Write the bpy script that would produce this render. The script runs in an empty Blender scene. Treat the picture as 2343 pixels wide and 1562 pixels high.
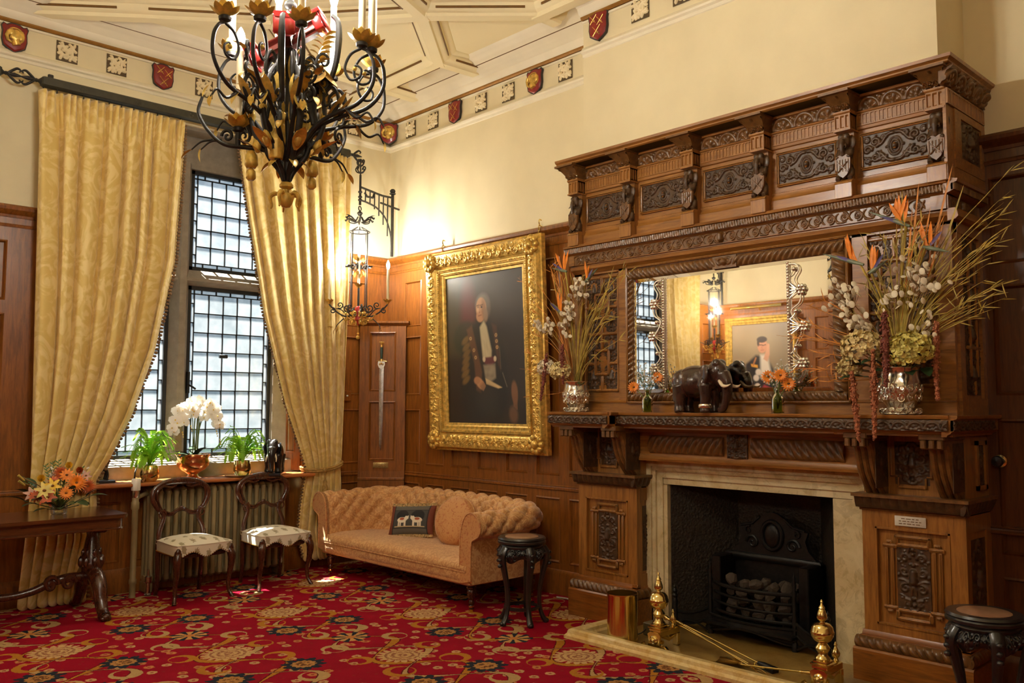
import bpy, bmesh, math, random
import numpy as np
from math import sin, cos, pi, radians, sqrt, atan2
from mathutils import Vector, Matrix
random.seed(7)
rng = np.random.RandomState(11)
SC = bpy.context.scene
COL = SC.collection
A = lambda *a: np.array(a, dtype=float)

# ------------------------------------------------------------------ frames
class F:
    """local frame: o + u*U + v*V + n*N"""
    def __init__(s, o, u, v, n):
        s.o = np.array(o, float); s.u = np.array(u, float); s.v = np.array(v, float); s.n = np.array(n, float)
    def p(s, a, b, c=0.0):
        return s.o + s.u*a + s.v*b + s.n*c
    def P(s, a, b, c):
        a = np.asarray(a, float)[..., None]; b = np.asarray(b, float)[..., None]; c = np.asarray(c, float)[..., None]
        return s.o + s.u*a + s.v*b + s.n*c
def FXr(X, Y, Z):      # on a plane facing the room from the right wall
    return F((X, Y, Z), (0, -1, 0), (0, 0, 1), (-1, 0, 0))
def FYb(X, Y, Z):      # on a plane facing the room from the window wall
    return F((X, Y, Z), (1, 0, 0), (0, 0, 1), (0, -1, 0))
def FSide(X, Y, Z):    # side faces looking toward the near end of the room
    return F((X, Y, Z), (1, 0, 0), (0, 0, 1), (0, -1, 0))
ID = F((0, 0, 0), (1, 0, 0), (0, 1, 0), (0, 0, 1))

# ------------------------------------------------------------------ mesh builder
class MB:
    def __init__(s):
        s.v = []; s.f = []; s.m = []; s.n = 0
    def add(s, P, faces, mi=0):
        P = np.asarray(P, float).reshape(-1, 3)
        s.v.append(P)
        b = s.n
        for f in faces:
            s.f.append([i+b for i in f]); s.m.append(mi)
        s.n += len(P)
        return s
    def merge(s, o, M=None, mi=None):
        for P in o.v:
            if M is not None:
                P = P @ M[:3, :3].T + M[:3, 3]
            s.v.append(P)
        b = s.n
        s.f += [[i+b for i in f] for f in o.f]
        s.m += list(o.m) if mi is None else [mi]*len(o.m)
        s.n += o.n
        return s
    def fbox(s, fr, a0, a1, b0, b1, c0, c1, mi=0):
        P = [fr.p(a, b, c) for c in (c0, c1) for b in (b0, b1) for a in (a0, a1)]
        return s.add(P, [(0, 2, 3, 1), (4, 5, 7, 6), (0, 1, 5, 4), (2, 6, 7, 3), (0, 4, 6, 2), (1, 3, 7, 5)], mi)
    def box(s, x0, x1, y0, y1, z0, z1, mi=0):
        return s.fbox(ID, x0, x1, y0, y1, z0, z1, mi)
    def bbox(s, x0, x1, y0, y1, z0, z1, b=.005, mi=0, fr=ID):
        """box with bevelled edges"""
        P = []
        for c, e in ((z0, b), (z0+b, 0), (z1-b, 0), (z1, b)):
            r = [(x0+e+b, y0+e), (x1-e-b, y0+e), (x1-e, y0+e+b), (x1-e, y1-e-b), (x1-e-b, y1-e), (x0+e+b, y1-e), (x0+e, y1-e-b), (x0+e, y0+e+b)]
            P += [fr.p(x, y, c) for x, y in r]
        fs = []
        for k in range(3):
            for i in range(8):
                j = (i+1) % 8
                fs.append((k*8+i, k*8+j, k*8+8+j, k*8+8+i))
        fs.append(tuple(range(7, -1, -1))); fs.append(tuple(range(24, 32)))
        return s.add(P, fs, mi)
    def grid(s, P, cu=False, cv=False, mi=0):
        nu, nv = P.shape[:2]
        fs = []
        for i in range(nu if cu else nu-1):
            a = i*nv; b = ((i+1) % nu)*nv
            for j in range(nv if cv else nv-1):
                k = (j+1) % nv
                fs.append((a+j, b+j, b+k, a+k))
        return s.add(P.reshape(-1, 3), fs, mi)
    def lathe(s, prof, n=20, o=(0, 0, 0), fr=None, mi=0, mod=None, cap=True):
        """prof: list of (r, z); fr: frame with n as axis"""
        fr = fr or F(o, (1, 0, 0), (0, 1, 0), (0, 0, 1))
        a = np.linspace(0, 2*pi, n, endpoint=False)
        pr = np.array(prof, float)
        R = pr[:, 0][:, None]*np.ones(n)[None]
        Z = pr[:, 1][:, None]*np.ones(n)[None]
        if mod is not None:
            R = R*mod(a[None, :], pr[:, 1][:, None])
        P = fr.P(R*np.cos(a), R*np.sin(a), Z)
        s.grid(P, cv=True, mi=mi)
        if cap:
            b = s.n-len(pr)*n
            if prof[0][0] > 1e-5: s.f.append([b+i for i in range(n-1, -1, -1)]); s.m.append(mi)
            if prof[-1][0] > 1e-5: s.f.append([b+(len(pr)-1)*n+i for i in range(n)]); s.m.append(mi)
        return s
    def tube(s, pts, r, n=8, closed=False, mi=0, flat=None, up=None):
        pts = np.array([list(p) for p in pts], float)
        N = len(pts)
        rr = np.full(N, r, float) if np.isscalar(r) else np.interp(np.linspace(0, 1, N), np.linspace(0, 1, len(r)), r)
        T = np.roll(pts, -1, 0)-np.roll(pts, 1, 0)
        if not closed:
            T[0] = pts[1]-pts[0]; T[-1] = pts[-1]-pts[-2]
        T /= np.maximum(np.linalg.norm(T, axis=1), 1e-9)[:, None]
        u = np.array(up, float) if up is not None else (A(0, 0, 1) if abs(T[0][2]) < .9 else A(1, 0, 0))
        ring = np.zeros((N, n, 3))
        a = np.linspace(0, 2*pi, n, endpoint=False)+pi/n
        fl = flat or (1., 1.)
        for i in range(N):
            if up is not None: u = np.array(up, float)
            u = u-T[i]*(u@T[i]); l = np.linalg.norm(u)
            if l < 1e-6:
                u = np.cross(T[i], A(.3, .5, .8)); l = np.linalg.norm(u)
            u = u/l
            w = np.cross(T[i], u)
            ring[i] = pts[i]+rr[i]*(fl[0]*np.cos(a)[:, None]*w+fl[1]*np.sin(a)[:, None]*u)
        s.grid(ring, cu=closed, cv=True, mi=mi)
        if not closed:
            b = s.n-N*n
            s.f.append([b+i for i in range(n)]); s.m.append(mi)
            s.f.append([b+(N-1)*n+i for i in range(n-1, -1, -1)]); s.m.append(mi)
        return s
    def ball(s, c, r, nu=12, nv=8, mi=0, sc=(1, 1, 1), M=None):
        a = np.linspace(0, 2*pi, nu, endpoint=False); b = np.linspace(-pi/2, pi/2, nv+1)
        b[0] += .02; b[-1] -= .02
        P = np.stack([np.cos(b)[:, None]*np.cos(a)*r*sc[0], np.cos(b)[:, None]*np.sin(a)*r*sc[1], np.sin(b)[:, None]*np.ones(nu)*r*sc[2]], -1)
        if M is not None: P = P@np.array(M)[:3, :3].T
        P = P+np.array(c, float)
        s.grid(P, cv=True, mi=mi)
        k = s.n-(nv+1)*nu
        s.f.append([k+i for i in range(nu-1, -1, -1)]); s.m.append(mi)
        s.f.append([k+nv*nu+i for i in range(nu)]); s.m.append(mi)
        return s
    def prism(s, out, fr, c0, c1, mi=0):
        n = len(out)
        P = [fr.p(a, b, c0) for a, b in out]+[fr.p(a, b, c1) for a, b in out]
        fs = [tuple(range(n-1, -1, -1)), tuple(range(n, 2*n))]
        fs += [(i, (i+1) % n, n+(i+1) % n, n+i) for i in range(n)]
        return s.add(P, fs, mi)
    def mould(s, prof, fr, a0, a1, mi=0, m0=0., m1=0.):
        """extrude a (n, v) profile along u; m0/m1 = mitre per unit n at each end; closed to the back"""
        k = len(prof)
        P = [fr.p(a0-m0*n, v, n) for n, v in prof]+[fr.p(a1+m1*n, v, n) for n, v in prof]
        fs = [(i, (i+1) % k, k+(i+1) % k, k+i) for i in range(k)]
        fs += [tuple(range(k-1, -1, -1)), tuple(range(k, 2*k))]
        return s.add(P, fs, mi)
    def relief(s, fr, w, h, nu, nv, hf, mi=0, skirt=.012):
        u = np.linspace(0, w, nu); v = np.linspace(0, h, nv)
        U, V = np.meshgrid(u, v, indexing='ij')
        H = hf(U, V)
        P = fr.P(U, V, H)
        s.grid(P, mi=mi)
        if skirt:
            for (PU, PV, PH) in ((U[0], V[0], H[0]), (U[-1], V[-1], H[-1]), (U[:, 0], V[:, 0], H[:, 0]), (U[:, -1], V[:, -1], H[:, -1])):
                s.grid(np.stack([fr.P(PU, PV, PH), fr.P(PU, PV, np.full_like(PH, -skirt))], 0), mi=mi)
        return s
    def build(s, name, mat, parent=None, off=None, loc=None, angle=40, flat=False):
        me = bpy.data.meshes.new(name)
        V = np.concatenate(s.v) if s.v else np.zeros((0, 3))
        if off is not None: V = V-np.array(off, float)
        if loc is not None: V = V-np.array(loc, float)
        me.from_pydata(V.tolist(), [], s.f)
        mats = mat if isinstance(mat, (list, tuple)) else [mat]
        for m in mats: me.materials.append(m)
        if len(mats) > 1: me.polygons.foreach_set('material_index', s.m)
        if not flat:
            me.polygons.foreach_set('use_smooth', [True]*len(me.polygons))
            me.set_sharp_from_angle(angle=radians(angle))
        me.validate(); me.update()
        o = bpy.data.objects.new(name, me); COL.objects.link(o)
        if loc is not None: o.location = tuple(loc)
        if parent is not None:
            o.parent = parent
        return o

def thing(name, label, cat, loc=(0, 0, 0), rz=0., group=None):
    o = bpy.data.objects.new(name, None); COL.objects.link(o)
    o.empty_display_size = .05
    o.location = tuple(loc); o.rotation_euler = (0, 0, rz)
    return tag(o, label, cat, group)
def tag(o, label, cat, group=None, kind=None):
    o['label'] = label; o['category'] = cat
    if group: o['group'] = group
    if kind: o['kind'] = kind
    return o
def struct(o, label=None):
    o['kind'] = 'structure'
    if label: o['label'] = label
    return o
def kids(o):
    return list(o.children)
def dup(root, loc, rz=0., label=None, parent=None, scale=None):
    def cp(o, par):
        c = o.copy(); COL.objects.link(c); c.parent = par
        for ch in tree[o]: cp(ch, c)
        return c
    tree = {}
    def walk(o):
        tree[o] = list(o.children)
        for ch in tree[o]: walk(ch)
    walk(root)
    r = cp(root, parent)
    r.location = tuple(loc); r.rotation_euler = (root.rotation_euler[0], root.rotation_euler[1], rz)
    if scale is not None: r.scale = (scale,)*3
    if label: r['label'] = label
    return r

# ------------------------------------------------------------------ curve reliefs
def spiral(cx, cy, r, turns=1.4, a0=0., d=1, n=26, rin=.12):
    t = np.linspace(0, 1, n)
    a = a0+d*t*turns*2*pi
    rad = r*(1-t*(1-rin))
    return np.stack([cx+rad*np.cos(a), cy+rad*np.sin(a)], 1)
def bez(p0, p1, p2, p3, n=14):
    t = np.linspace(0, 1, n)[:, None]
    p0, p1, p2, p3 = [np.array(p, float) for p in (p0, p1, p2, p3)]
    return (1-t)**3*p0+3*(1-t)**2*t*p1+3*(1-t)*t*t*p2+t**3*p3
def ch(U, V, curves, gain=1.0):
    """height field of rounded strokes; curves = [(pts, r0, r1)]"""
    H = np.zeros(U.shape)
    g = np.stack([U.ravel(), V.ravel()], 1)
    Hr = H.ravel()
    for pts, r0, r1 in curves:
        pts = np.asarray(pts, float)
        rm = max(r0, r1)
        sel = np.where((g[:, 0] > pts[:, 0].min()-rm) & (g[:, 0] < pts[:, 0].max()+rm) & (g[:, 1] > pts[:, 1].min()-rm) & (g[:, 1] < pts[:, 1].max()+rm))[0]
        if len(sel) == 0: continue
        q = g[sel]
        a = pts[:-1]; b = pts[1:]; ab = b-a
        L2 = np.maximum((ab**2).sum(1), 1e-12)
        t = np.clip(((q[:, None, :]-a)*ab).sum(2)/L2, 0, 1)
        d = np.linalg.norm(q[:, None, :]-(a+t[..., None]*ab), axis=2)
        k = np.arange(len(a)); tt = (k+t)/len(a)
        r = r0+(r1-r0)*tt
        h = np.sqrt(np.maximum(r*r-d*d, 0)).max(1)
        Hr[sel] = np.maximum(Hr[sel], h)
    return Hr.reshape(U.shape)*gain
def dot(x, y, r):
    return (A([x, y], [x+1e-4, y]), r, r)
def mirror(curves, cx):
    out = []
    for p, a, b in curves:
        q = np.array(p); out.append((q, a, b)); q2 = q.copy(); q2[:, 0] = 2*cx-q2[:, 0]; out.append((q2, a, b))
    return out
def gadroon(h, p, amp, slant=1.0, base=0.):
    def f(U, V):
        prof = np.sqrt(np.maximum(0, 1-((V-h/2)/(h/2*1.02))**2))
        return base+amp*prof*(.45+.55*np.abs(np.sin(pi*(U+V*slant)/p))**.7)
    return f
def lunettes(h, p, amp):
    def f(U, V):
        x = (U % p)-p/2; r = np.sqrt(x*x+(V-.12*h)**2)
        R = p*.44
        H = np.maximum(0, 1-((r-R)/(.10*p))**2)*(V > .1*h)
        H = np.maximum(H, np.maximum(0, 1-((r-R*.55)/(.16*p))**2)*.7*(np.abs(np.sin(np.arctan2(V-.12*h, x)*3.5))))
        H = np.maximum(H, np.maximum(0, 1-(r/(.12*p))**2))
        x2 = (U % p); x2 = np.minimum(x2, p-x2)
        H = np.maximum(H, np.maximum(0, 1-(x2**2+(V-.75*h)**2)/(.12*p)**2))
        return amp*np.sqrt(np.clip(H, 0, 1))
    return f
def flutes(h, p, dep):
    def f(U, V):
        x = np.abs((U % p)-p/2)
        e = np.minimum(V, h-V)
        ins = (x < p*.27) & (e > .14*h)
        return np.where(ins, -dep, 0.)
    return f

# ------------------------------------------------------------------ curves
def cr(pts, n=8, closed=False):
    """Catmull-Rom through points"""
    P = [np.array(p, float) for p in pts]
    if closed: P = [P[-1]]+P+[P[0], P[1]]
    else: P = [2*P[0]-P[1]]+P+[2*P[-1]-P[-2]]
    out = []
    for i in range(1, len(P)-2):
        for k in range(n):
            t = k/n
            out.append(.5*((2*P[i])+(-P[i-1]+P[i+1])*t+(2*P[i-1]-5*P[i]+4*P[i+1]-P[i+2])*t*t+(-P[i-1]+3*P[i]-3*P[i+1]+P[i+2])*t**3))
    if not closed: out.append(P[-2])
    return np.array(out)
def rotz(a, t=(0, 0, 0), s=1.):
    M = np.eye(4); c, d = cos(a), sin(a)
    M[:3, :3] = np.array([[c, -d, 0], [d, c, 0], [0, 0, 1]])*s; M[:3, 3] = t
    return M
def euler(x, y, z, t=(0, 0, 0), s=1.):
    M = np.eye(4)
    R = np.array(Matrix.Rotation(z, 3, 'Z')@Matrix.Rotation(y, 3, 'Y')@Matrix.Rotation(x, 3, 'X'))
    M[:3, :3] = R*s; M[:3, 3] = t
    return M
def leaf(mb, base, d, L, W, up=(0, 0, 1), curl=.3, n=6, fold=.25, mi=0, tip=0.):
    """a tapering folded leaf along d"""
    d = np.array(d, float); d /= np.linalg.norm(d)
    up = np.array(up, float); sd = np.cross(d, up); l = np.linalg.norm(sd)
    if l < 1e-4: sd = np.cross(d, A(1, .2, .1)); l = np.linalg.norm(sd)
    sd /= l; nn = np.cross(sd, d)
    t = np.linspace(0, 1, n)
    w = W*np.sin(pi*np.clip(t*.93+.05, 0, 1))**.8
    w[-1] = W*tip+1e-4
    c = np.array(base, float)+d*(L*t)[:, None]+nn*(-curl*L*t**2)[:, None]
    P = np.stack([c-sd*w[:, None]*.5+nn*(fold*w)[:, None]*.5, c, c+sd*w[:, None]*.5+nn*(fold*w)[:, None]*.5], 1)
    return mb.grid(P, mi=mi)

def leafpart(name, mat, parent, *a, off=None, **k):
    mb = MB(); leaf(mb, *a, **k); return mb.build(name, mat, parent, off=off, angle=180)
# ------------------------------------------------------------------ materials
class NT:
    def __init__(s, name, rough=.5, metal=0., color=(.5, .5, .5), **kw):
        s.m = bpy.data.materials.new(name); s.m.use_nodes = True
        s.t = s.m.node_tree; s.N = s.t.nodes
        s.b = s.N['Principled BSDF']
        s.set('Base Color', color); s.set('Roughness', rough); s.set('Metallic', metal)
        for k, v in kw.items(): s.set(k.replace('_', ' '), v)
    def set(s, k, v, node=None):
        i = (node or s.b).inputs[k]
        if isinstance(v, bpy.types.NodeSocket): s.t.links.new(v, i)
        elif isinstance(v, (tuple, list)) and len(v) == 3 and i.type == 'RGBA': i.default_value = (*v, 1)
        else: i.default_value = v
    def n(s, typ, ins=None, out=0, **props):
        nd = s.N.new('ShaderNode'+typ)
        for k, v in props.items(): setattr(nd, k, v)
        for k, v in (ins or {}).items(): s.set(k, v, nd)
        return nd.outputs[out]
    def co(s, kind='Object', scale=(1, 1, 1), rot=(0, 0, 0)):
        c = s.n('TexCoord', out={'Generated': 0, 'Normal': 1, 'UV': 2, 'Object': 3}[kind])
        return s.n('Mapping', {'Vector': c, 'Scale': scale, 'Rotation': rot})
    def noise(s, vec, scale=5, detail=3, rough=.55, dist=0., out=0):
        return s.n('TexNoise', {'Vector': vec, 'Scale': scale, 'Detail': detail, 'Roughness': rough, 'Distortion': dist}, out=out)
    def ramp(s, fac, stops, interp='LINEAR'):
        nd = s.N.new('ShaderNodeValToRGB'); s.t.links.new(fac, nd.inputs[0])
        nd.color_ramp.interpolation = interp
        e = nd.color_ramp.elements
        while len(e) < len(stops): e.new(.5)
        for k, (p, c) in enumerate(stops):
            e[k].position = p; e[k].color = (*c, 1) if len(c) == 3 else c
        return nd.outputs[0]
    def mix(s, a, b, fac):
        nd = s.N.new('ShaderNodeMix'); nd.data_type = 'RGBA'
        for i, v in ((0, fac), (6, a), (7, b)):
            if isinstance(v, bpy.types.NodeSocket): s.t.links.new(v, nd.inputs[i])
            elif isinstance(v, (tuple, list)): nd.inputs[i].default_value = (*v, 1)
            else: nd.inputs[i].default_value = v
        return nd.outputs[2]
    def ma(s, op, a, b=None, c=None):
        nd = s.N.new('ShaderNodeMath'); nd.operation = op
        for i, v in enumerate((a, b, c)):
            if v is None: continue
            if isinstance(v, bpy.types.NodeSocket): s.t.links.new(v, nd.inputs[i])
            else: nd.inputs[i].default_value = v
        return nd.outputs[0]
    def bump(s, h, strength=.3, dist=.01):
        s.set('Normal', s.n('Bump', {'Height': h, 'Strength': strength, 'Distance': dist}))
        return s

def wood(name, dark, light, axis='z', rough=.38, scale=1., coat=.25, bump=.12, contrast=(.3, .75)):
    t = NT(name, rough)
    sc = {'x': (1.2, 14, 14), 'y': (14, 1.2, 14), 'z': (14, 14, 1.2)}[axis]
    v = t.co('Object', tuple(q*scale for q in sc))
    a = t.noise(v, 3.2, 5, .62, .6)
    b = t.noise(t.co('Object', tuple(q*scale*6 for q in sc)), 4, 2, .5)
    c = t.noise(t.co('Object'), 1.7, 2)
    f = t.ma('ADD', t.ma('MULTIPLY', a, .65), t.ma('ADD', t.ma('MULTIPLY', b, .2), t.ma('MULTIPLY', c, .15)))
    col = t.ramp(f, [(contrast[0], dark), (contrast[1], light)])
    t.set('Base Color', col); t.set('Coat Weight', coat); t.set('Coat Roughness', .22)
    t.set('Roughness', t.ma('ADD', t.ma('MULTIPLY', b, .2), rough-.1))
    t.bump(f, bump, .004)
    return t.m
def plain(name, color, rough=.5, metal=0., var=.12, nscale=20, bump=0., bdist=.004, **kw):
    t = NT(name, rough, metal, color, **kw)
    v = t.co('Object')
    n = t.noise(v, nscale, 4)
    d = tuple(max(0, c*(1-var*1.6)) for c in color); l = tuple(min(1, c*(1+var)) for c in color)
    t.set('Base Color', t.ramp(n, [(.3, d), (.7, l)]))
    if bump: t.bump(n, bump, bdist)
    return t.m
def glow(name, color, strength):
    t = NT(name, .4, 0, color)
    t.set('Emission Color', color); t.set('Emission Strength', strength)
    return t.m
def vcol(name, rough=.4, coat=0., attr='Col', bump=0.):
    t = NT(name, rough)
    c = t.n('Attribute', attribute_name=attr)
    n = t.noise(t.co('Object', (1, 1, 1)), 300, 2)
    t.set('Base Color', t.mix(c, t.n('Attribute', attribute_name=attr), n))
    t.set('Coat Weight', coat); t.set('Coat Roughness', .2)
    if bump: t.bump(n, bump, .002)
    return t.m
def paint_attr(o, RGB):
    """RGB: (nverts, 3) linear colours"""
    a = o.data.color_attributes.new('Col', 'FLOAT_COLOR', 'POINT')
    c = np.ones((len(o.data.vertices), 4)); c[:, :3] = RGB
    a.data.foreach_set('color', c.ravel())
def blob(name, mb, mat, voxel, parent=None, loc=None, smooth=4, off=None):
    o = mb.build(name, mat, parent, loc=loc, off=off)
    m = o.modifiers.new('Remesh', 'REMESH'); m.mode = 'VOXEL'; m.voxel_size = voxel; m.use_smooth_shade = True
    if smooth:
        s = o.modifiers.new('Smooth', 'SMOOTH'); s.iterations = smooth; s.factor = .5
    return o
SKY, SUN, EXPO = 0.65, 90., 0.3
def L(r, g, b):
    f = lambda c: c/12.92 if c <= .04045 else ((c+.055)/1.055)**2.4
    return (f(r/255), f(g/255), f(b/255))
OAKD, OAKL = L(98, 60, 22), L(182, 122, 54)
M = {}
M['oak_z'] = wood('oak vertical grain', OAKD, OAKL, 'z')
M['oak_y'] = wood('oak grain along right wall', OAKD, OAKL, 'y')
M['oak_x'] = wood('oak grain along window wall', OAKD, OAKL, 'x')
M['carved'] = plain('dark stained carved oak', L(74, 50, 27), .45, var=.3, nscale=30, Coat_Weight=.1, Coat_Roughness=.25)
M['carved2'] = plain('brown carved oak', L(112, 74, 33), .4, var=.28, nscale=26, Coat_Weight=.3, Coat_Roughness=.25)
M['wains'] = wood('wainscot oak', L(86, 47, 14), L(166, 99, 33), 'z', rough=.36, coat=.3)
M['wains_h'] = wood('wainscot rail oak', L(90, 50, 16), L(170, 103, 36), 'y', rough=.36, coat=.3)
M['wains_shade'] = wood('wainscot oak darkened for shade', L(56, 30, 12), L(112, 64, 26), 'z', rough=.36, coat=.3)  # same oak, dimness of the unlit end put into its colour
M['plaster'] = plain('cream wall paint', L(225, 211, 172), .75, var=.03, nscale=3, bump=.03)
M['plaster_trim'] = plain('cream moulded plaster', L(232, 222, 194), .6, var=.03, nscale=5)
M['ceil'] = plain('cream ceiling plaster', L(238, 224, 180), .7, var=.02, nscale=3)
M['gilt_line'] = plain('antique gold paint line', L(150, 105, 40), .5, .3)
M['brown_line'] = plain('thin brown painted line', L(110, 76, 28), .6)
M['stone'] = plain('grey brown window stone', L(150, 138, 122), .8, var=.12, nscale=14, bump=.15)
M['soffit'] = plain('grey painted window soffit', L(132, 122, 104), .8, var=.06, nscale=5)
M['steel_frame'] = plain('dark steel casement frame', L(46, 46, 48), .5, .4)
M['lead'] = plain('lead glazing bars', L(44, 46, 50), .55, .5)
M['iron'] = plain('black wrought iron', L(48, 46, 44), .5, .35, var=.25, nscale=40)
M['gilt'] = plain('gilded metal', L(222, 182, 92), .36, .6, var=.3, nscale=25)
M['gold_dull'] = plain('dull gilded leaf', L(196, 158, 84), .42, .4, var=.4, nscale=30)
M['gilt_ch'] = plain('gilded iron leaf', L(230, 194, 92), .4, .25, var=.25, nscale=30)
M['brass'] = plain('polished brass', L(236, 212, 142), .16, 1., var=.06, nscale=8)
M['silver'] = plain('polished silver', L(244, 240, 230), .2, 1., var=.1, nscale=18)
M['copper'] = plain('polished copper', L(238, 172, 118), .24, 1., var=.12, nscale=12)
M['red_paint'] = plain('glossy red painted wood', L(176, 34, 36), .3, Coat_Weight=.5, var=.15)
M['red_dark'] = plain('dark red moulding', L(104, 34, 28), .35, Coat_Weight=.5, var=.2)
M['red_shield'] = plain('dark red shield paint', L(132, 30, 24), .45, var=.15, Coat_Weight=.2)
M['shield_edge'] = plain('blackened shield edge', L(46, 42, 40), .5)
M['candle'] = plain('ivory candle tube', L(238, 226, 190), .45, var=.03)
M['bulb'] = glow('lit lamp glass', (1., .95, .84), 260.)
M['ebony'] = plain('black ebony wood', L(26, 23, 24), .28, var=.3, nscale=14, Coat_Weight=.4)
M['elephant'] = plain('dark brown polished wood', L(62, 40, 32), .26, var=.35, nscale=9, Coat_Weight=.5, Coat_Roughness=.12)
M['ivory'] = plain('ivory tusk', L(236, 220, 186), .35, var=.04)
M['rosewood'] = wood('dark rosewood', L(40, 19, 12), L(92, 46, 26), 'z', rough=.25, coat=.5)
M['tablewood'] = wood('polished mahogany', L(52, 26, 13), L(112, 62, 30), 'x', rough=.2, coat=.7, bump=.03)
M['sillwood'] = wood('varnished sill oak', L(136, 70, 26), L(196, 118, 52), 'x', rough=.55, coat=.05)
M['radiator'] = plain('beige radiator paint', L(140, 122, 84), .45, var=.08, nscale=12)
M['chrome'] = plain('bright metal', L(210, 206, 196), .2, 1.)
M['white_plastic'] = plain('white plastic', L(232, 226, 210), .4, var=.02)
M['blackwood'] = plain('black lacquered wood', L(30, 29, 30), .33, var=.3, nscale=40, Coat_Weight=.35)
M['castiron'] = plain('black cast iron', L(30, 28, 26), .42, .5, var=.3, nscale=40, bump=.2)
M['cream_canvas'] = plain('paper label', L(206, 196, 178), .6, var=.05)
M['brass_plate'] = plain('engraved brass plate', L(178, 150, 92), .35, .6, var=.12, nscale=60)
M['steel'] = plain('old steel blade', L(196, 192, 184), .26, 1., var=.2, nscale=30)
M['green_grip'] = plain('dark green wire grip', L(36, 54, 40), .45)
M['white_enamel'] = plain('white enamel', L(232, 228, 214), .4)
M['leaf_dark'] = plain('dark green leaf', L(38, 62, 30), .45, var=.3, nscale=12)
M['leaf_mid'] = plain('green leaf', L(74, 104, 40), .5, var=.25, nscale=14)
M['fern'] = None
M['stem'] = plain('green stem', L(98, 112, 48), .55, var=.2)
M['stem_brown'] = plain('dry brown stem', L(142, 108, 62), .6, var=.2)
M['dry_grass'] = plain('dry olive grass', L(178, 152, 62), .6, var=.3, nscale=14)
M['dry_grass2'] = plain('dry orange grass', L(206, 132, 50), .6, var=.3, nscale=14)
M['petal_white'] = None
M['petal_honesty'] = plain('papery white seed pod', L(222, 208, 178), .5, var=.08)
M['petal_orange'] = plain('orange petal', L(240, 138, 28), .5, var=.15, nscale=30)
M['petal_rust'] = plain('rust petal', L(190, 84, 28), .5, var=.2, nscale=30)
M['petal_yellow'] = plain('yellow petal', L(238, 196, 50), .5, var=.12, nscale=30)
M['petal_pale'] = plain('pale yellow petal', L(226, 204, 110), .5, var=.12, nscale=30)
M['petal_pink'] = plain('dusty pink petal', L(206, 160, 140), .5, var=.12, nscale=30)
M['petal_purple'] = plain('blue purple petal', L(88, 76, 124), .5)
M['bract'] = plain('grey green bract', L(112, 122, 96), .5, var=.25)
M['hydrangea'] = plain('antique gold hydrangea', L(224, 202, 140), .6, var=.2, nscale=22)
M['hydrangea_g'] = plain('yellow green hydrangea', L(214, 200, 108), .6, var=.2, nscale=22)
M['amaranth'] = plain('rust red amaranth', L(168, 100, 64), .75, var=.3, nscale=60)
M['amaranth_d'] = plain('wine red amaranth', L(126, 64, 48), .75, var=.3, nscale=60)
M['flower_core'] = plain('brown flower centre', L(120, 70, 22), .7)
M['soil'] = plain('dark moss', L(60, 48, 30), .9)
M['rope'] = plain('gold twisted rope', L(166, 132, 68), .7, var=.25, nscale=40, bump=.4)
M['fringe'] = plain('brown tufted fringe', L(120, 90, 56), .8, var=.35, nscale=50)
M['dark_void'] = plain('sooty plaster', L(22, 19, 16), .95, var=.2)
M['coal'] = plain('grey brown coal lump', L(70, 58, 46), .8, var=.3, nscale=25, bump=.3)
M['mirror'] = NT('mirror glass', .015, 1., (.93, .92, .9)).m
M['cable'] = plain('white cable', L(210, 204, 190), .5)
M['box_grey'] = plain('grey metal box', L(112, 100, 72), .5, .3)
def thin(name, col, back, f=.5):
    t = NT(name, .5, 0, col); N = t.N
    tl = N.new('ShaderNodeBsdfTranslucent'); tl.inputs[0].default_value = (*back, 1)
    mx = N.new('ShaderNodeMixShader'); mx.inputs[0].default_value = f
    t.t.links.new(t.b.outputs[0], mx.inputs[1]); t.t.links.new(tl.outputs[0], mx.inputs[2])
    t.t.links.new(mx.outputs[0], N['Material Output'].inputs[0])
    return t.m
M['fern'] = thin('bright fern green', L(140, 190, 44), L(196, 240, 84))
M['petal_white'] = thin('white petal', L(252, 248, 240), L(255, 250, 238), .4)
def glassm(name, col, rough=.03):
    t = NT(name, rough, 0, col); t.set('Transmission Weight', 1.); t.set('IOR', 1.45)
    return t.m
M['glass_green'] = glassm('green bottle glass', L(170, 206, 90))
M['glass_clear'] = glassm('clear glass', L(240, 240, 232))
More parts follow.
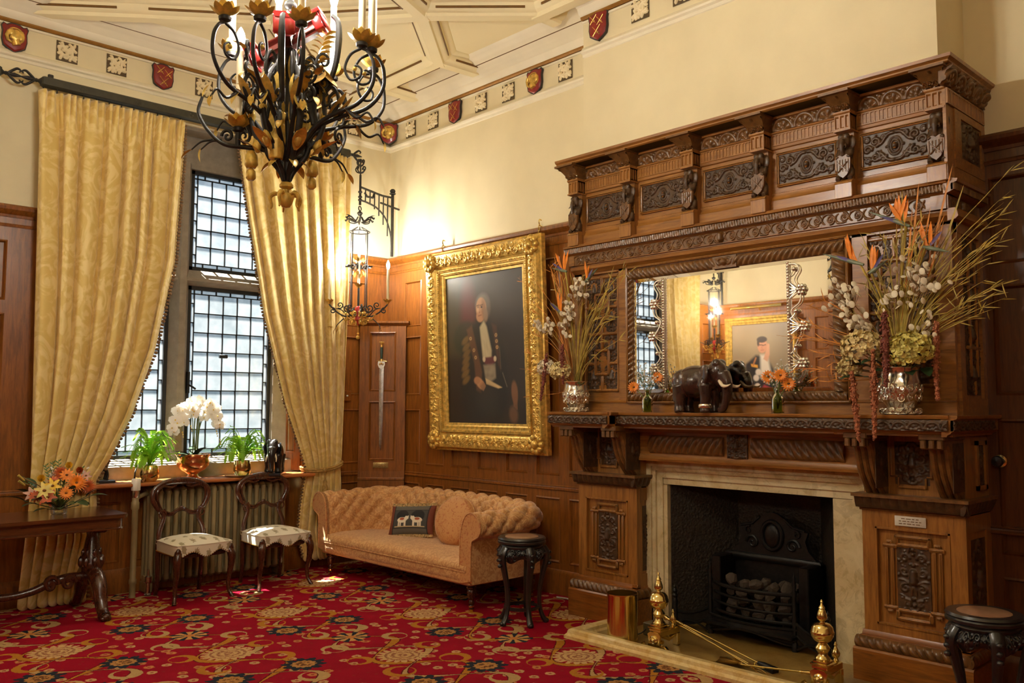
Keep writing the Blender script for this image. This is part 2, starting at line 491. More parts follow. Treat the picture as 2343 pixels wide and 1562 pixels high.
# window panes: obscured glass, mostly clear to daylight
def pane_mat():
    m = bpy.data.materials.new('obscured window glass'); m.use_nodes = True
    t = m.node_tree; N = t.nodes; N.clear()
    out = N.new('ShaderNodeOutputMaterial')
    tr = N.new('ShaderNodeBsdfTransparent'); tr.inputs[0].default_value = (.93, .96, 1, 1)
    tl = N.new('ShaderNodeBsdfTranslucent'); tl.inputs[0].default_value = (.86, .92, .97, 1)
    gl = N.new('ShaderNodeBsdfGlossy'); gl.inputs['Roughness'].default_value = .12
    mx = N.new('ShaderNodeMixShader'); mx2 = N.new('ShaderNodeMixShader')
    tc = N.new('ShaderNodeTexCoord'); no = N.new('ShaderNodeTexNoise'); no.inputs['Scale'].default_value = 4.
    rp = N.new('ShaderNodeMapRange'); rp.inputs['To Min'].default_value = .03; rp.inputs['To Max'].default_value = .07
    t.links.new(tc.outputs['Object'], no.inputs['Vector']); t.links.new(no.outputs[0], rp.inputs[0])
    t.links.new(rp.outputs[0], mx.inputs[0])
    n2 = N.new('ShaderNodeTexNoise'); n2.inputs['Scale'].default_value = 9.; n2.inputs['Detail'].default_value = 5.; c2 = N.new('ShaderNodeValToRGB'); c2.color_ramp.elements[0].position = .3; c2.color_ramp.elements[0].color = (.74, .80, .84, 1); c2.color_ramp.elements[1].position = .7; c2.color_ramp.elements[1].color = (.97, .98, 1, 1)
    t.links.new(tc.outputs['Object'], n2.inputs['Vector']); t.links.new(n2.outputs[0], c2.inputs[0]); t.links.new(c2.outputs[0], tr.inputs[0])
    t.links.new(tr.outputs[0], mx.inputs[1]); t.links.new(tl.outputs[0], mx.inputs[2])
    mx2.inputs[0].default_value = .05
    t.links.new(mx.outputs[0], mx2.inputs[1]); t.links.new(gl.outputs[0], mx2.inputs[2])
    t.links.new(mx2.outputs[0], out.inputs[0])
    return m
M['pane'] = pane_mat()
# marble
def marble(name, base, vein, warm, scale=3.):
    t = NT(name, .28, 0, base)
    v = t.co('Object')
    w = t.noise(v, scale*1.4, 6, .62, 1.2)
    a = t.noise(v, scale*3, 7, .72, .9)
    r = t.ramp(a, [(.44, vein), (.5, base), (1, base)])
    t.set('Base Color', t.mix(r, t.ramp(w, [(.35, warm), (.6, base), (.75, tuple(min(1, c*1.15) for c in base))]), .72))
    t.set('Coat Weight', .15)
    return t.m
M['marble'] = marble('cream fossil marble', L(216, 200, 158), L(140, 120, 82), L(192, 168, 116))
M['marble_y'] = marble('yellow sienna marble', L(226, 204, 146), L(184, 140, 60), L(206, 168, 92), 4)
M['marble_hearth'] = marble('brown hearth marble', L(150, 122, 66), L(92, 68, 30), L(128, 96, 44), 2.5)
M['marble_red'] = marble('brown red marble inlay', L(160, 124, 96), L(110, 76, 54), L(146, 104, 78), 6)
# textured fireback
def fireback():
    t = NT('embossed black cast iron', .55, .3, L(46, 38, 28))
    v = t.n('TexVoronoi', {'Vector': t.co('Object'), 'Scale': 55.})
    n = t.noise(t.co('Object'), 40, 3, .5, 2.)
    t.set('Base Color', t.ramp(n, [(.3, L(30, 25, 19)), (.7, L(56, 46, 33))]))
    t.bump(t.ma('ADD', v, n), .7, .006)
    return t.m
M['fireback'] = fireback()
# fabrics
def fabric(name, base, pat, rough=.8, scale=9., thr=(.5, .54), sheen=.3, weave=600, dist=1.5, bumpv=.12):
    t = NT(name, rough)
    v = t.co('Object')
    a = t.noise(v, scale, 3, .5, dist)
    w = t.noise(v, weave, 1)
    b = t.noise(v, 2.5, 2)
    c = t.ramp(a, [(thr[0], base), (thr[1], pat)])
    t.set('Base Color', t.mix(c, tuple(x*.82 for x in base), t.ma('MULTIPLY', b, .5)))
    t.set('Sheen Weight', sheen); t.set('Sheen Roughness', .4)
    t.bump(t.ma('ADD', t.ma('MULTIPLY', a, .5), w), bumpv, .003)
    return t.m
M['curtain'] = fabric('gold damask curtain', L(220, 190, 110), L(238, 214, 148), .7, 5., (.45, .58), .4, dist=3.)
M['sofa'] = fabric('salmon damask upholstery', L(196, 140, 84), L(226, 180, 120), .62, 17., (.47, .54), .35, dist=3.)
M['sofa_front'] = fabric('salmon damask with red motif', L(206, 150, 92), L(182, 106, 60), .62, 20., (.54, .6), .3, dist=3.)
def seat_fab():
    t = NT('cream fabric with small bee motif', .7)
    v = t.co('Object', (1, 1, 1), (radians(45), 0, 0))
    vo = t.N.new('ShaderNodeTexVoronoi'); vo.voronoi_dimensions = '2D'; t.set('Vector', v, vo); t.set('Scale', 10.5, vo); t.set('Randomness', .2, vo)
    n = t.noise(v, 60, 2)
    d = t.ma('ADD', vo.outputs['Distance'], t.ma('MULTIPLY', t.ma('SUBTRACT', n, .5), .55))
    t.set('Base Color', t.ramp(d, [(.17, L(158, 144, 112)), (.24, L(226, 218, 196))]))
    t.bump(t.noise(v, 500, 1), .1, .002)
    return t.m
M['seat'] = seat_fab()

# carpet: node maths on a staggered lattice of motifs
def carpet():
    t = NT('red patterned carpet', .95)
    ma = t.ma
    tc = t.n('TexCoord', out=3)
    nz = t.N.new('ShaderNodeTexNoise'); t.set('Vector', tc, nz); t.set('Scale', 70., nz); t.set('Detail', 2., nz)
    wob = t.n('VectorMath', {0: nz.outputs['Color'], 1: (.5, .5, .5)}, operation='SUBTRACT')
    wob = t.n('VectorMath', {0: wob, 'Scale': .016}, operation='SCALE')
    p = t.n('VectorMath', {0: tc, 1: wob}, operation='ADD')
    sx = t.N.new('ShaderNodeSeparateXYZ'); t.t.links.new(p, sx.inputs[0])
    X, Y = sx.outputs[0], sx.outputs[1]
    PX, PY = 1.56, 1.54
    def wrap(a, o, P):
        q = ma('SUBTRACT', a, o)
        return ma('SUBTRACT', q, ma('MULTIPLY', ma('ROUND', ma('DIVIDE', q, P)), P))
    x0 = wrap(X, 3.33, PX); inA = ma('LESS_THAN', ma('ABSOLUTE', x0), PX/4)
    xb = wrap(X, 3.33+PX/2, PX)
    ya = wrap(Y, 5.52, PY); yb = wrap(Y, 5.52+PY/2, PY)
    sel = lambda a, b: ma('ADD', ma('MULTIPLY', a, inA), ma('MULTIPLY', b, ma('SUBTRACT', 1., inA)))
    lx, ly = sel(x0, xb), sel(ya, yb)
    ax = ma('ABSOLUTE', lx)
    def pol(xx, cx, cy, ky=1.):
        dx = ma('SUBTRACT', xx, cx); dy = ma('MULTIPLY', wrap(ly, cy, PY), ky)
        r = ma('SQRT', ma('ADD', ma('MULTIPLY', dx, dx), ma('MULTIPLY', dy, dy)))
        return r, ma('ARCTAN2', dy, dx)
    def lt(a, b): return ma('LESS_THAN', a, b)
    def gt(a, b): return ma('GREATER_THAN', a, b)
    mul = lambda a, b: ma('MULTIPLY', a, b)
    fine = t.noise(tc, 38, 2, .5, 1.)
    red = t.mix(L(170, 16, 44), L(142, 8, 32), t.noise(tc, 6, 2))
    col = red
    NAVY, GOLD, CREAM, TAN = L(40, 46, 56), L(200, 140, 42), L(212, 172, 118), L(208, 156, 92)
    # small scattered flowers
    vo = t.N.new('ShaderNodeTexVoronoi'); vo.voronoi_dimensions = '2D'; t.t.links.new(p, vo.inputs['Vector']); t.set('Scale', 9.5, vo); t.set('Randomness', .8, vo)
    va = t.n('VectorMath', {0: p, 1: vo.outputs['Position']}, operation='SUBTRACT')
    sv = t.N.new('ShaderNodeSeparateXYZ'); t.t.links.new(va, sv.inputs[0])
    small = lt(vo.outputs['Distance'], ma('ADD', .17, mul(fine, .22)))
    sc = t.n('SeparateColor', {0: vo.outputs['Color']})
    small = mul(small, gt(sc, .52))
    hole = lt(vo.outputs['Distance'], .10)
    col = t.mix(col, t.mix(CREAM, L(206, 140, 84), gt(sc, .8)), mul(small, .85))
    col = t.mix(col, L(150, 40, 40), mul(hole, .8))
    # scrolling ribbons
    def ribbon(base, amp, per, ph, w, wamp, c, col, y0=None):
        s = ma('SINE', ma('ADD', mul(ly, 2*pi/per), ph))
        k = ma('COSINE', ma('ADD', mul(ly, 2*pi/per), ph))
        d = ma('ABSOLUTE', ma('SUBTRACT', lx, ma('ADD', base, mul(s, amp))))
        d = ma('DIVIDE', d, ma('SQRT', ma('ADD', 1., mul(mul(k, k), (amp*2*pi/per)**2))))
        ww = ma('ADD', w, mul(ma('SINE', ma('ADD', mul(ly, 4*pi/per), ph*1.7)), wamp))
        edge = lt(d, ma('ADD', ww, .007))
        col = t.mix(col, L(96, 22, 22), edge)
        return t.mix(col, c, lt(d, ww))
    gn = t.mix(GOLD, L(172, 108, 40), fine)
    cn = t.mix(CREAM, L(170, 142, 92), fine)
    col = ribbon(.0, .20, .77, .5, .016, .011, gn, col)
    col = ribbon(.0, .22, .77, 3.3, .013, .011, cn, col)
    # curls
    for (cx, cy, R, w, c, a0) in ((.20, .26, .085, .020, gn, 0.), (.16, -.24, .08, .017, cn, 2.), (.27, .60, .07, .018, gn, 3.), (.24, -.62, .075, .018, cn, 4.)):
        r, th = pol(ax, cx, cy)
        tap = ma('ADD', .55, mul(ma('COSINE', ma('ADD', th, a0)), .45))
        d = ma('ABSOLUTE', ma('SUBTRACT', r, R))
        col = t.mix(col, c, lt(d, mul(tap, w*1.3)))
    # navy rosettes
    r, th = pol(ax, .232, 0., 1.08)
    pet = ma('ADD', .098, mul(ma('ABSOLUTE', ma('COSINE', mul(th, 5.))), .042))
    pet = ma('ADD', pet, mul(ma('SUBTRACT', fine, .5), .05))
    col = t.mix(col, NAVY, lt(r, pet))
    col = t.mix(col, t.mix(TAN, L(160, 108, 58), fine), lt(r, ma('ADD', .074, mul(ma('COSINE', mul(th, 12.)), .006))))
    col = t.mix(col, L(112, 70, 40), mul(lt(r, .05), gt(fine, .5)))
    # cream sunburst
    r, th = pol(lx, 0., .52, 1.05)
    pet = ma('ADD', .118, mul(ma('ABSOLUTE', ma('COSINE', mul(th, 9.))), .05))
    col = t.mix(col, CREAM, lt(r, ma('ADD', pet, mul(ma('SUBTRACT', fine, .5), .05))))
    ringp = mul(lt(r, .115), gt(ma('SINE', ma('ADD', mul(r, 150.), mul(fine, 9.))), .2))
    col = t.mix(col, L(142, 70, 56), mul(ringp, .75))
    # star flower
    r, th = pol(lx, 0., -.44, 1.1)
    col = t.mix(col, TAN, lt(r, .112))
    star = mul(lt(r, .135), gt(ma('COSINE', mul(th, 8.)), .25))
    col = t.mix(col, NAVY, star)
    col = t.mix(col, L(200, 130, 70), lt(r, .036))
    # pile mottling
    pil = t.noise(tc, 260, 2)
    col = t.mix(col, (0, 0, 0), t.ma('MULTIPLY', pil, .35))
    t.set('Base Color', col)
    t.bump(pil, .5, .004)
    t.set('Specular IOR Level', .1)
    return t.m
M['carpet'] = carpet()
# ================================================================== room shell
XW, YW, XL, YF, ZC = 5.36, 7.57, -1.70, -1.40, 4.76
XB, YB0, YB1 = 4.951, 1.785, 4.42          # chimney breast
WT = .25
fl = MB(); fl.box(XL-.3, XW+.3, YF-.3, YW+.7, -.12, 0)
struct(fl.build('floor', M['carpet']), 'floor covered wall to wall in red carpet with gold and navy flowers')
# right wall with a chimney opening
w = MB()
w.box(XW, XW+WT, YF, 2.25, 0, ZC); w.box(XW, XW+WT, 3.99, YW+.25, 0, ZC); w.box(XW, XW+WT, 2.25, 3.99, 1.3, ZC)
struct(w.build('wall_right', M['plaster']))
b = MB(); b.box(XB, XW, YB0, YB1, 2.7, ZC)
struct(b.build('wall_chimney', M['plaster']), 'cream plaster chimney breast above the carved fireplace')
# window wall with two openings
def win_open(c): return (c-1.10, c+1.10)
WZ0, WZ1 = 1.0, 4.07
CX1, CX2 = 3.25, .29
w = MB()
xs = [XL-WT, CX2-1.10, CX2+1.10, CX1-1.10, CX1+1.10, XW+WT]
for i in (0, 2, 4): w.box(xs[i], xs[i+1], YW, YW+WT, 0, ZC)
for i in (1, 3):
    w.box(xs[i], xs[i+1], YW, YW+WT, 0, WZ0-.1); w.box(xs[i], xs[i+1], YW, YW+WT, WZ1, ZC)
struct(w.build('wall_back', M['plaster']))
w = MB(); w.box(XL-WT, XL, YF, YW, 0, ZC); struct(w.build('wall_left', M['plaster']))
w = MB(); w.box(XL-WT, XW+WT, YF-WT, YF, 0, ZC); struct(w.build('wall_front', M['plaster']))
# ceiling with moulded ribs
c = MB(); c.box(XL-WT, XW+WT, YF-WT, YW+WT, ZC, ZC+.1)
def rib(p, q, mb, w=.10, drop=.10, k_=[0]):
    k_[0] += 1; drop = drop+.0009*k_[0]
    p = A(*p); q = A(*q); d = q-p; Ln = np.hypot(*d); d = d/Ln
    fr = F((p[0], p[1], ZC), (d[0], d[1], 0), (-d[1], d[0], 0), (0, 0, -1))
    prof = [(-w-.07, 0), (-w-.055, .02), (-w-.02, .03), (-w, .065), (-w+.02, .075), (-.055, .085), (-.045, drop), (.045, drop), (.055, .085), (w-.02, .075), (w, .065), (w+.02, .03), (w+.055, .02), (w+.07, 0)]
    k = len(prof)
    P = [fr.p(-.05, a, n) for a, n in prof]+[fr.p(Ln+.05, a, n) for a, n in prof]
    mb.add(P, [(i, i+1, k+i+1, k+i) for i in range(k-1)]+[tuple(range(k)), tuple(range(2*k-1, k-1, -1))])
    for s_ in (-1, 1): mb.fbox(fr, .12, Ln-.12, s_*(w+.006)-.004, s_*(w+.006)+.004, .05, .068, 1)
ribs = [((5.36, 6.03), (4.82, 6.07)), ((4.82, 6.07), (4.82, 6.98)), ((4.82, 6.98), (5.36, 6.98)), ((4.82, 6.98), (4.82, 7.57)), ((4.82, 6.98), (3.97, 6.98)), ((4.82, 6.07), (4.12, 5.41)), ((4.12, 5.41), (4.80, 4.75)), ((4.80, 4.75), (4.95, 4.75)),
        ((3.97, 6.98), (3.97, 7.57)), ((3.97, 6.98), (3.35, 6.36)), ((3.35, 6.36), (2.47, 7.02)), ((2.47, 7.02), (1.75, 7.59)), ((4.12, 5.41), (3.35, 6.36)), ((4.12, 5.41), (3.2, 5.0)), ((3.35, 6.36), (3.0, 5.3)), ((3.2, 5.0), (3.0, 5.3)), ((3.0, 5.3), (1.4, 6.1)), ((3.2, 5.0), (4.0, 3.3)), ((4.80, 4.75), (4.80, 3.3)), ((1.4, 6.1), (.9, 7.57))]
for p, q in ribs: rib(p, q, c)
struct(c.build('ceiling', [M['ceil'], M['brown_line']]), 'cream plaster ceiling with moulded geometric ribs')
# cornice and frieze round the room: stepped mouldings
CORN = [(0, 4.62), (.015, 4.62), (.03, 4.585), (.055, 4.60), (.075, 4.64), (.10, 4.65), (.13, 4.67), (.16, 4.675), (.19, 4.70), (.235, 4.705), (.26, 4.725), (.31, 4.735), (.34, ZC), (0, ZC)]
GOLD = [(0, 4.565), (.022, 4.562), (.034, 4.575), (.034, 4.592), (.022, 4.604), (0, 4.604)]
LINE = [(.2, 4.701), (.212, 4.699), (.212, 4.708), (.2, 4.71)]
FRB = [(0, 4.265), (.008, 4.27), (.012, 4.29), (.03, 4.30), (.034, 4.315), (.02, 4.33), (.012, 4.345), (0, 4.35)]
FRT = [(0, 4.54), (.012, 4.543), (.014, 4.558), (0, 4.562)]
def cornice(name, fr, Ln, m0, m1, label):
    mb = MB()
    for pr, mi in ((CORN, 0), (GOLD, 1), (LINE, 2), (FRB, 0), (FRT, 0)):
        mb.mould(pr, fr, 0, Ln, mi, m0, m1)
    return struct(mb.build(name, [M['plaster_trim'], M['gilt_line'], M['brown_line']]), label)
cornice('trim_1', FYb(XL, YW, 0), XW-XL, -1, -1, 'cream cornice and gold line above the windows')
cornice('trim_2', F((XW, YW, 0), (0, -1, 0), (0, 0, 1), (-1, 0, 0)), YW-YB1, -1, 0, 'cream cornice above the large portrait')
cornice('trim_3', F((XB, YB1, 0), (0, -1, 0), (0, 0, 1), (-1, 0, 0)), YB1-YB0, 0, 1, 'cornice on the chimney breast')
cornice('trim_4', F((XW, YB0, 0), (0, -1, 0), (0, 0, 1), (-1, 0, 0)), YB0-YF, 0, -1, 'cornice right of the chimney breast')
cornice('trim_5', F((XL, YF, 0), (0, 1, 0), (0, 0, 1), (1, 0, 0)), YW-YF, -1, -1, 'cornice on the left wall')

# wainscot
def panelled(mb, fr, Ln, cols, rows, z1, t=.022, z0=0., base=True, top=True, mi=0):
    """cols: list of (a0,a1); rows list of (z0,z1); stiles and rails proud of recessed panels"""
    mb.fbox(fr, 0, Ln, z0, z1, -.02, .004, mi)
    zs = [z0]+[q for r in rows for q in r]+[z1]
    for i in range(0, len(zs), 2): mb.fbox(fr, 0, Ln, zs[i], zs[i+1], 0, t, mi)
    for (r0, r1) in rows:
        aa = [0]+[q for c_ in cols for q in c_]+[Ln]
        for i in range(0, len(aa), 2):
            if aa[i+1] > aa[i]: mb.fbox(fr, aa[i], aa[i+1], r0, r1, 0, t-.001, mi)
        for (a0, a1) in cols:
            e = .022
            P = [fr.p(a0, r0, t), fr.p(a1, r0, t), fr.p(a1, r1, t), fr.p(a0, r1, t), fr.p(a0+e*.5, r0+e*.5, t+.006), fr.p(a1-e*.5, r0+e*.5, t+.006), fr.p(a1-e*.5, r1-e*.5, t+.006), fr.p(a0+e*.5, r1-e*.5, t+.006),
                 fr.p(a0+e, r0+e, .006), fr.p(a1-e, r0+e, .006), fr.p(a1-e, r1-e, .006), fr.p(a0+e, r1-e, .006)]
            fs = []
            for k in range(2):
                for i in range(4): fs.append((4*k+i, 4*k+(i+1) % 4, 4*k+4+(i+1) % 4, 4*k+4+i))
            mb.add(P, fs, mi)
    if top:
        mb.mould([(0, z1-.02), (.03, z1-.02), (.034, z1+.0), (.05, z1+.01), (.075, z1+.035), (.08, z1+.055), (.06, z1+.075), (.02, z1+.085), (0, z1+.085)], fr, 0, Ln, mi)
        mb.mould([(0, z1-.1), (.03, z1-.095), (.034, z1-.08), (.026, z1-.07), (0, z1-.07)], fr, 0, Ln, mi)
    if base:
        mb.mould([(0, .85), (.03, .85), (.036, .856), (.036, .866), (.028, .872), (.026, .882), (.033, .886), (.026, .895), (0, .895)], fr, 0, Ln, mi)
        mb.mould([(0, 0), (.045, 0), (.045, .16), (.035, .19), (.026, .2), (0, .2)], fr, 0, Ln, mi)
ROWS = [(.25, .79), (.97, 1.52), (1.66, 2.26), (2.36, 2.83)]
def colrow(Ln, start, pw=.285, gap=.10):
    out = []; a = start
    while a+pw < Ln-.03:
        out.append((a, a+pw)); a += pw+gap
    return out
def wains(name, fr, Ln, start, label, mat='wains', rows=ROWS, z1=3.03, **kw):
    mb = MB(); panelled(mb, fr, Ln, colrow(Ln, start), rows, z1, **kw)
    return struct(mb.build(name, M[mat], angle=25), label)
# right wall left of the fireplace (from the window corner), then right of it
wains('trim_6', FXr(XW, YW, 0), YW-4.49, .32, 'oak wainscot panelling behind the sofa')
wains('trim_7', FXr(XW, 1.735, 0), 1.735-YF, .06, 'oak wainscot right of the fireplace, coloured darker for shade', mat='wains_shade', rows=[(.25, .62), (.74, 1.49), (1.62, 2.24), (2.36, 2.86)])
wains('trim_8', FYb(XL, YW, 0), CX2-1.10-XL, .08, 'oak wainscot left of the far window')
wains('trim_9', FYb(CX2+1.10, YW, 0), CX1-CX2-2.2, .07, 'oak wainscot panelling between the windows')
wains('trim_10', FYb(CX1+1.10, YW, 0), XW-CX1-1.10, .06, 'oak wainscot between curtain and corner pier')
wains('trim_11', F((XL, YF, 0), (0, 1, 0), (0, 0, 1), (1, 0, 0)), YW-YF, .1, 'oak wainscot on the left wall')
wains('trim_12', F((XW, YF, 0), (-1, 0, 0), (0, 0, 1), (0, 1, 0)), XW-XL, .1, 'oak wainscot on the near wall')
for nm, c_, lb in (('trim_13', CX1, 'panelling below the window sill behind the radiator'), ('trim_14', CX2, 'panelling below the far window')):
    mb = MB(); panelled(mb, FYb(c_-1.10, YW, 0), 2.2, colrow(2.2, .1, .42, .1), [(.25, .75)], .86, top=False, base=False)
    mb.mould([(0, 0), (.045, 0), (.045, .16), (.03, .2), (0, .2)], FYb(c_-1.10, YW, 0), 0, 2.2)
    struct(mb.build(nm, M['wains'], angle=25), lb)
# corner pier with the sword: a 45 degree chamfer
PA, PB = A(5.0, 7.545), A(5.335, 7.21)
pd = (PB-PA)/np.hypot(*(PB-PA)); PLn = float(np.hypot(*(PB-PA)))
PF = F((PA[0], PA[1], 0), (pd[0], pd[1], 0), (0, 0, 1), (-.7071, -.7071, 0))
mb = MB()
panelled(mb, PF, PLn, [(.10, PLn-.10)], [(1.0, 1.60), (1.70, 2.31)], 2.37, top=False, base=False)
mb.add([(PA[0], PA[1], 0), (PB[0], PB[1], 0), (XW-.02, YW-.02, 0), (PA[0], PA[1], 2.37), (PB[0], PB[1], 2.37), (XW-.02, YW-.02, 2.37)], [(0, 1, 4, 3), (1, 2, 5, 4), (2, 0, 3, 5), (3, 4, 5), (2, 1, 0)])
mb.mould([(-.05, 2.37), (.02, 2.37), (.03, 2.385), (.045, 2.40), (.045, 2.42), (-.05, 2.43)], PF, -.03, PLn+.03)
mb.mould([(0, 0), (.03, 0), (.03, .80), (.04, .805), (.04, .82), (.026, .83), (.023, .89), (0, .89)], PF, 0, PLn)
struct(mb.build('trim_15', M['wains'], angle=25), 'oak corner pier holding the sword')

# windows: stone jambs, mullion, transom, leaded lights
def window(idx, cx, label):
    yg = 7.85
    st = MB()
    x0, x1 = cx-.92, cx+.90
    fr = FYb(0, yg, 0)
    # jambs splayed towards the room, sill, head
    for s_, xj, xo in ((-1, x0, cx-1.12), (1, x1, cx+1.12)):
        P = [(xj, yg+.04, 1.0), (xj, yg-.07, 1.0), (xj+s_*.05, yg-.11, 1.0), (xo-s_*.0, 7.60, 1.0), (xo, yg+.04, 1.0)]
        Q = [(a, b_, 4.06) for a, b_, _ in P]
        st.add(P+Q, [(i, (i+1) % 5, 5+(i+1) % 5, 5+i) for i in range(5)]+[(0, 1, 2, 3, 4), (9, 8, 7, 6, 5)])
    st.box(cx-1.12, cx+1.12, yg-.06, yg+.035, 3.74, 4.1)
    st.box(cx-1.12, cx+1.12, 7.6, yg+.035, 4.04, 4.12)
    prof = [(0, .9), (.24, .9), (.24, 1.03), (.2, 1.045), (.14, 1.06), (.0, 1.10)]
    st.mould(prof, FYb(cx-1.12, yg+.03, 0), 0, 2.24)
    # mullion and transom with chamfers
    mx = cx-.035
    st.prism([(mx-.085, yg+.04), (mx-.085, yg-.03), (mx-.03, yg-.12), (mx+.03, yg-.12), (mx+.085, yg-.03), (mx+.085, yg+.04)], F((0, 0, 0), (1, 0, 0), (0, 1, 0), (0, 0, 1)), 1.05, 3.78)
    st.mould([(-.04, 2.655), (.03, 2.655), (.10, 2.69), (.10, 2.72), (.03, 2.80), (-.04, 2.80)], FYb(x0, yg, 0), 0, x1-x0)
    w_ = struct(st.build('window_%d' % idx, M['stone']), label)
    for (a0, a1) in ((x0, mx-.085), (mx+.085, x1)):
        for (z0, z1, n_) in ((1.08, 2.655, 8), (2.80, 3.74, 5)):
            fm = MB(); g = .035
            for q in ((a0, a1, z0, z0+g), (a0, a1, z1-g, z1), (a0, a0+g, z0, z1), (a1-g, a1, z0, z1)):
                fm.box(q[0], q[1], yg-.02, yg+.03, q[2], q[3])
            fm.build('casement_frame', M['steel_frame'], w_)
            pn = MB(); pn.box(a0+g, a1-g, yg+.003, yg+.006, z0+g, z1-g)
            pn.build('pane', M['pane'], w_)
            ld = MB(); r = .0045
            b0, b1, c0, c1 = a0+g, a1-g, z0+g, z1-g
            m_ = .036
            def bar(xa, xb, za, zb): ld.box(xa, xb, yg-.006, yg+.014, za, zb)
            bar(b0, b1, c0+m_-r, c0+m_+r); bar(b0, b1, c1-m_-r, c1-m_+r); bar(b0+m_-r, b0+m_+r, c0, c1); bar(b1-m_-r, b1-m_+r, c0, c1)
            nx = 5
            for k in range(1, nx):
                xx = b0+m_+(b1-b0-2*m_)*k/nx; bar(xx-r, xx+r, c0+m_, c1-m_)
            for k in range(1, n_):
                zz = c0+m_+(c1-c0-2*m_)*k/n_; bar(b0+m_, b1-m_, zz-r, zz+r)
            for k in range(n_*1):
                zz = c0+m_+(c1-c0-2*m_)*(k+.5)/n_
                bar(b0, b0+m_, zz-r, zz+r); bar(b1-m_, b1, zz-r, zz+r)
            for k in range(nx):
                xx = b0+m_+(b1-b0-2*m_)*(k+.5)/nx
                bar(xx-r, xx+r, c0, c0+m_); bar(xx-r, xx+r, c1-m_, c1)
            ld.build('leading', M['lead'], w_)
    if idx == 1:
        h = MB(); h.bbox(3.62, 3.70, yg-.035, yg-.004, 1.995, 2.03, .005)
        h.build('handle', M['steel_frame'], w_)
        h = MB(); h.bbox(mx+.09, mx+.115, yg-.06, yg-.02, 1.66, 1.86, .005); h.tube([(mx+.10, yg-.06, 1.74), (mx+.12, yg-.10, 1.72), (mx+.15, yg-.10, 1.70)], .009)
        h.build('latch', M['steel_frame'], w_)
    # panelled wooden reveal linings
    for s_, nm in ((1, 'r'), (-1, 'l')):
        xo = cx+s_*1.10
        a = A(xo, 7.57); b_ = A(cx+s_*.99, 7.745)
        if s_ < 0: a, b_ = A(cx-.99, 7.745), A(xo, 7.57)
        else: a, b_ = A(cx+.99, 7.745), A(xo, 7.57)
        d = (b_-a)/np.hypot(*(b_-a)); ln = float(np.hypot(*(b_-a)))
        nrm = A(d[1], -d[0])
        if nrm[0]*s_ > 0: nrm = -nrm
        mb = MB(); panelled(mb, F((a[0], a[1], 0), (d[0], d[1], 0), (0, 0, 1), (nrm[0], nrm[1], 0)), ln, [(.05, ln-.05)], [(1.10, 1.60), (1.71, 2.90)], 3.0, z0=.93, top=False, base=False, t=.015)
        mb.build('reveal_lining', M['wains'], w_)
    return w_
window(1, CX1, 'tall leaded stone window between the gold curtains')
window(2, CX2, 'second leaded stone window left of the first')
# ================================================================== carved chimneypiece
CHO = (5.0, 3.11, 0)
CP = thing('chimneypiece', 'huge carved dark oak fireplace surround with overmantel and cornice', 'fireplace surround', CHO)
def cpart(mb, name, mat, parent=None, angle=35, label=None):
    o = mb.build(name, mat, parent or CP, off=CHO, angle=angle)
    if label: o['label'] = label
    return o
OZ, OY, OX = M['oak_z'], M['oak_y'], M['oak_x']
YL, YR = 4.49, 1.735           # outer sides
# ---- lower pilasters
def strapwork(mb, fr, w, h, t=.012, mi=0):
    """stepped strapwork frame of raised mouldings around a carved centre"""
    def bar(a0, a1, b0, b1):
        mb.bbox(a0, a1, b0, b1, 0, t, .004, mi, fr)
        mb.bbox(a0+.006, a1-.006, b0+.006, b1-.006, t, t+.006, .003, mi, fr)
    cx = w/2; s = .022
    for k in (0, 1):
        f = (lambda b: b) if k == 0 else (lambda b: h-b)
        def hb(a0, a1, b): bar(a0, a1, min(f(b), f(b+s)), max(f(b), f(b+s)))
        hb(cx-.30*w, cx+.30*w, .0); hb(cx-.26*w, cx+.26*w, .045)
        for sgn in (-1, 1):
            a = sorted((cx+sgn*.30*w, cx+sgn*(.30*w-s))); b = sorted((f(0), f(.12*h))); bar(a[0], a[1], b[0], b[1])
            a = sorted((cx+sgn*.26*w, cx+sgn*.5*w)); b = f(.115*h); hb(a[0], a[1], .115*h)
            a = sorted((cx+sgn*.34*w, cx+sgn*.44*w)); hb(a[0], a[1], .07*h)
    for sgn in (-1, 1):
        for q in (.5, .40, ):
            a = sorted((cx+sgn*(q*w-.012), cx+sgn*(q*w-.012-s*.8)))
            bar(a[0], a[1], .115*h+s, h-.115*h-s)
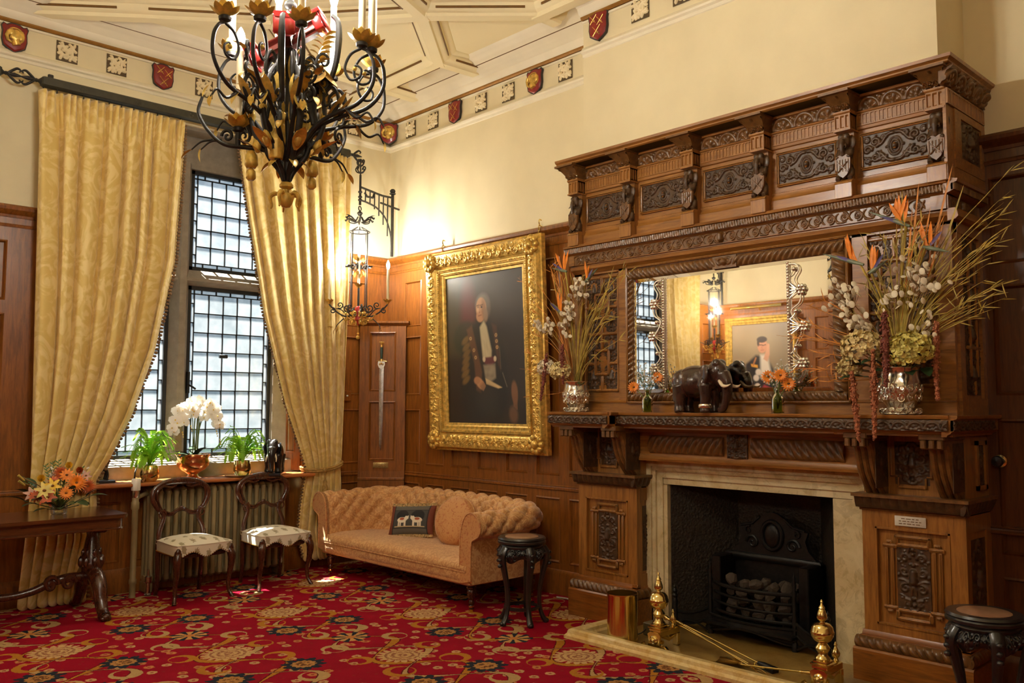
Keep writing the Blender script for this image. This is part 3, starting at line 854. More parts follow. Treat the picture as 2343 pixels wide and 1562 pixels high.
def foliage(w, h, seed=0, dens=1.0):
    """symmetrical scroll-and-mask foliage curves in a w x h field"""
    c = []
    cx = w/2
    k = min(w, h)
    r = .045*k
    R = np.random.RandomState(seed)
    # centre mask
    c.append((A([cx, h*.46], [cx, h*.60]), .13*k, .10*k))
    half = []
    half.append((spiral(cx-.25*w, h*.80, .13*k, 1.5, 0, 1), r, r*.5))
    half.append((spiral(cx-.28*w, h*.60, .12*k, 1.4, -1, -1), r, r*.5))
    half.append((spiral(cx-.26*w, h*.36, .14*k, 1.5, 1.2, 1), r, r*.5))
    half.append((spiral(cx-.20*w, h*.15, .11*k, 1.4, 2., -1), r, r*.5))
    half.append((bez((cx, h*.97), (cx-.2*w, h*.99), (cx-.1*w, h*.75), (cx-.4*w, h*.72)), r*1.1, r*.4))
    half.append((bez((cx, h*.03), (cx-.2*w, h*.0), (cx-.12*w, h*.25), (cx-.42*w, h*.26)), r*1.1, r*.4))
    half.append((bez((cx-.05*w, h*.42), (cx-.2*w, h*.44), (cx-.3*w, h*.5), (cx-.44*w, h*.47)), r*1.2, r*.5))
    half.append((bez((cx-.02*w, h*.38), (cx-.1*w, h*.32), (cx-.05*w, h*.2), (cx-.14*w, h*.1)), r*1.3, r*.4))
    for _ in range(int(16*dens)):
        half.append(dot(cx-R.uniform(.04, .46)*w, R.uniform(.05, .95)*h, R.uniform(.5, 1.1)*r))
    c += mirror(half, cx)
    for q in (.12, .22, .70, .86, .93): c.append(dot(cx, h*q, r*1.4))
    c.append(dot(cx-.05*k, h*.55, r*.7)); c.append(dot(cx+.05*k, h*.55, r*.7)); c.append(dot(cx, h*.50, r*.9))
    return c
def carved(parent, fr, w, h, seed, name='carved_panel', step=.0045, mat='carved', gain=1.1):
    mb = MB(); cs = foliage(w, h, seed)
    mb.relief(fr, w, h, int(w/step), int(h/step), lambda U, V: ch(U, V, cs, gain))
    return cpart(mb, name, M[mat], parent, 60)
GADB = lambda h: gadroon(h, .042, .030, .6)
for (y0, y1, sd) in ((3.94, 4.49, 3), (1.735, 2.29, 4)):
    w = y1-y0
    f = FXr(4.96, y1, 0)
    mb = MB()
    mb.box(4.98, XW, y0+.0, y1, .27, .97)
    # framed front
    mb.fbox(f, 0, w, .27, .335, -.03, .0); mb.fbox(f, 0, w, .875, .97, -.03, .0)
    mb.fbox(f, 0, .075, .335, .875, -.03, 0); mb.fbox(f, w-.075, w, .335, .875, -.03, 0)
    for q in ((.075, w-.075, .335, .345), (.075, w-.075, .865, .875), (.075, .085, .335, .875), (w-.085, w-.075, .335, .875)):
        mb.fbox(f, q[0], q[1], q[2], q[3], -.03, .006)
    # side panel frame
    for yy, sg in ((y0, -1),):
        fs = FSide(4.96, yy, 0)
        mb.fbox(fs, 0, .06, .27, .97, 0, .008); mb.fbox(fs, .30, XW-4.96, .27, .97, 0, .008); mb.fbox(fs, .06, .30, .27, .36, 0, .008); mb.fbox(fs, .06, .30, .88, .97, 0, .008)
    pil = cpart(mb, 'pilaster', OZ)
    g = FXr(4.975, y1-.11, .37); sw, sh = w-.22, .47
    mb = MB(); strapwork(mb, g, sw, sh); cpart(mb, 'strapwork', OZ, pil)
    carved(pil, FXr(4.973, y1-.11-.23*sw, .37+.10*sh), .54*sw, .80*sh, sd, gain=1.25)
    mb = MB(); fs = FSide(5.03, y0-.002, .38)
    cs = foliage(.22, .46, sd+7)
    mb.relief(fs, .22, .46, 44, 92, lambda U, V: ch(U, V, cs)); cpart(mb, 'carved_panel', M['carved'], pil, 60)
    # plinth with gadrooned bolection
    mb = MB()
    mb.box(4.885, XW, y0-.045, y1+.04, 0, .19)
    mb.mould([(0, .19), (.03, .19), (.02, .20), (0, .20)], FXr(4.915, y1+.04, 0), 0, w+.085)
    mb.mould([(-.03, .255), (.012, .255), (.012, .27), (0, .29), (-.03, .29)], FXr(4.96, y1, 0), -.012, w+.012)
    mb.mould([(-.03, .255), (.012, .255), (.012, .27), (0, .29), (-.03, .29)], FSide(4.96, y0, 0), -.012, .4)
    mb.box(4.93, XW, y0-.02, y1+.02, .18, .262)
    pl = cpart(mb, 'plinth', M['wains_h'])
    mb = MB(); mb.relief(FXr(4.93, y1+.035, .19), w+.07, .07, 150, 12, gadroon(.07, .045, .036, .5)); mb.relief(FSide(4.90, y0-.02, .19), .4, .07, 90, 12, gadroon(.07, .045, .026, .5))
    cpart(mb, 'gadroon', M['carved2'], pl, 60)
    # capital
    mb = MB()
    mb.mould([(-.05, .965), (.008, .965), (.012, .975), (0, .985), (-.05, .985)], FXr(4.96, y1, 0), -.01, w+.01)
    mb.box(4.885, XW, y0-.05, y1+.03, 1.045, 1.063); mb.box(4.93, XW, y0-.02, y1+.01, .98, 1.05)
    cp_ = cpart(mb, 'capital', M['carved2'])
    def capg(U, V): return .005+.035*(V/.065)**.7*(.6+.4*(np.abs(np.sin(pi*U/.05))**.5))
    mb = MB(); mb.relief(FXr(4.93, y1+.02, .982), w+.06, .065, 160, 9, capg); mb.relief(FSide(4.90, y0-.015, .982), .42, .065, 100, 9, lambda U, V: capg(U, V)*.9)
    cpart(mb, 'carved_moulding', M['carved'], cp_, 60)
    # block above the capital, behind the corbels
    mb = MB(); mb.box(4.995, XW, y0-.005, y1, 1.06, 1.41)
    fs = FSide(4.995, y0-.005, 0)
    for q in ((.14, .17, 1.10, 1.37), (.27, .30, 1.10, 1.37), (.14, .30, 1.10, 1.125), (.14, .30, 1.345, 1.37)): mb.fbox(fs, q[0], q[1], q[2], q[3], 0, .012)
    blk = cpart(mb, 'corbel_block', M['oak_z'])
    mb = MB(); mb.relief(FSide(5.165, y0-.006, 1.125), .10, .22, 24, 48, lambda U, V: ch(U, V, foliage(.10, .22, 9))); cpart(mb, 'carved_panel', M['carved'], blk, 60)
    carved(blk, FXr(4.994, (y0+y1)/2+.095, 1.12), .19, .24, sd+20, gain=.9)
    mb = MB(); g2 = FXr(4.994, (y0+y1)/2+.12, 1.10)
    for q in ((0, .04, .06, .07), (.2, .24, .06, .07), (.04, .05, 0, .06), (.19, .2, 0, .06), (.04, .2, 0, .012), (0, .01, .06, .22), (.23, .24, .06, .22)): mb.bbox(*q, 0, .012, .003, 0, g2)
    cpart(mb, 'strapwork', OZ, blk)
# ---- corbels: reeded scroll consoles
def corbel():
    mb = MB(); wd = .115
    side = cr([(0, 0), (.03, .0), (.075, .05), (.125, .12), (.155, .20), (.165, .25), (.19, .29), (.225, .30), (.245, .27), (.25, .315), (.24, .345), (.0, .345)], 5)
    # n (outward), v (up)
    mb.prism([(n, v) for n, v in side], F((0, 0, 0), (-1, 0, 0), (0, 0, 1), (0, 1, 0)), -wd/2, wd/2)
    # reeds following the front
    front = cr([(.03, .0), (.08, .055), (.13, .125), (.16, .205), (.172, .255), (.2, .292), (.228, .298), (.246, .275)], 6)
    for y in (-.037, 0, .037):
        mb.tube([(-n, y, v) for n, v in front], [.014, .018, .02, .02, .016], 8)
    mb.bbox(-.29, .0, -wd/2-.01, wd/2+.01, .315, .352, .006)
    for y in (-.042, 0, .042): mb.bbox(-.296, -.26, y-.015, y+.015, .27, .32, .006)
    return mb
cb = None
for y in (4.385, 3.985, 2.205, 1.795):
    if cb is None:
        cb = corbel().build('corbel', M['carved2'], CP, angle=40)
        fo = MB(); cs = foliage(.16, .26, 31)
        fo.relief(F((-.16, -.0585, .04), (1, 0, 0), (0, 0, 1), (0, -1, 0)), .16, .26, 36, 56, lambda U, V: ch(U, V, cs, .6)*(np.abs(U-.16) < .02+.62*V), skirt=.004)
        fb = fo.build('carved_side', M['carved'], cb, angle=60)
        c_ = cb
    else:
        c_ = cb.copy(); COL.objects.link(c_); c_.parent = CP
        d_ = fb.copy(); COL.objects.link(d_); d_.parent = c_
    c_.location = (4.995-CHO[0], y-CHO[1], 1.063)
# ---- mantel shelf
mb = MB()
SH = [(0, 1.40), (.025, 1.40), (.03, 1.41), (.045, 1.418), (.05, 1.426), (.06, 1.43), (.06, 1.487), (.075, 1.492), (.08, 1.50), (.08, 1.512), (0, 1.512)]
def shelf_piece(X, y1, y0):
    mb.box(X+.05, XW, y0+.02, y1-.02, 1.40, 1.512)
    mb.mould([(n-.02, v) for n, v in SH], FXr(X+.06, y1, 0), 0, y1-y0)
shelf_piece(4.66, 4.53, 3.945); shelf_piece(4.75, 3.96, 2.31); shelf_piece(4.66, 2.325, 1.69)
fs = FSide(4.66, 1.69, 0); mb.mould([(n-.04, v) for n, v in SH], fs, .01, XW-4.66)
fs = FSide(4.66, 3.945, 0); mb.mould([(n-.06, v) for n, v in SH], fs, .01, .1)
sh = cpart(mb, 'mantel_shelf', OY)
mb = MB()
for X, y1, ln in ((4.66, 4.52, .565), (4.75, 3.94, 1.62), (4.66, 2.32, .625)):
    mb.relief(FXr(X-.0+.002, y1, 1.430), ln, .056, int(ln/.005), 14, lunettes(.056, .085, .012))
mb.relief(FSide(4.67, 1.672, 1.43), .6, .056, 110, 14, lunettes(.056, .085, .012))
cpart(mb, 'carved_band', M['carved'], sh, 60)
# ---- frieze above the marble
mb = MB()
mb.box(5.0, XW, 2.29, 3.94, 1.17, 1.41)
mb.mould([(0, 1.17), (.02, 1.17), (.025, 1.185), (.012, 1.20), (.008, 1.215), (0, 1.215)], FXr(5.0, 3.94, 0), 0, 1.65)
mb.mould([(0, 1.37), (.05, 1.375), (.08, 1.40), (.08, 1.41), (0, 1.41)], FXr(5.0, 3.94, 0), 0, 1.65)
fz = cpart(mb, 'frieze', OY)
mb = MB()
mb.relief(FXr(5.0, 3.84, 1.225), .61, .125, 150, 18, gadroon(.125, .052, .034, -.55))
mb.relief(FXr(5.0, 3.02, 1.225), .62, .125, 150, 18, gadroon(.125, .052, .034, .55))
cpart(mb, 'gadroon', M['carved2'], fz, 60)
carved(fz, FXr(4.985, 3.20, 1.215), .15, .16, 12, 'carved_boss', .004, 'carved', 1.5)
# ---- overmantel body
mb = MB()
mb.box(4.95, XW, YR, YL, 1.51, 2.86)
f = FXr(4.95, YL, 0); W = YL-YR
for a0, a1 in ((0, .075), (.435, .535), (W-.555, W-.465), (W-.085, W)):
    mb.fbox(f, a0, a1, 1.60, 2.56, 0, .03)
mb.fbox(f, 0, W, 1.51, 1.585, 0, .035); mb.mould([(0, 1.58), (.042, 1.58), (.045, 1.59), (.03, 1.60), (0, 1.60)], f, 0, W)
mb.fbox(f, 0, W, 2.545, 2.62, 0, .03)
mb.mould([(0, 2.555), (.04, 2.56), (.055, 2.575), (.075, 2.585), (.08, 2.605), (.07, 2.61), (.07, 2.622), (0, 2.622)], f, 0, W)
mb.fbox(f, 0, W, 2.62, 2.70, 0, .085)
for a0, a1 in ((0, .05), (W-.08, W)): mb.fbox(f, a0, a1, 2.62, 2.70, 0, .092)
mb.mould([(0, 2.695), (.09, 2.695), (.10, 2.703), (.12, 2.707), (.12, 2.745), (.14, 2.75), (.145, 2.765), (.12, 2.77), (0, 2.79)], f, -.02, W+.02)
# right return
fs = FSide(4.95, YR, 0)
for a0, a1 in ((0, .07), (.34, XW-4.95)): mb.fbox(fs, a0, a1, 1.60, 2.56, 0, .016)
for z0, z1 in ((1.51, 1.60), (2.50, 2.62)): mb.fbox(fs, 0, XW-4.95, z0, z1, 0, .018)
mb.mould([(0, 2.555), (.04, 2.56), (.055, 2.575), (.05, 2.605), (.04, 2.622), (0, 2.622)], fs, -.08, XW-4.95)
mb.fbox(fs, -.085, XW-4.95, 2.62, 2.70, 0, .008)
mb.mould([(0, 2.695), (.02, 2.695), (.05, 2.707), (.05, 2.745), (.07, 2.75), (.075, 2.765), (.05, 2.77), (0, 2.79)], fs, -.13, XW-4.95)
om = cpart(mb, 'overmantel', OY)
# scroll frieze
def vine(w, h, p):
    cs = []; n = int(round(w/p)); p = w/n
    for k in range(n):
        c = (k+.5)*p; s = 1 if k % 2 else -1
        if k < n/2: dd = s
        else: dd = s
        cs.append((spiral(c, h*.5+s*h*.04, h*.40, 1.7, pi*.5*s, -dd), h*.075, h*.045))
        cs.append((bez((c-p*.5, h*(.5-s*.32)), (c-.3*p, h*(.5-s*.5)), (c-.1*p, h*(.5-s*.45)), (c+.1*p, h*(.5-s*.36))), h*.1, h*.06))
        cs.append((bez((c+.35*p, h*.5), (c+.4*p, h*.7), (c+.5*p, h*.8), (c+.6*p, h*.85)), h*.09, h*.03))
        cs.append((bez((c+.35*p, h*.5), (c+.4*p, h*.3), (c+.5*p, h*.2), (c+.6*p, h*.15)), h*.09, h*.03))
        cs.append(dot(c, h*.5+s*h*.04, h*.09))
    cs.append((A([w/2, h*.3], [w/2, h*.7]), h*.3, h*.3))
    return cs
mb = MB(); vw = W-.16; cs = vine(vw, .072, .085)
mb.relief(FXr(4.95-.086, YL-.05, 2.625), vw, .072, int(vw/.0021), 34, lambda U, V: ch(U, V, cs, 1.5), skirt=.004)
cpart(mb, 'scroll_frieze', M['carved2'], om, 60)
mb = MB()
cs2 = vine(.36, .06, .075)
mb.relief(FSide(4.90, YR-.009, 2.63), .40, .06, 90, 14, lambda U, V: ch(U, V, cs2, 1.), skirt=.004)
mb.relief(FXr(4.95-.121, YL+.02, 2.709), W+.04, .036, int((W+.04)/.0045), 6, lambda U, V: .011*np.abs(np.sin(pi*(U+V*.15)/.019))**.6)
mb.relief(FSide(4.82, YR-.052, 2.709), .5, .036, 110, 6, lambda U, V: .011*np.abs(np.sin(pi*U/.019))**.6)
cpart(mb, 'bead_moulding', M['carved2'], om, 60)
# side carved panels either side of the mirror
def side_panel(y1, w):
    fr = FXr(4.951, y1, 1.66); h = .87
    cs = []
    for k in range(4):
        for q in (0, 1):
            c = foliage(w/2, h/4, 40+k*2+q, .6)
            cs += [(np.array(p)+A(q*w/2, k*h/4), a, b) for p, a, b in c]
    mb = MB(); mb.relief(fr, w, h, int(w/.0055), int(h/.0055), lambda U, V: ch(U, V, cs, 1.0))
    o = cpart(mb, 'carved_panel', M['carved'], om, 60)
    mb = MB()
    def bar(a0, a1, b0, b1): mb.bbox(a0, a1, b0, b1, 0, .014, .004, 0, fr); mb.bbox(a0+.005, a1-.005, b0+.005, b1-.005, .014, .02, .002, 0, fr)
    s = .022
    for b in (.0, .20, .42, .62, h-s): bar(0 if b in (0, h-s) else .0, w, b, b+s) if b in (.0, .42, h-s) else (bar(0, w*.28, b, b+s), bar(w*.72, w, b, b+s))
    bar(0, s, 0, h); bar(w-s, w, 0, h)
    for b0, b1 in ((.12, .32), (.54, .74)):
        bar(w*.28, w*.28+s, b0, b1); bar(w*.72-s, w*.72, b0, b1); bar(w*.28, w*.72, b0, b0+s); bar(w*.28, w*.72, b1-s, b1)
    bar(w/2-s/2, w/2+s/2, 0, .12); bar(w/2-s/2, w/2+s/2, .32, .54); bar(w/2-s/2, w/2+s/2, .74, h)
    cpart(mb, 'strapwork', OZ, om)
side_panel(YL-.085, .34); side_panel(2.265, .425)
mb = MB(); cs3 = []
for k in range(4): cs3 += [(np.array(p)+A(0, k*.22), a, b) for p, a, b in foliage(.25, .22, 70+k, .8)]
mb.relief(FSide(5.03, YR-.002, 1.62), .25, .86, 50, 170, lambda U, V: ch(U, V, cs3, 1.0)); cpart(mb, 'carved_panel', M['carved'], om, 60)
mb = MB(); fs = FSide(5.03, YR-.003, 1.62)
for q in ((.0, .25, .42, .44), (.07, .09, .1, .42), (.17, .19, .1, .42), (.07, .09, .44, .76), (.17, .19, .44, .76), (.12, .14, 0, .15), (.12, .14, .7, .86), (.03, .23, .25, .27), (.03, .23, .6, .62)): mb.bbox(*q, 0, .016, .004, 0, fs)
cpart(mb, 'strapwork', OZ, om)
# ---- attic
YA1, YA0 = 4.445, 1.70
WA = YA1-YA0
mb = MB()
f = FXr(4.90, YA1, 0)
mb.box(4.90, 4.99, YA0, YA1, 2.76, 3.38); mb.box(4.90, XW, YA0, YB0-.002, 2.76, 3.38)
mb.mould([(0, 2.765), (.035, 2.775), (.035, 2.835), (.025, 2.845), (.012, 2.868), (.012, 2.884), (0, 2.89)], f, 0, WA)
mb.mould([(0, 3.165), (.012, 3.17), (.016, 3.185), (.012, 3.19), (.012, 3.262), (.02, 3.266), (.024, 3.275), (.0, 3.28)], f, 0, WA)
mb.mould([(0, 3.345), (.05, 3.35), (.06, 3.37), (0, 3.372)], f, 0, WA)
# side return of the attic
mb.box(4.80, 4.905, YA0-.0008, YA0+.016, 2.762, 3.36)
fs = FSide(4.90, YA0, 0)
for a0, a1 in ((0, .09), (.40, XW-4.90)): mb.fbox(fs, a0, a1, 2.91, 3.13, 0, .0102)
mb.fbox(fs, 0, XW-4.9, 2.845, 2.91, 0, .01); mb.fbox(fs, 0, XW-4.9, 3.13, 3.17, 0, .01); mb.fbox(fs, -.04, XW-4.9, 2.765, 2.84, 0, .012)
at = cpart(mb, 'attic', OY)
mb = MB()
cen = [4.397, 3.893, 3.360, 2.829, 2.274, 1.755]
for a, b in zip(cen[:-1], cen[1:]):
    g0, g1 = a-.055, b+.055
    mb.relief(FXr(4.884, g0, 3.19), g0-g1, .072, int((g0-g1)/.0042), 12, flutes(.072, .0245, .013), skirt=.016)
mb.relief(FSide(4.80, YA0-.012, 3.175), XW-4.80, .085, 130, 12, flutes(.085, .0235, .007), skirt=.01)
cpart(mb, 'fluted_band', OZ, at, 25)
mb = MB()
for a, b in zip(cen[:-1], cen[1:]):
    g0, g1 = a-.06, b+.06; n = (g0-g1)
    lf = lunettes(.078, n/3., .018)
    mb.relief(FXr(4.899, g0, 3.272), n, .078, int(n/.004), 18, lambda U, V: lf(U, V)+.02*(V/.078), skirt=.005)
lf2 = lunettes(.11, .13, .022)
mb.relief(FSide(4.74, YA0-.0, 3.268), XW-4.74, .10, 150, 20, lambda U, V: lf2(U, V)+.05*(V/.1), skirt=.01)
cpart(mb, 'lunette_band', M['carved2'], at, 60)
# five carved attic panels
def attic_curves(w, h):
    cx, cy = w/2, h/2; k = h; r = .05*k
    cs = [dot(cx, cy, .10*k)]
    t = np.linspace(0, 2*pi, 30)
    cs.append((np.stack([cx+.13*k*np.cos(t), cy+.19*k*np.sin(t)], 1), .03*k, .03*k))
    cs.append((np.stack([cx+.20*k*np.cos(t), cy+.28*k*np.sin(t)], 1), .025*k, .025*k))
    half = []
    half.append((bez((cx-.05*k, cy+.42*k), (cx-.35*k, cy+.45*k), (cx-.3*k, cy+.1*k), (cx-.55*k, cy+.12*k)), r, r*.8))
    half.append((bez((cx-.05*k, cy-.42*k), (cx-.35*k, cy-.45*k), (cx-.3*k, cy-.1*k), (cx-.55*k, cy-.12*k)), r, r*.8))
    half.append((spiral(cx-.60*k, cy+.24*k, .15*k, 1.4, -1.2, 1), r, r*.6)); half.append((spiral(cx-.60*k, cy-.24*k, .15*k, 1.4, 1.2, -1), r, r*.6))
    half.append((spiral(cx-.84*k, cy+.02*k, .13*k, 1.3, 0, 1), r, r*.6)); half.append((spiral(cx-.86*k, cy+.33*k, .09*k, 1.3, 2, -1), r*.9, r*.6)); half.append((spiral(cx-.84*k, cy-.32*k, .10*k, 1.3, 0, 1), r*.9, r*.6))
    half.append((spiral(cx-.34*k, cy+.33*k, .09*k, 1.2, 0, 1), r*.9, r*.6)); half.append((spiral(cx-.36*k, cy-.34*k, .09*k, 1.2, 3, -1), r*.9, r*.6))
    R = np.random.RandomState(5)
    for _ in range(16): half.append(dot(cx-R.uniform(.25, .94)*k, cy+R.uniform(-.44, .44)*k, R.uniform(.5, 1.)*r))
    cs += mirror(half, cx)
    return cs
pw_, ph_ = .366, .186
mb = MB(); cs = attic_curves(pw_, ph_)
mb.relief(F((0, 0, 0), (0, -1, 0), (0, 0, 1), (-1, 0, 0)), pw_, ph_, 110, 58, lambda U, V: ch(U, V, cs, 1.25)+.001)
ap = mb.build('carved_panel', M['carved'], at, angle=60)
bm_ = MB(); bm_.ball((-.012, -pw_/2, ph_/2), .016, 12, 8, sc=(.6, .8, 1.2)); ab = bm_.build('boss', M['oak_z'], ap)
fm = MB()
for q in ((-.016, pw_+.016, -.016, 0), (-.016, pw_+.016, ph_, ph_+.016), (-.016, 0, 0, ph_), (pw_, pw_+.016, 0, ph_)): fm.bbox(*q, -.005, .014, .005, 0, F((0, 0, 0), (0, -1, 0), (0, 0, 1), (-1, 0, 0)))
af = fm.build('panel_frame', M['oak_y'], ap)
for k, (a, b) in enumerate(zip(cen[:-1], cen[1:])):
    c_ = (a+b)/2
    if k == 0: o = ap
    else:
        o = ap.copy(); COL.objects.link(o); o.parent = at
        for q in (ab, af):
            d_ = q.copy(); COL.objects.link(d_); d_.parent = o
    o.location = (4.894-CHO[0], c_-.005+pw_/2-CHO[1], 2.938)
mb = MB(); cs4 = foliage(.28, .21, 90)
mb.relief(FSide(5.0, YA0-.002, 2.915), .29, .21, 60, 46, lambda U, V: ch(U, V, cs4, 1.1)); cpart(mb, 'carved_panel', M['carved'], at, 60)
# ---- cornice slab on top
mb = MB()
CO = [(-.2, 3.362), (.0, 3.362), (.012, 3.370), (.012, 3.378), (.02, 3.384), (.03, 3.388), (.034, 3.404), (-.2, 3.406)]
mb.mould([(n, v) for n, v in CO], FXr(4.72, 4.48, 0), 0, 4.48-1.66, 0, 0, .0+1.)
mb.mould([(n, v) for n, v in CO], FSide(4.72, 1.66, 0), 0, XW-4.72, 0, 1., 0.)
mb.box(4.72, XW, 1.66, YB0, 3.362, 3.404); mb.box(4.72, 4.97, YB0, 4.48, 3.362, 3.404)
cpart(mb, 'cornice', OY)
# ---- six brackets with seated elephants holding shields
def bracket():
    mb = MB()
    fr = F((0, 0, 0), (0, -1, 0), (0, 0, 1), (-1, 0, 0))
    mb.bbox(-.052, .052, 2.76, 2.848, 0, .105, .003, 0, fr)
    mb.mould([(0, 2.845), (.11, 2.845), (.105, 2.855), (.085, 2.868), (0, 2.868)], fr, -.053, .053)
    mb.fbox(fr, -.045, .045, 2.86, 3.17, 0, .045)
    mb.mould([(0, 3.155), (.106, 3.155), (.106, 3.165), (0, 3.168)], fr, -.051, .051)
    mb.fbox(fr, -.047, .047, 3.165, 3.258, 0, .088)
    mb.relief(F(fr.p(-.047, 3.165, .098), fr.u, fr.v, fr.n), .094, .09, 25, 12, flutes(.09, .0313, .009), skirt=.012)
    mb.relief(F((-.0, -.047, 3.165), (-1, 0, 0), (0, 0, 1), (0, -1, 0)), .098, .09, 25, 12, flutes(.09, .0245, .006), skirt=.01)
    mb.mould([(0, 3.255), (.10, 3.255), (.108, 3.262), (.108, 3.272), (.1, 3.275), (0, 3.275)], fr, -.052, .052)
    return mb
def elephant_head(mb):
    # u=-y, out=-x; local centre of figure
    def P(a, z, n): return (-n, -a, z)
    mb.ball(P(0, 3.095, .066), .042, 12, 8, sc=(.95, .9, 1.1))
    mb.ball(P(0, 3.02, .06), .043, 12, 8, sc=(1, .95, 1.1))
    mb.ball(P(-.016, 3.125, .08), .02, 10, 6); mb.ball(P(.016, 3.125, .08), .02, 10, 6)
    mb.tube([P(0, 3.10, .10), P(0, 3.07, .112), P(0, 3.035, .108), P(.004, 3.01, .098)], [.018, .015, .012, .010], 8)
    for s in (-1, 1):
        mb.ball(P(s*.04, 3.09, .058), .03, 10, 6, sc=(.35, .75, 1.25))
        mb.tube([P(s*.02, 3.075, .098), P(s*.026, 3.055, .112), P(s*.024, 3.047, .12)], [.005, .003], 6)
        mb.tube([P(s*.036, 3.05, .06), P(s*.04, 3.01, .082), P(s*.03, 2.995, .104)], [.017, .014, .013], 8)
        mb.tube([P(s*.03, 2.93, .06), P(s*.038, 2.89, .075), P(s*.036, 2.872, .095)], [.022, .018, .016], 8)
    mb.ball(P(0, 2.93, .055), .045, 12, 8, sc=(1, .95, 1.2))
    return mb
bk = bracket().build('bracket', M['oak_z'], CP, angle=30)
capm = MB()
fr0 = F((0, 0, 0), (0, -1, 0), (0, 0, 1), (-1, 0, 0))
nu, nv = 60, 26
u = np.linspace(0, 1, nu); v = np.linspace(0, 1, nv); U, V = np.meshgrid(u, v, indexing='ij')
lf3 = lunettes(1., .5, 1.)
half = .052+.034*V**1.6; dep = .10+.10*V**1.6
capm.grid(fr0.P((U*2-1)*half, 3.275+V*.085, dep+.022*lf3(U, V)))
for s in (-1, 1): capm.grid(fr0.P(s*half[0][None, :]*np.ones((12, 1)), 3.275+v[None, :]*.085*np.ones((12, 1)), np.linspace(0, 1, 12)[:, None]*(dep[0][None, :]+.004)))
capm.fbox(fr0, -.09, .09, 3.352, 3.366, 0, .21)
cpo = capm.build('bracket_capital', M['carved2'], bk, angle=50)
el = blob('carved_elephant', elephant_head(MB()), M['carved'], .004, bk, smooth=1)
shm = MB()
sh_out = [(-.042, .0), (-.045, -.03), (-.042, -.075), (-.025, -.11), (0, -.128), (.025, -.11), (.042, -.075), (.045, -.03), (.042, 0), (.02, .008), (0, -.002), (-.02, .008)]
shm.prism([(a, 3.005+b) for a, b in sh_out], fr0, .086, .104)
for k in range(5): shm.tube([fr0.p(-.034+k*.017, 2.985, .105), fr0.p(-.034+k*.017, 2.915, .105)], .003, 5)
shm.tube([fr0.p(-.03, 2.97, .107), fr0.p(.03, 2.91, .107)], .0035, 5); shm.tube([fr0.p(.03, 2.97, .107), fr0.p(-.03, 2.91, .107)], .0035, 5)
sho = shm.build('carved_shield', M['carved2'], bk, angle=40)
for k, y in enumerate(cen):
    if k == 0: o = bk
    else:
        o = bk.copy(); COL.objects.link(o); o.parent = CP
        for q in (cpo, el, sho):
            d_ = q.copy(); COL.objects.link(d_); d_.parent = o
    o.location = (4.90-CHO[0], y-CHO[1], 0)
# ================================================================== mirror
MO = (4.9, 3.14, 1.575)
MR = thing('overmantel_mirror', 'wide mirror in a dark oak frame with twisted border above the mantel', 'mirror', MO)
mb = MB(); my1, my0, mz0, mz1 = 3.965, 2.305, 1.575, 2.56
gy1, gy0, gz0, gz1 = 3.895, 2.415, 1.655, 2.455
for q in ((my1, gy1, mz0, mz1), (gy0, my0, mz0, mz1), (gy1, gy0, mz0, gz0), (gy1, gy0, gz1, mz1)): mb.fbox(FXr(4.92, 0, 0), -q[0], -q[1], q[2], q[3], -.03, .012)
for q in ((my1, my0, mz0, mz0+.014), (my1, my0, mz1-.014, mz1), (my1, my1-.014, mz0, mz1), (my0+.014, my0, mz0, mz1)): mb.bbox(-q[0], -q[1], q[2], q[3], .012, .034, .004, 0, FXr(4.92, 0, 0))
fr_ = mb.build('frame', M['oak_z'], MR, off=MO)
mb = MB(); t_ = .078
mb.relief(FXr(4.91, my1-.02, mz1-.02-t_), (my1-my0-.04)/2, t_, 190, 14, gadroon(t_, .04, .034, .55)); mb.relief(FXr(4.91, (my1+my0)/2, mz1-.02-t_), (my1-my0-.04)/2, t_, 190, 14, gadroon(t_, .04, .034, -.55))
mb.relief(FXr(4.91, my1-.02, mz0+.012), (my1-my0-.04)/2, .062, 190, 14, gadroon(.062, .04, .03, -.55)); mb.relief(FXr(4.91, (my1+my0)/2, mz0+.012), (my1-my0-.04)/2, .062, 190, 14, gadroon(.062, .04, .03, .55))
mb.relief(F((4.91, my1-.066, mz0+.07), (0, 0, 1), (0, 1, 0), (-1, 0, 0)), .82, .055, 190, 12, gadroon(.055, .04, .03, .55)); mb.relief(F((4.91, my0+.105, mz0+.07), (0, 0, 1), (0, -1, 0), (-1, 0, 0)), .82, .09, 190, 14, gadroon(.09, .04, .034, .55))
cs = [(spiral(.09-.03, .04, .03, 1.2, 0, 1), .008, .006), (spiral(.09+.03, .04, .03, 1.2, pi, -1), .008, .006), dot(.09, .04, .024)]
mb.relief(FXr(4.885, (my1+my0)/2+.09, mz1-.1), .18, .08, 50, 24, lambda U, V: ch(U, V, cs, 1.2))
mb.build('rope_moulding', M['carved2'], fr_, off=MO, angle=60)
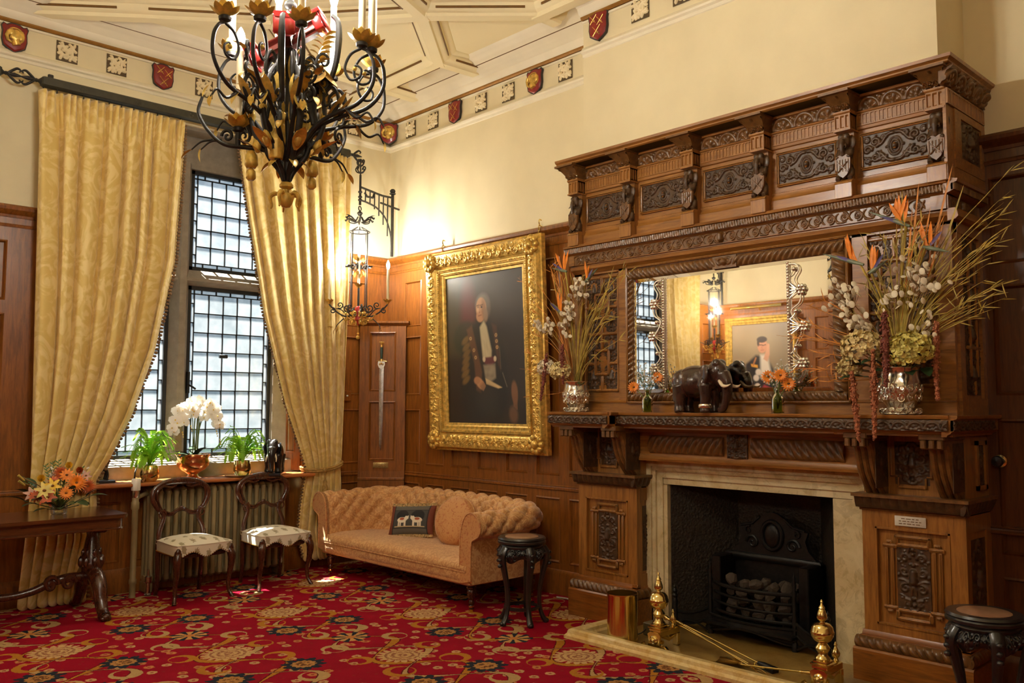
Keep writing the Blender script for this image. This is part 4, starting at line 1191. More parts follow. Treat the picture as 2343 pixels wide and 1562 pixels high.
# mirror glass with bevels
mb = MB(); X0 = 4.903
def glass(y1, y0, z0, z1, bl, br, bt, bb):
    b = .024
    f = FXr(X0, 0, 0)
    i = (-y1+(b if bl else 0), -y0-(b if br else 0), z0+(b if bb else 0), z1-(b if bt else 0))
    o = (-y1, -y0, z0, z1)
    P = [f.p(o[0], o[2], 0), f.p(o[1], o[2], 0), f.p(o[1], o[3], 0), f.p(o[0], o[3], 0), f.p(i[0], i[2], .003), f.p(i[1], i[2], .003), f.p(i[1], i[3], .003), f.p(i[0], i[3], .003)]
    mb.add(P, [(4, 5, 6, 7)]+[(k, (k+1) % 4, 4+(k+1) % 4, 4+k) for k in range(4)])
glass(gy1+.005, gy0-.005, gz0-.005, gz1+.005, 1, 1, 1, 1)
mb.build('glass', M['mirror'], MR, off=MO, flat=True)
# silver vine mounts either side
def vine_mount(sgn):
    """local: u towards the outer side, v up; mounted on the glass"""
    mb = MB(); Hh = gz1-gz0-.02
    fr = F((0, 0, 0), (0, sgn, 0), (0, 0, 1), (-1, 0, 0))
    mb.tube([fr.p(0, 0, .012), fr.p(0, Hh, .012)], .009, 8)
    for k in range(42): mb.ball(fr.p(0, (k+.5)*Hh/42, .016), .0095, 8, 5)
    pts = [(.03, .02), (.085, .08), (.075, .16), (.03, .22), (.06, .29), (.085, .35), (.03, .44), (.025, .48), (.075, .52), (.085, .58), (.045, .66), (.075, .72), (.06, .755), (.01, .765)]
    mb.tube([fr.p(a, b, .016) for a, b in cr(pts, 6)], .005, 6)
    for (a, b) in ((.085, .15), (.10, .375), (.085, .60)):
        for k in range(6):
            an = k*pi/3
            mb.ball(fr.p(a+.020*cos(an), b+.024*sin(an), .018), .013, 8, 5, sc=(.6, 1, 1.2))
        mb.ball(fr.p(a, b, .024), .010, 8, 5)
        for k in range(5): mb.tube([fr.p(.005, b-.05+k*.025, .012), fr.p(a*.5, b-.02+k*.01, .016), fr.p(a-.02, b, .016)], .003, 5)
    for (a, b) in ((.05, .255), (.055, .47), (.045, .73)):
        mb.ball(fr.p(a, b, .018), .015, 10, 6)
        mb.tube([fr.p(.0, b-.05, .012), fr.p(a*.6, b-.03, .016), fr.p(a, b, .016)], .003, 5)
    return mb
for sgn, y in ((1, 3.63), (-1, 2.685)):
    mb = MB(); mb.merge(vine_mount(sgn), np.array([[1, 0, 0, 4.90], [0, 1, 0, y], [0, 0, 1, gz0+.012], [0, 0, 0, 1.]]))
    mb.build('silver_vine_mount', M['silver'], MR, off=MO, angle=60)
# ================================================================== marble surround and firebox
FO = (5.1, 3.14, 0)
FS = thing('marble_fireplace', 'cream mottled marble fireplace slips framing the black firebox', 'fireplace', FO)
mb = MB(); OY0, OY1, OZ1 = 2.545, 3.785, 1.0
f = FXr(5.13, 3.94, 0)
def u_(y): return 3.94-y
for (a0, a1, b0, b1) in ((0, u_(OY1), 0, 1.17), (u_(OY0), 1.65, 0, 1.17), (u_(OY1), u_(OY0), OZ1, 1.17)):
    mb.fbox(f, a0, a1, b0, b1, -.06, 0)
ST = [(.0, .045, .055), (.045, .075, .04), (.075, .125, .022)]
for s0, s1, d in ST:     # stepped architrave, deepest step outermost
    mb.fbox(f, s0, s1, 0, 1.17-s0, 0, d); mb.fbox(f, 1.65-s1, 1.65-s0, 0, 1.17-s0, 0, d); mb.fbox(f, s1, 1.65-s1, 1.17-s1, 1.17-s0, 0, d)
for a0, a1 in ((.125, u_(OY1)), (u_(OY0), 1.65-.125)):
    mb.fbox(f, a0, a1, .0, .995, 0, .008)
mb.fbox(f, .125, 1.65-.125, OZ1, 1.045, 0, .010)
mb.build('surround', M['marble'], FS, off=FO, angle=30)
mb = MB()
# splayed iron cheeks, back, top
yb1, yb0, xb = 3.48, 2.85, 5.56
P = [(5.16, OY1+.0, 0), (xb, yb1, 0), (xb, yb0, 0), (5.16, OY0, 0)]
Q = [(a, b, 1.08) for a, b, _ in P]
n_ = 4
mb.add(P+Q, [(0, 1, 5, 4), (1, 2, 6, 5), (2, 3, 7, 6), (4, 5, 6, 7)])
mb.build('firebox_lining', M['fireback'], FS, off=FO, flat=True)
mb = MB(); mb.box(5.13, 5.60, 2.3, 3.95, 1.081, 1.16)
for y in (2.3, 3.9): mb.box(5.18, 5.6, y-.03, y+.05, 0, 1.1)
mb.box(5.57, 5.62, 2.3, 3.95, 0, 1.1)
mb.build('chimney_throat', M['dark_void'], FS, off=FO)
# hearth slab and fender
mb = MB(); mb.bbox(4.45, 5.56, 1.80, 4.02, -.0, .022, .004)
tag(mb.build('hearth_slab', M['marble_hearth'], loc=(5.0, 2.9, 0)), 'brown veined marble hearth slab in front of the grate', 'hearth')
mb = MB()
pf = [(-.055, 0), (.055, 0), (.055, .02), (.04, .035), (.035, .055), (.02, .065), (-.02, .065), (-.035, .055), (-.04, .035), (-.055, .02)]
# front run along y and a short return on the far end
fr = FXr(4.42, 4.03, 0)
k = len(pf)
ya, yb_ = 4.035, 1.78
P = []
for n, v in pf: P.append((4.42-n, ya+n, v))
for n, v in pf: P.append((4.42-n, yb_-n, v))
mb.add(P, [(i, (i+1) % k, k+(i+1) % k, k+i) for i in range(k)]+[tuple(range(k-1, -1, -1)), tuple(range(k, 2*k))])
for y0, sg in ((ya, 1), (yb_, -1)):
    P = [(4.42-n, y0+sg*n, v) for n, v in pf]+[(4.87, y0+sg*n, v) for n, v in pf]
    mb.add(P, [(i, (i+1) % k, k+(i+1) % k, k+i) for i in range(k)]+[tuple(range(k-1, -1, -1)), tuple(range(k, 2*k))])
tag(mb.build('marble_fender', M['marble_y'], loc=(4.42, 2.9, 0), angle=30), 'low yellow marble fender kerb around the hearth', 'fender')
# ================================================================== fire grate
GO = (5.25, 3.13, .022)
GR = thing('fire_grate', 'black cast iron fire grate with bowed bars and tall shield back plate', 'fire grate', GO)
def gpart(mb, name, mat='castiron', parent=None, angle=40): return mb.build(name, M[mat], parent or GR, off=GO, angle=angle)
gc = 3.13
# back plate: silhouette with shoulders and arch
mb = MB()
out = [(-.36, .08), (-.36, .50), (-.33, .53), (-.30, .56), (-.26, .60), (-.24, .66), (-.26, .72), (-.20, .735), (-.14, .74), (-.11, .765), (-.085, .80), (-.045, .825), (0, .835), (.045, .825), (.085, .80), (.11, .765), (.14, .74), (.20, .735), (.26, .72), (.24, .66), (.26, .60), (.30, .56), (.33, .53), (.36, .50), (.36, .08)]
fr = FXr(5.44, gc, 0)
mb.prism(out, fr, 0, .025)
mb.bbox(-.36, .36, .50, .545, .0, .06, .008, 0, fr)
bp = gpart(mb, 'back_plate')
mb = MB()
t = np.linspace(0, 2*pi, 30)
mb.tube([fr.p(.075*cos(a), .68+.095*sin(a), .03) for a in t[:-1]], .014, 8, closed=True)
mb.ball(fr.p(0, .675, .03), .07, 16, 10, sc=(.3, .85, 1.15))
for s in (-1, 1):
    mb.tube([fr.p(a*s, b, .028) for a, b in spiral(.15, .62, .05, 1.3, 0, 1)], [.012, .006], 6); mb.tube([fr.p(a*s, b, .028) for a, b in spiral(.18, .70, .03, 1.2, 2, -1)], [.009, .005], 6)
    mb.tube([fr.p(s*.09, .80, .026), fr.p(s*.15, .75, .026), fr.p(s*.24, .73, .026)], .009, 6)
gpart(mb, 'shield_ornament', parent=bp)
# side wings (hobs) and frame
mb = MB()
mb.bbox(5.22, 5.46, gc-.36, gc-.29, .10, .53, .006); mb.bbox(5.22, 5.46, gc+.29, gc+.36, .10, .53, .006)
mb.bbox(5.05, 5.46, gc-.33, gc+.33, .10, .125, .006)
gpart(mb, 'basket_body')
def bowed(z, x0, bow, r, y0=-.30, y1=.30):
    y = np.linspace(y0, y1, 15)
    return [(x0-bow*(1-(q/.30)**2), gc+q, z) for q in y], r
for z, bow, r in ((.36, .10, .013), (.30, .105, .009), (.24, .10, .009), (.18, .08, .012)):
    mb = MB(); p_, r = bowed(z, 5.17, bow, r); mb.tube(p_, r, 8)
    gpart(mb, 'grate_bar')
mb = MB()      # fretted apron below the bars with a bright edge
y = np.linspace(-.36, .36, 30)
top = np.stack([5.15-.10*(1-(y/.36)**2), gc+y, .155+0*y], 1); bot = np.stack([5.15-.11*(1-(y/.36)**2), gc+y, .085+.03*np.cos(y*9)], 1)
mb.grid(np.stack([top, bot], 0)); mb.tube(top, .010, 6); mb.tube(bot, .008, 6)
gpart(mb, 'apron')
for s in (-1, 1):
    mb = MB()
    prof = [(.028, 0), (.028, .05), (.018, .06), (.026, .09), (.018, .12), (.024, .2), (.016, .23), (.022, .30), (.015, .33), (.024, .36), (.014, .38), (.020, .41), (.010, .44), (.014, .455), (.005, .47), (.001, .49)]
    mb.lathe([(r*.75, z) for r, z in prof], 12, (5.13, gc+s*.31, .022))
    gpart(mb, 'post')
    mb = MB()
    mb.lathe([(r*.9, z*.62) for r, z in prof], 12, (5.07, gc+s*.56, .022))
    gpart(mb, 'outer_post')
    mb = MB()     # curved side wing between posts
    q = cr([(5.13, gc+s*.31, .20), (5.11, gc+s*.40, .155), (5.09, gc+s*.50, .135), (5.075, gc+s*.56, .15)], 6)
    b2 = q.copy(); b2[:, 2] -= .075
    mb.grid(np.stack([q, b2], 0)); mb.tube(q, .011, 6); mb.tube(b2, .009, 6)
    q3 = cr([(5.12, gc+s*.33, .04), (5.10, gc+s*.42, .085), (5.085, gc+s*.50, .085), (5.075, gc+s*.55, .04)], 6); mb.tube(q3, .008, 6)
    gpart(mb, 'side_wing')
# coals
R = np.random.RandomState(3)
def lump(seed):
    r = np.random.RandomState(seed); m = MB()
    bmm = bmesh.new(); bmesh.ops.create_icosphere(bmm, subdivisions=2, radius=1.)
    for v in bmm.verts:
        d = v.co.normalized(); k = 1.
        for q in range(7):
            ax = Vector(r.normal(size=3)).normalized() if q == 0 else ax
        v.co = d
    planes = [Vector(r.normal(size=3)).normalized() for _ in range(9)]
    for v in bmm.verts:
        k = 1.
        for pn in planes:
            dd = v.co.normalized().dot(pn)
            if dd > .55: k = min(k, .62/dd)
        v.co = v.co.normalized()*k
    P = [tuple(v.co) for v in bmm.verts]; fs = [[q.index for q in f_.verts] for f_ in bmm.faces]; bmm.free()
    return m.add(A(*P), fs)
lumps = []
for k in range(3):
    mm = lump(k); o = mm.build('coal_lump', M['coal'], flat=True); lumps.append(o.data); bpy.data.objects.remove(o)
kk = 0
for lay, (z, n) in enumerate(((.17, 9), (.245, 10), (.315, 10), (.37, 8))):
    for i in range(n):
        y = gc-.25+.50*((i % 5)+.5)/5+R.uniform(-.02, .02); x = 5.22+.12*(i//5)+R.uniform(-.02, .02)
        o = bpy.data.objects.new('coal_lump', lumps[kk % 3]); COL.objects.link(o)
        o.location = (x, y, z+R.uniform(-.01, .01)); o.rotation_euler = tuple(R.uniform(0, 6, 3)); o.scale = tuple(R.uniform(.042, .062, 3))
        tag(o, 'grey brown lump of coal heaped in the black fire grate', 'coal', 'coals heaped in the grate'); kk += 1
# ================================================================== andirons
def andiron(loc, label):
    t = thing('andiron', label, 'andiron', loc, group='brass andirons')
    mb = MB()
    mb.bbox(-.045, .045, -.045, .045, .115, .135, .004); mb.bbox(-.052, .052, -.052, .052, .135, .147, .004); mb.bbox(-.04, .04, -.04, .04, .147, .16, .003)
    mb.lathe([(.038, .16), (.042, .17), (.028, .185), (.026, .20), (.036, .215), (.040, .225), (.03, .24), (.022, .25)], 20)
    mb.build('pedestal', M['brass'], t)
    mb = MB(); mb.lathe([(.022, .25), (.045, .265), (.057, .285), (.06, .297), (.063, .30), (.063, .312), (.06, .315), (.056, .335), (.042, .352), (.02, .36)], 28, mod=lambda a, z: 1+.02*np.cos(a*24)*((z > .298) & (z < .314)))
    mb.build('ball', M['brass'], t)
    mb = MB(); mb.lathe([(.014, .358), (.012, .366), (.024, .376), (.028, .386), (.026, .40), (.018, .425), (.014, .43), (.018, .437), (.008, .452), (.005, .463), (.008, .468), (.006, .476), (.001, .482)], 18)
    mb.build('finial', M['brass'], t)
    # front scroll feet with pierced roundels
    mb = MB()
    fr = F((-.04, 0, 0), (0, -1, 0), (0, 0, 1), (-1, 0, 0))
    out = [(-.10, 0), (-.105, .03), (-.085, .045), (-.075, .035), (-.085, .02), (-.065, .012), (-.05, .025), (-.04, .06), (-.05, .10), (-.03, .115), (0, .117), (.03, .115), (.05, .10), (.04, .06), (.05, .025), (.065, .012), (.085, .02), (.075, .035), (.085, .045), (.105, .03), (.10, 0), (.05, 0), (.03, .02), (0, .028), (-.03, .02), (-.05, 0)]
    mb.prism(out, fr, 0, .014)
    mb.lathe([(.026, .014), (.028, .02), (.02, .026), (.014, .024), (.010, .032), (.001, .036)], 18, fr=F(fr.p(0, .068, 0), fr.u, fr.v, fr.n))
    for s in (-1, 1): mb.lathe([(.016, .014), (.016, .018), (.006, .02), (.001, .02)], 12, fr=F(fr.p(s*.078, .022, 0), fr.u, fr.v, fr.n))
    mb.build('scroll_foot', M['brass'], t)
    mb = MB()      # billet bar running back with a small urn
    mb.bbox(-.02, .20, -.016, .016, .075, .115, .004); mb.tube([(.03, 0, .08), (.10, 0, .05), (.17, 0, .07)], .014, 8); mb.bbox(.165, .20, -.02, .02, 0, .08, .004)
    for z in (.02, .05): mb.tube([(.0, -.03, z), (.0, .03, z)], .012, 8)
    mb.lathe([(.012, .115), (.016, .13), (.010, .14), (.022, .155), (.024, .17), (.012, .19), (.006, .205), (.010, .212), (.002, .23)], 12, (.15, 0, 0))
    mb.build('billet_bar', M['brass'], t)
    return t
an = andiron((4.54, 3.43, .022), 'polished brass andiron with ball finial beside the brass can')
a2 = dup(an, (4.56, 2.345, .022), 0, 'polished brass andiron with ball finial near the stool end of the hearth')
# brass can, box
def can():
    mb = MB()
    mb.lathe([(.10, 0), (.102, .006), (.10, .012), (.10, .29), (.103, .295), (.103, .303), (.098, .303), (.097, .02), (.001, .02)], 40)
    return mb
o = can().build('brass_can', M['brass'], loc=None); o.location = (4.55, 3.735, .024)
tag(o, 'tall polished copper and brass log can on the hearth corner', 'can')
mb = MB(); mb.bbox(-.05, .05, -.045, .045, 0, .085, .006)
bx = thing('metal_box', 'small grey metal junction box behind the brass can', 'box', (4.80, 3.68, .022))
mb.build('case', M['box_grey'], bx)
mb = MB(); mb.tube(cr([(-.05, .02, .04), (-.09, .03, .02), (-.13, .06, .008), (-.2, .09, .008)], 5), .005, 6); mb.build('cable', M['blackwood'], bx)
# fire irons leaning across the hearth
def iron(name, label, cat, p, q, head, group='fire irons'):
    t = thing(name, label, cat, p, group=group)
    p = A(*p); q = A(*q); d = (q-p); ln = np.linalg.norm(d); d /= ln
    mb = MB(); mb.tube([(0, 0, 0), tuple(d*ln)], .0055, 8); mb.build('shaft', M['brass'], t)
    mb = MB(); up = A(0, 0, 1); sd = np.cross(d, up); sd /= np.linalg.norm(sd); nn = np.cross(sd, d)
    fr = F(d*0, sd, nn, -d)
    mb.lathe([(.006, -.08), (.010, -.07), (.007, -.06), (.011, -.03), (.008, 0), (.014, .01), (.016, .025), (.008, .04), (.001, .045)], 12, fr=fr); mb.build('handle', M['brass'], t)
    mb = MB(); e = d*ln
    if head == 'shovel':
        Pq = [[e+sd*s*w+d*a+nn*(abs(s)**3*.018) for s in np.linspace(-1, 1, 7)] for a, w in ((0, .03), (.03, .055), (.13, .065), (.17, .06))]
        mb.grid(np.array(Pq))
    elif head == 'tongs':
        for s in (-1, 1): mb.tube([e, e+sd*s*.02+d*.06, e+sd*s*.012+d*.14], .005, 6); mb.ball(e+sd*s*.012+d*.15, .014, 8, 6, sc=(1, 1, .5))
    elif head == 'brush':
        mb.tube([e, e+d*.04, e+d*.13], [.012, .022, .028], 10)
    else:
        mb.tube([e, e+d*.10, e+d*.13], [.006, .007, .002], 6); mb.tube([e+d*.03, e+d*.05+nn*.03], [.006, .003], 6)
    mb.build({'shovel': 'blade', 'tongs': 'jaws', 'brush': 'bristles', 'poker': 'tip'}[head], M['brass' if head != 'brush' else 'castiron'], t)
    return t
iron('fire_poker', 'thin brass fire poker lying slantwise across the hearth', 'fire iron', (4.73, 3.50, .17), (4.62, 2.84, .045), 'poker')
iron('fire_tongs', 'brass fire tongs lying slantwise beside the poker', 'fire iron', (4.76, 3.46, .16), (4.58, 2.79, .04), 'tongs')
iron('hearth_brush', 'brass handled hearth brush lying nearest the grate', 'fire iron', (4.80, 3.49, .15), (4.66, 2.80, .05), 'brush')
iron('fire_shovel', 'brass fire shovel laid across the front of the hearth', 'fire iron', (4.60, 2.42, .085), (4.57, 2.86, .045), 'shovel')
# brass plates
def plate(name, label, fr, w, h, mat, n=3):
    t = thing(name, label, 'plaque', fr.p(0, 0, 0))
    f2 = F((0, 0, 0), fr.u, fr.v, fr.n)
    mb = MB(); mb.bbox(-w/2, w/2, 0, h, 0, .004, .0015, 0, f2); mb.build('plate', M[mat], t)
    mb = MB()
    for k in range(n):
        z = h*(k+1)/(n+1); r = w*(.36 if k != n-1 else .28)
        x = -r
        while x < r:
            l = random.uniform(.012, .03); mb.fbox(f2, x, min(x+l, r), z-.0022, z+.0022, .004, .0046); x += l+.006
    mb.build('engraving', M['brown_line'], t)
plate('name_plaque', 'pale rectangular plaque at the top of a fireplace pilaster above the carving', FXr(4.954, 2.015, .893), .17, .055, 'cream_canvas', 3)
plate('brass_plaque', 'small brass plaque fixed below the sword', F(PF.p(PLn/2-.005, .925, .024), PF.u, PF.v, PF.n), .155, .055, 'brass_plate', 3)
# door knob on the dark panelling
kb = thing('door_knob', 'black and brass door knob on the dark panelling beyond the fireplace', 'door knob', (5.335, 1.665, 1.255))
fk = F((0, 0, 0), (0, -1, 0), (0, 0, 1), (-1, 0, 0))
mb = MB(); mb.lathe([(.035, 0), (.035, .006), (.015, .01), (.012, .03)], 16, fr=fk); mb.build('rose', M['brass'], kb)
mb = MB(); mb.lathe([(.012, .025), (.028, .035), (.032, .05), (.026, .066), (.001, .07)], 16, fr=fk); mb.build('knob', M['blackwood'], kb)
# wall switch box near the sword
sw = thing('switch_box', 'small wooden switch box on the panelling between the curtain and the sword', 'switch', (4.82, YW-.03, 1.60))
mb = MB(); mb.bbox(-.05, .05, -.045, .012, 0, .105, .005); mb.build('case', M['wains'], sw)
mb = MB(); mb.lathe([(.009, 0), (.009, .008), (.004, .012), (.001, .013)], 10, fr=F((0, -.045, .052), (1, 0, 0), (0, 0, 1), (0, -1, 0))); mb.build('button', M['white_plastic'], sw)

mb = MB(); mb.tube(cr([(5.20, 4.95, .012), (5.22, 4.85, .012), (5.20, 4.74, .014), (5.24, 4.62, .012), (5.28, 4.54, .012)], 6), .007, 6)
tag(mb.build('power_cable', M['cable'], loc=(5.22, 4.75, .005)), 'short white power cable on the carpet behind the stool by the sofa', 'cable')
# ================================================================== sofa
def lerp(a, b, t): return a+(b-a)*t
SO = (4.75, 6.1, 0)
SF = thing('chesterfield_sofa', 'salmon damask buttoned sofa with rolled arms under the large portrait', 'sofa', SO)
# centre line of the arm/back (inner top edge): from near arm front, round the back, to far arm front
xf = 4.34
path = cr([(xf, 5.13), (4.6, 5.13), (4.80, 5.12), (4.93, 5.18), (4.99, 5.36), (5.0, 5.7), (5.0, 6.3), (5.0, 6.75), (4.95, 6.95), (4.82, 7.03), (4.6, 7.035), (xf+.02, 7.035)], 16)
seg = np.hypot(*np.diff(path, axis=0).T); sarc = np.concatenate([[0], np.cumsum(seg)]); TL = sarc[-1]
ns = 420
ss = np.linspace(0, TL, ns)
pc = np.stack([np.interp(ss, sarc, path[:, 0]), np.interp(ss, sarc, path[:, 1])], 1)
tg = np.gradient(pc, axis=0); tg /= np.linalg.norm(tg, axis=1)[:, None]
# outward normal (away from the seat)
on = np.stack([tg[:, 1], -tg[:, 0]], 1)
sec = cr([(0.0, .30), (.0, .42), (.005, .54), (.02, .63), (.05, .705), (.10, .745), (.16, .745), (.215, .705), (.235, .645), (.215, .585), (.16, .555), (.13, .52), (.125, .35), (.125, .215)], 5)
sl = np.concatenate([[0], np.cumsum(np.hypot(*np.diff(sec, axis=0).T))])
sn = np.gradient(sec, axis=0); sn /= np.linalg.norm(sn, axis=1)[:, None]; snn = np.stack([-sn[:, 1], sn[:, 0]], 1)
S_, T_ = np.meshgrid(ss, sl, indexing='ij')
p, q = .155, .15
a = S_/p; b_ = T_/q
tuft = np.sqrt(np.abs(np.sin(pi*(a+b_)/1.)*np.sin(pi*(a-b_)/1.)))
pl = np.abs(np.sin(pi*a))
mask = np.clip((T_-.06)/.05, 0, 1)*np.clip((.78-T_)/.05, 0, 1)
mask *= np.clip(S_/.05, 0, 1)*np.clip((TL-S_)/.05, 0, 1)
# buttons sit at the crossings of the pleat lines
da = (a-np.round(a)); db = (b_-np.round(b_)); par = np.round(a)+np.round(b_)
d1 = np.hypot(da*p, db*q); da2 = (a-.5)-np.round(a-.5); db2 = (b_-.5)-np.round(b_-.5); d2 = np.hypot(da2*p, db2*q)
dmin = np.minimum(d1, d2)
disp = (.026*tuft**.7-.016-.016*np.exp(-(dmin/.022)**2))*mask
rise = .03*np.sin(pi*np.clip((ss-.35)/(TL-.7), 0, 1))**.5
secO = sec[None, :, 0]-0+disp*snn[None, :, 0]*-1*-1
px = sec[None, :, 0]+disp*snn[None, :, 0]; pz = sec[None, :, 1]+disp*snn[None, :, 1]
pz = pz+(rise[:, None])*np.clip((pz-.3)/.4, 0, 1)
P = np.stack([pc[:, 0][:, None]+on[:, 0][:, None]*px, pc[:, 1][:, None]+on[:, 1][:, None]*px, pz], -1)
mb = MB(); mb.grid(P)
for e in (0, -1):
    c = P[e]; cc = c.mean(0)
    mb.add(np.concatenate([c, [cc+A(-.012, 0, 0)]]), [(i, i+1, len(c)) for i in range(len(c)-1)]+[(len(c)-1, 0, len(c))])
bk_ = mb.build('buttoned_back', M['sofa'], SF, off=SO, angle=70)
# buttons
bl = MB(); bl.ball((0, 0, 0), .010, 8, 5); bdat = None; rest = MB(); bpts = []
for i in range(1, int(TL/p*2)):
    aa = i*.5
    for j in range(1, 10):
        bb = j*.5
        if (i % 2) != (j % 2): continue
        s0, t0 = aa*p, bb*q
        if not (.12 < t0 < .74 and .06 < s0 < TL-.06): continue
        iu = int(round(s0/TL*(ns-1))); iv = int(np.argmin(np.abs(sl-t0)))
        bpts.append(P[iu, iv])
bpts.sort(key=lambda q: float(q[0])-float(q[2]))
for i, q in enumerate(bpts):
    if i < 100:
        if bdat is None: o = bl.build('button', M['sofa'], SF); bdat = o.data
        else: o = bpy.data.objects.new('button', bdat); COL.objects.link(o); o.parent = SF
        o.location = tuple(q-A(*SO))
    else: rest.ball(q, .010, 8, 5)
if rest.n: rest.build('buttons', M['sofa'], SF, off=SO)['kind'] = 'stuff'
# seat cushion and base
mb = MB()
ys = np.linspace(5.05, 7.10, 60); nx_ = 24
def seatgrid():
    u = np.linspace(0, 1, nx_); out = np.zeros((60, nx_, 3))
    prof = cr([(4.345, .215), (4.325, .25), (4.325, .285), (4.325, .30), (4.315, .315), (4.32, .345), (4.36, .372), (4.5, .385), (4.75, .38), (5.05, .36)], 4)
    k = np.linspace(0, 1, len(prof))
    pr = np.stack([np.interp(u, k, prof[:, 0]), np.interp(u, k, prof[:, 1])], 1)
    for i, y in enumerate(ys):
        t = (y-5.05)/2.05
        out[i, :, 0] = pr[:, 0]; out[i, :, 1] = y; out[i, :, 2] = pr[:, 1]+np.clip((pr[:, 1]-.3)/.08, 0, 1)*.012*sin(pi*t)
    return out
mb.grid(seatgrid())
mb.build('seat', M['sofa'], SF, off=SO, angle=60)
mb = MB(); mb.bbox(4.335, 5.1, 5.03, 7.13, .20, .33, .012)
mb.build('seat_rail', M['sofa_front'], SF, off=SO)
mb = MB(); mb.tube([(4.322, 5.06, .303), (4.318, 6.1, .305), (4.322, 7.10, .303)], .006, 6)
mb.build('piping', M['sofa'], SF, off=SO)
# arm front panels (scroll facings) and outer sides
for y0, sg in ((5.13, -1), (7.035, 1)):
    mb = MB()
    outl = [(o_, z) for o_, z in sec[::2]]
    cxy = [(sg*o_, z) for o_, z in sec[::2]]+[(0, .215)]
    fr = F((xf-.004, y0, 0), (0, 1, 0), (0, 0, 1), (-1, 0, 0))
    mb.prism([(.97*a_, .21+(z-.21)*.985) for a_, z in cxy], fr, 0, .014)
    mb.tube([fr.p(a_, z, .014) for a_, z in cxy[:-1]], .006, 6)
    mb.build('arm_facing', M['sofa_front'], SF, off=SO)
def turned_leg():
    mb = MB(); mb.lathe([(.012, .0), (.012, .012), (.02, .02), (.02, .04), (.014, .05), (.02, .055), (.024, .07), (.018, .085), (.026, .10), (.034, .13), (.038, .15), (.030, .165), (.04, .175), (.04, .185), (.03, .19), (.035, .21)], 16, mi=0)
    return mb
def brass_castor():
    mb = MB(); mb.lathe([(.010, -.0), (.016, .002), (.018, .015), (.018, .03), (.022, .034), (.022, .045)], 12); return mb
lg = turned_leg().build('leg', M['rosewood'], SF); cs_ = brass_castor().build('castor', M['brass'], lg)
for k, (x, y) in enumerate(((4.40, 5.08), (4.41, 7.09), (5.03, 5.08), (5.03, 7.05))):
    if k == 0: o = lg
    else:
        o = lg.copy(); COL.objects.link(o); o.parent = SF; c2 = cs_.copy(); COL.objects.link(c2); c2.parent = o
    o.location = (x-SO[0], y-SO[1], 0)
# cushions
def pillow_grid(w, h, t, n=24, round_=False, pinch=.12):
    u = np.linspace(-1, 1, n); U, V = np.meshgrid(u, u, indexing='ij')
    if round_:
        r = np.maximum(np.abs(U), np.abs(V)); an = np.arctan2(V, U); X = r*np.cos(an); Y = r*np.sin(an); th = np.sqrt(np.maximum(0, 1-r**4))
    else:
        X = U*(1-pinch*(1-np.abs(V))**0*(V**2*0)); X = U*(1-pinch*.5*(1-U**2)*0-pinch*(1-np.abs(V)**2)*.5); Y = V*(1-pinch*(1-np.abs(U)**2)*.5)
        th = ((1-U**2)*(1-V**2))**.45
    return X*w/2, Y*h/2, th*t/2, U, V
cu = thing('elephant_cushion', 'small black cushion with two white elephants and tasselled edge', 'cushion', (4.80, 6.36, .525))
cu.rotation_euler = (radians(4), radians(-22), radians(180+22))
X, Y, T, U, V = pillow_grid(.46, .27, .12, 90)
# local: face toward +x (u along y, v along z)
mb = MB(); mb.grid(np.stack([T, -X, Y], -1)); mb.grid(np.stack([-T, -X, Y], -1))
c_o = mb.build('cover', vcol('tapestry cushion', .8), cu, angle=80)
def ell(u, v, cx, cy, rx, ry): return ((u-cx)/rx)**2+((v-cy)/ry)**2 < 1
def cush_col(U, V):
    C = np.zeros(U.shape+(3,)); C[:] = L(66, 66, 64)
    stripe = (np.abs(V) > .62); C[stripe] = L(92, 88, 80)
    C[(np.abs(V) > .60) & (np.abs(V) < .66)] = L(40, 38, 38)
    C[np.abs(U) > .78] = L(112, 52, 32)
    C[(np.abs(U) > .76) & (np.abs(U) < .80)] = L(38, 34, 32)
    for s in (-1, 1):
        c = s*.36
        C[ell(U, V, c, .22, .30, .42)] = L(30, 29, 30)
        white = ell(U, V, c, -.08, .22, .20) | ell(U, V, c-s*.21, .06, .09, .15)
        white |= (np.abs(U-(c-s*.16)) < .04) & (V > -.52) & (V < -.1); white |= (np.abs(U-(c+s*.15)) < .04) & (V > -.52) & (V < -.1); white |= (np.abs(U-(c+s*.06)) < .03) & (V > -.5) & (V < -.1)
        white |= (np.abs(U-(c-s*.30)) < .025) & (V > .0) & (V < .22)
        C[white] = L(222, 212, 190)
        C[ell(U, V, c, .0, .11, .10)] = L(170, 90, 60)
    C[(V < -.5) & (V > -.56) & (np.abs(U) < .7)] = L(190, 170, 130)
    return C
CC = cush_col(U, V).reshape(-1, 3)
paint_attr(c_o, np.concatenate([CC, CC]))
tf = plain('cream tassel fringe', L(196, 164, 112), .8, var=.4, nscale=60)
for sg in (-1, 1):
    mb = MB()
    mb.tube([(0, -.22, sg*.128), (0, .22, sg*.128)], .006, 6)
    for i in range(34):
        x = -.22+.44*i/33; mb.tube([(0, x, sg*.125), (random.uniform(-.008, .008), x+random.uniform(-.006, .006), sg*.155)], [.006, .007], 6)
    mb.build('fringe', tf, cu)
cr_ = thing('round_cushion', 'round salmon damask cushion leaning on the sofa back', 'cushion', (4.80, 5.74, .575))
cr_.rotation_euler = (0, radians(-16), radians(180+14))
X, Y, T, U, V = pillow_grid(.40, .42, .16, 40, True)
mb = MB(); mb.grid(np.stack([T+.02, -X, Y], -1)); mb.grid(np.stack([-T-.02, -X, Y], -1))
t = np.linspace(0, 2*pi, 49)
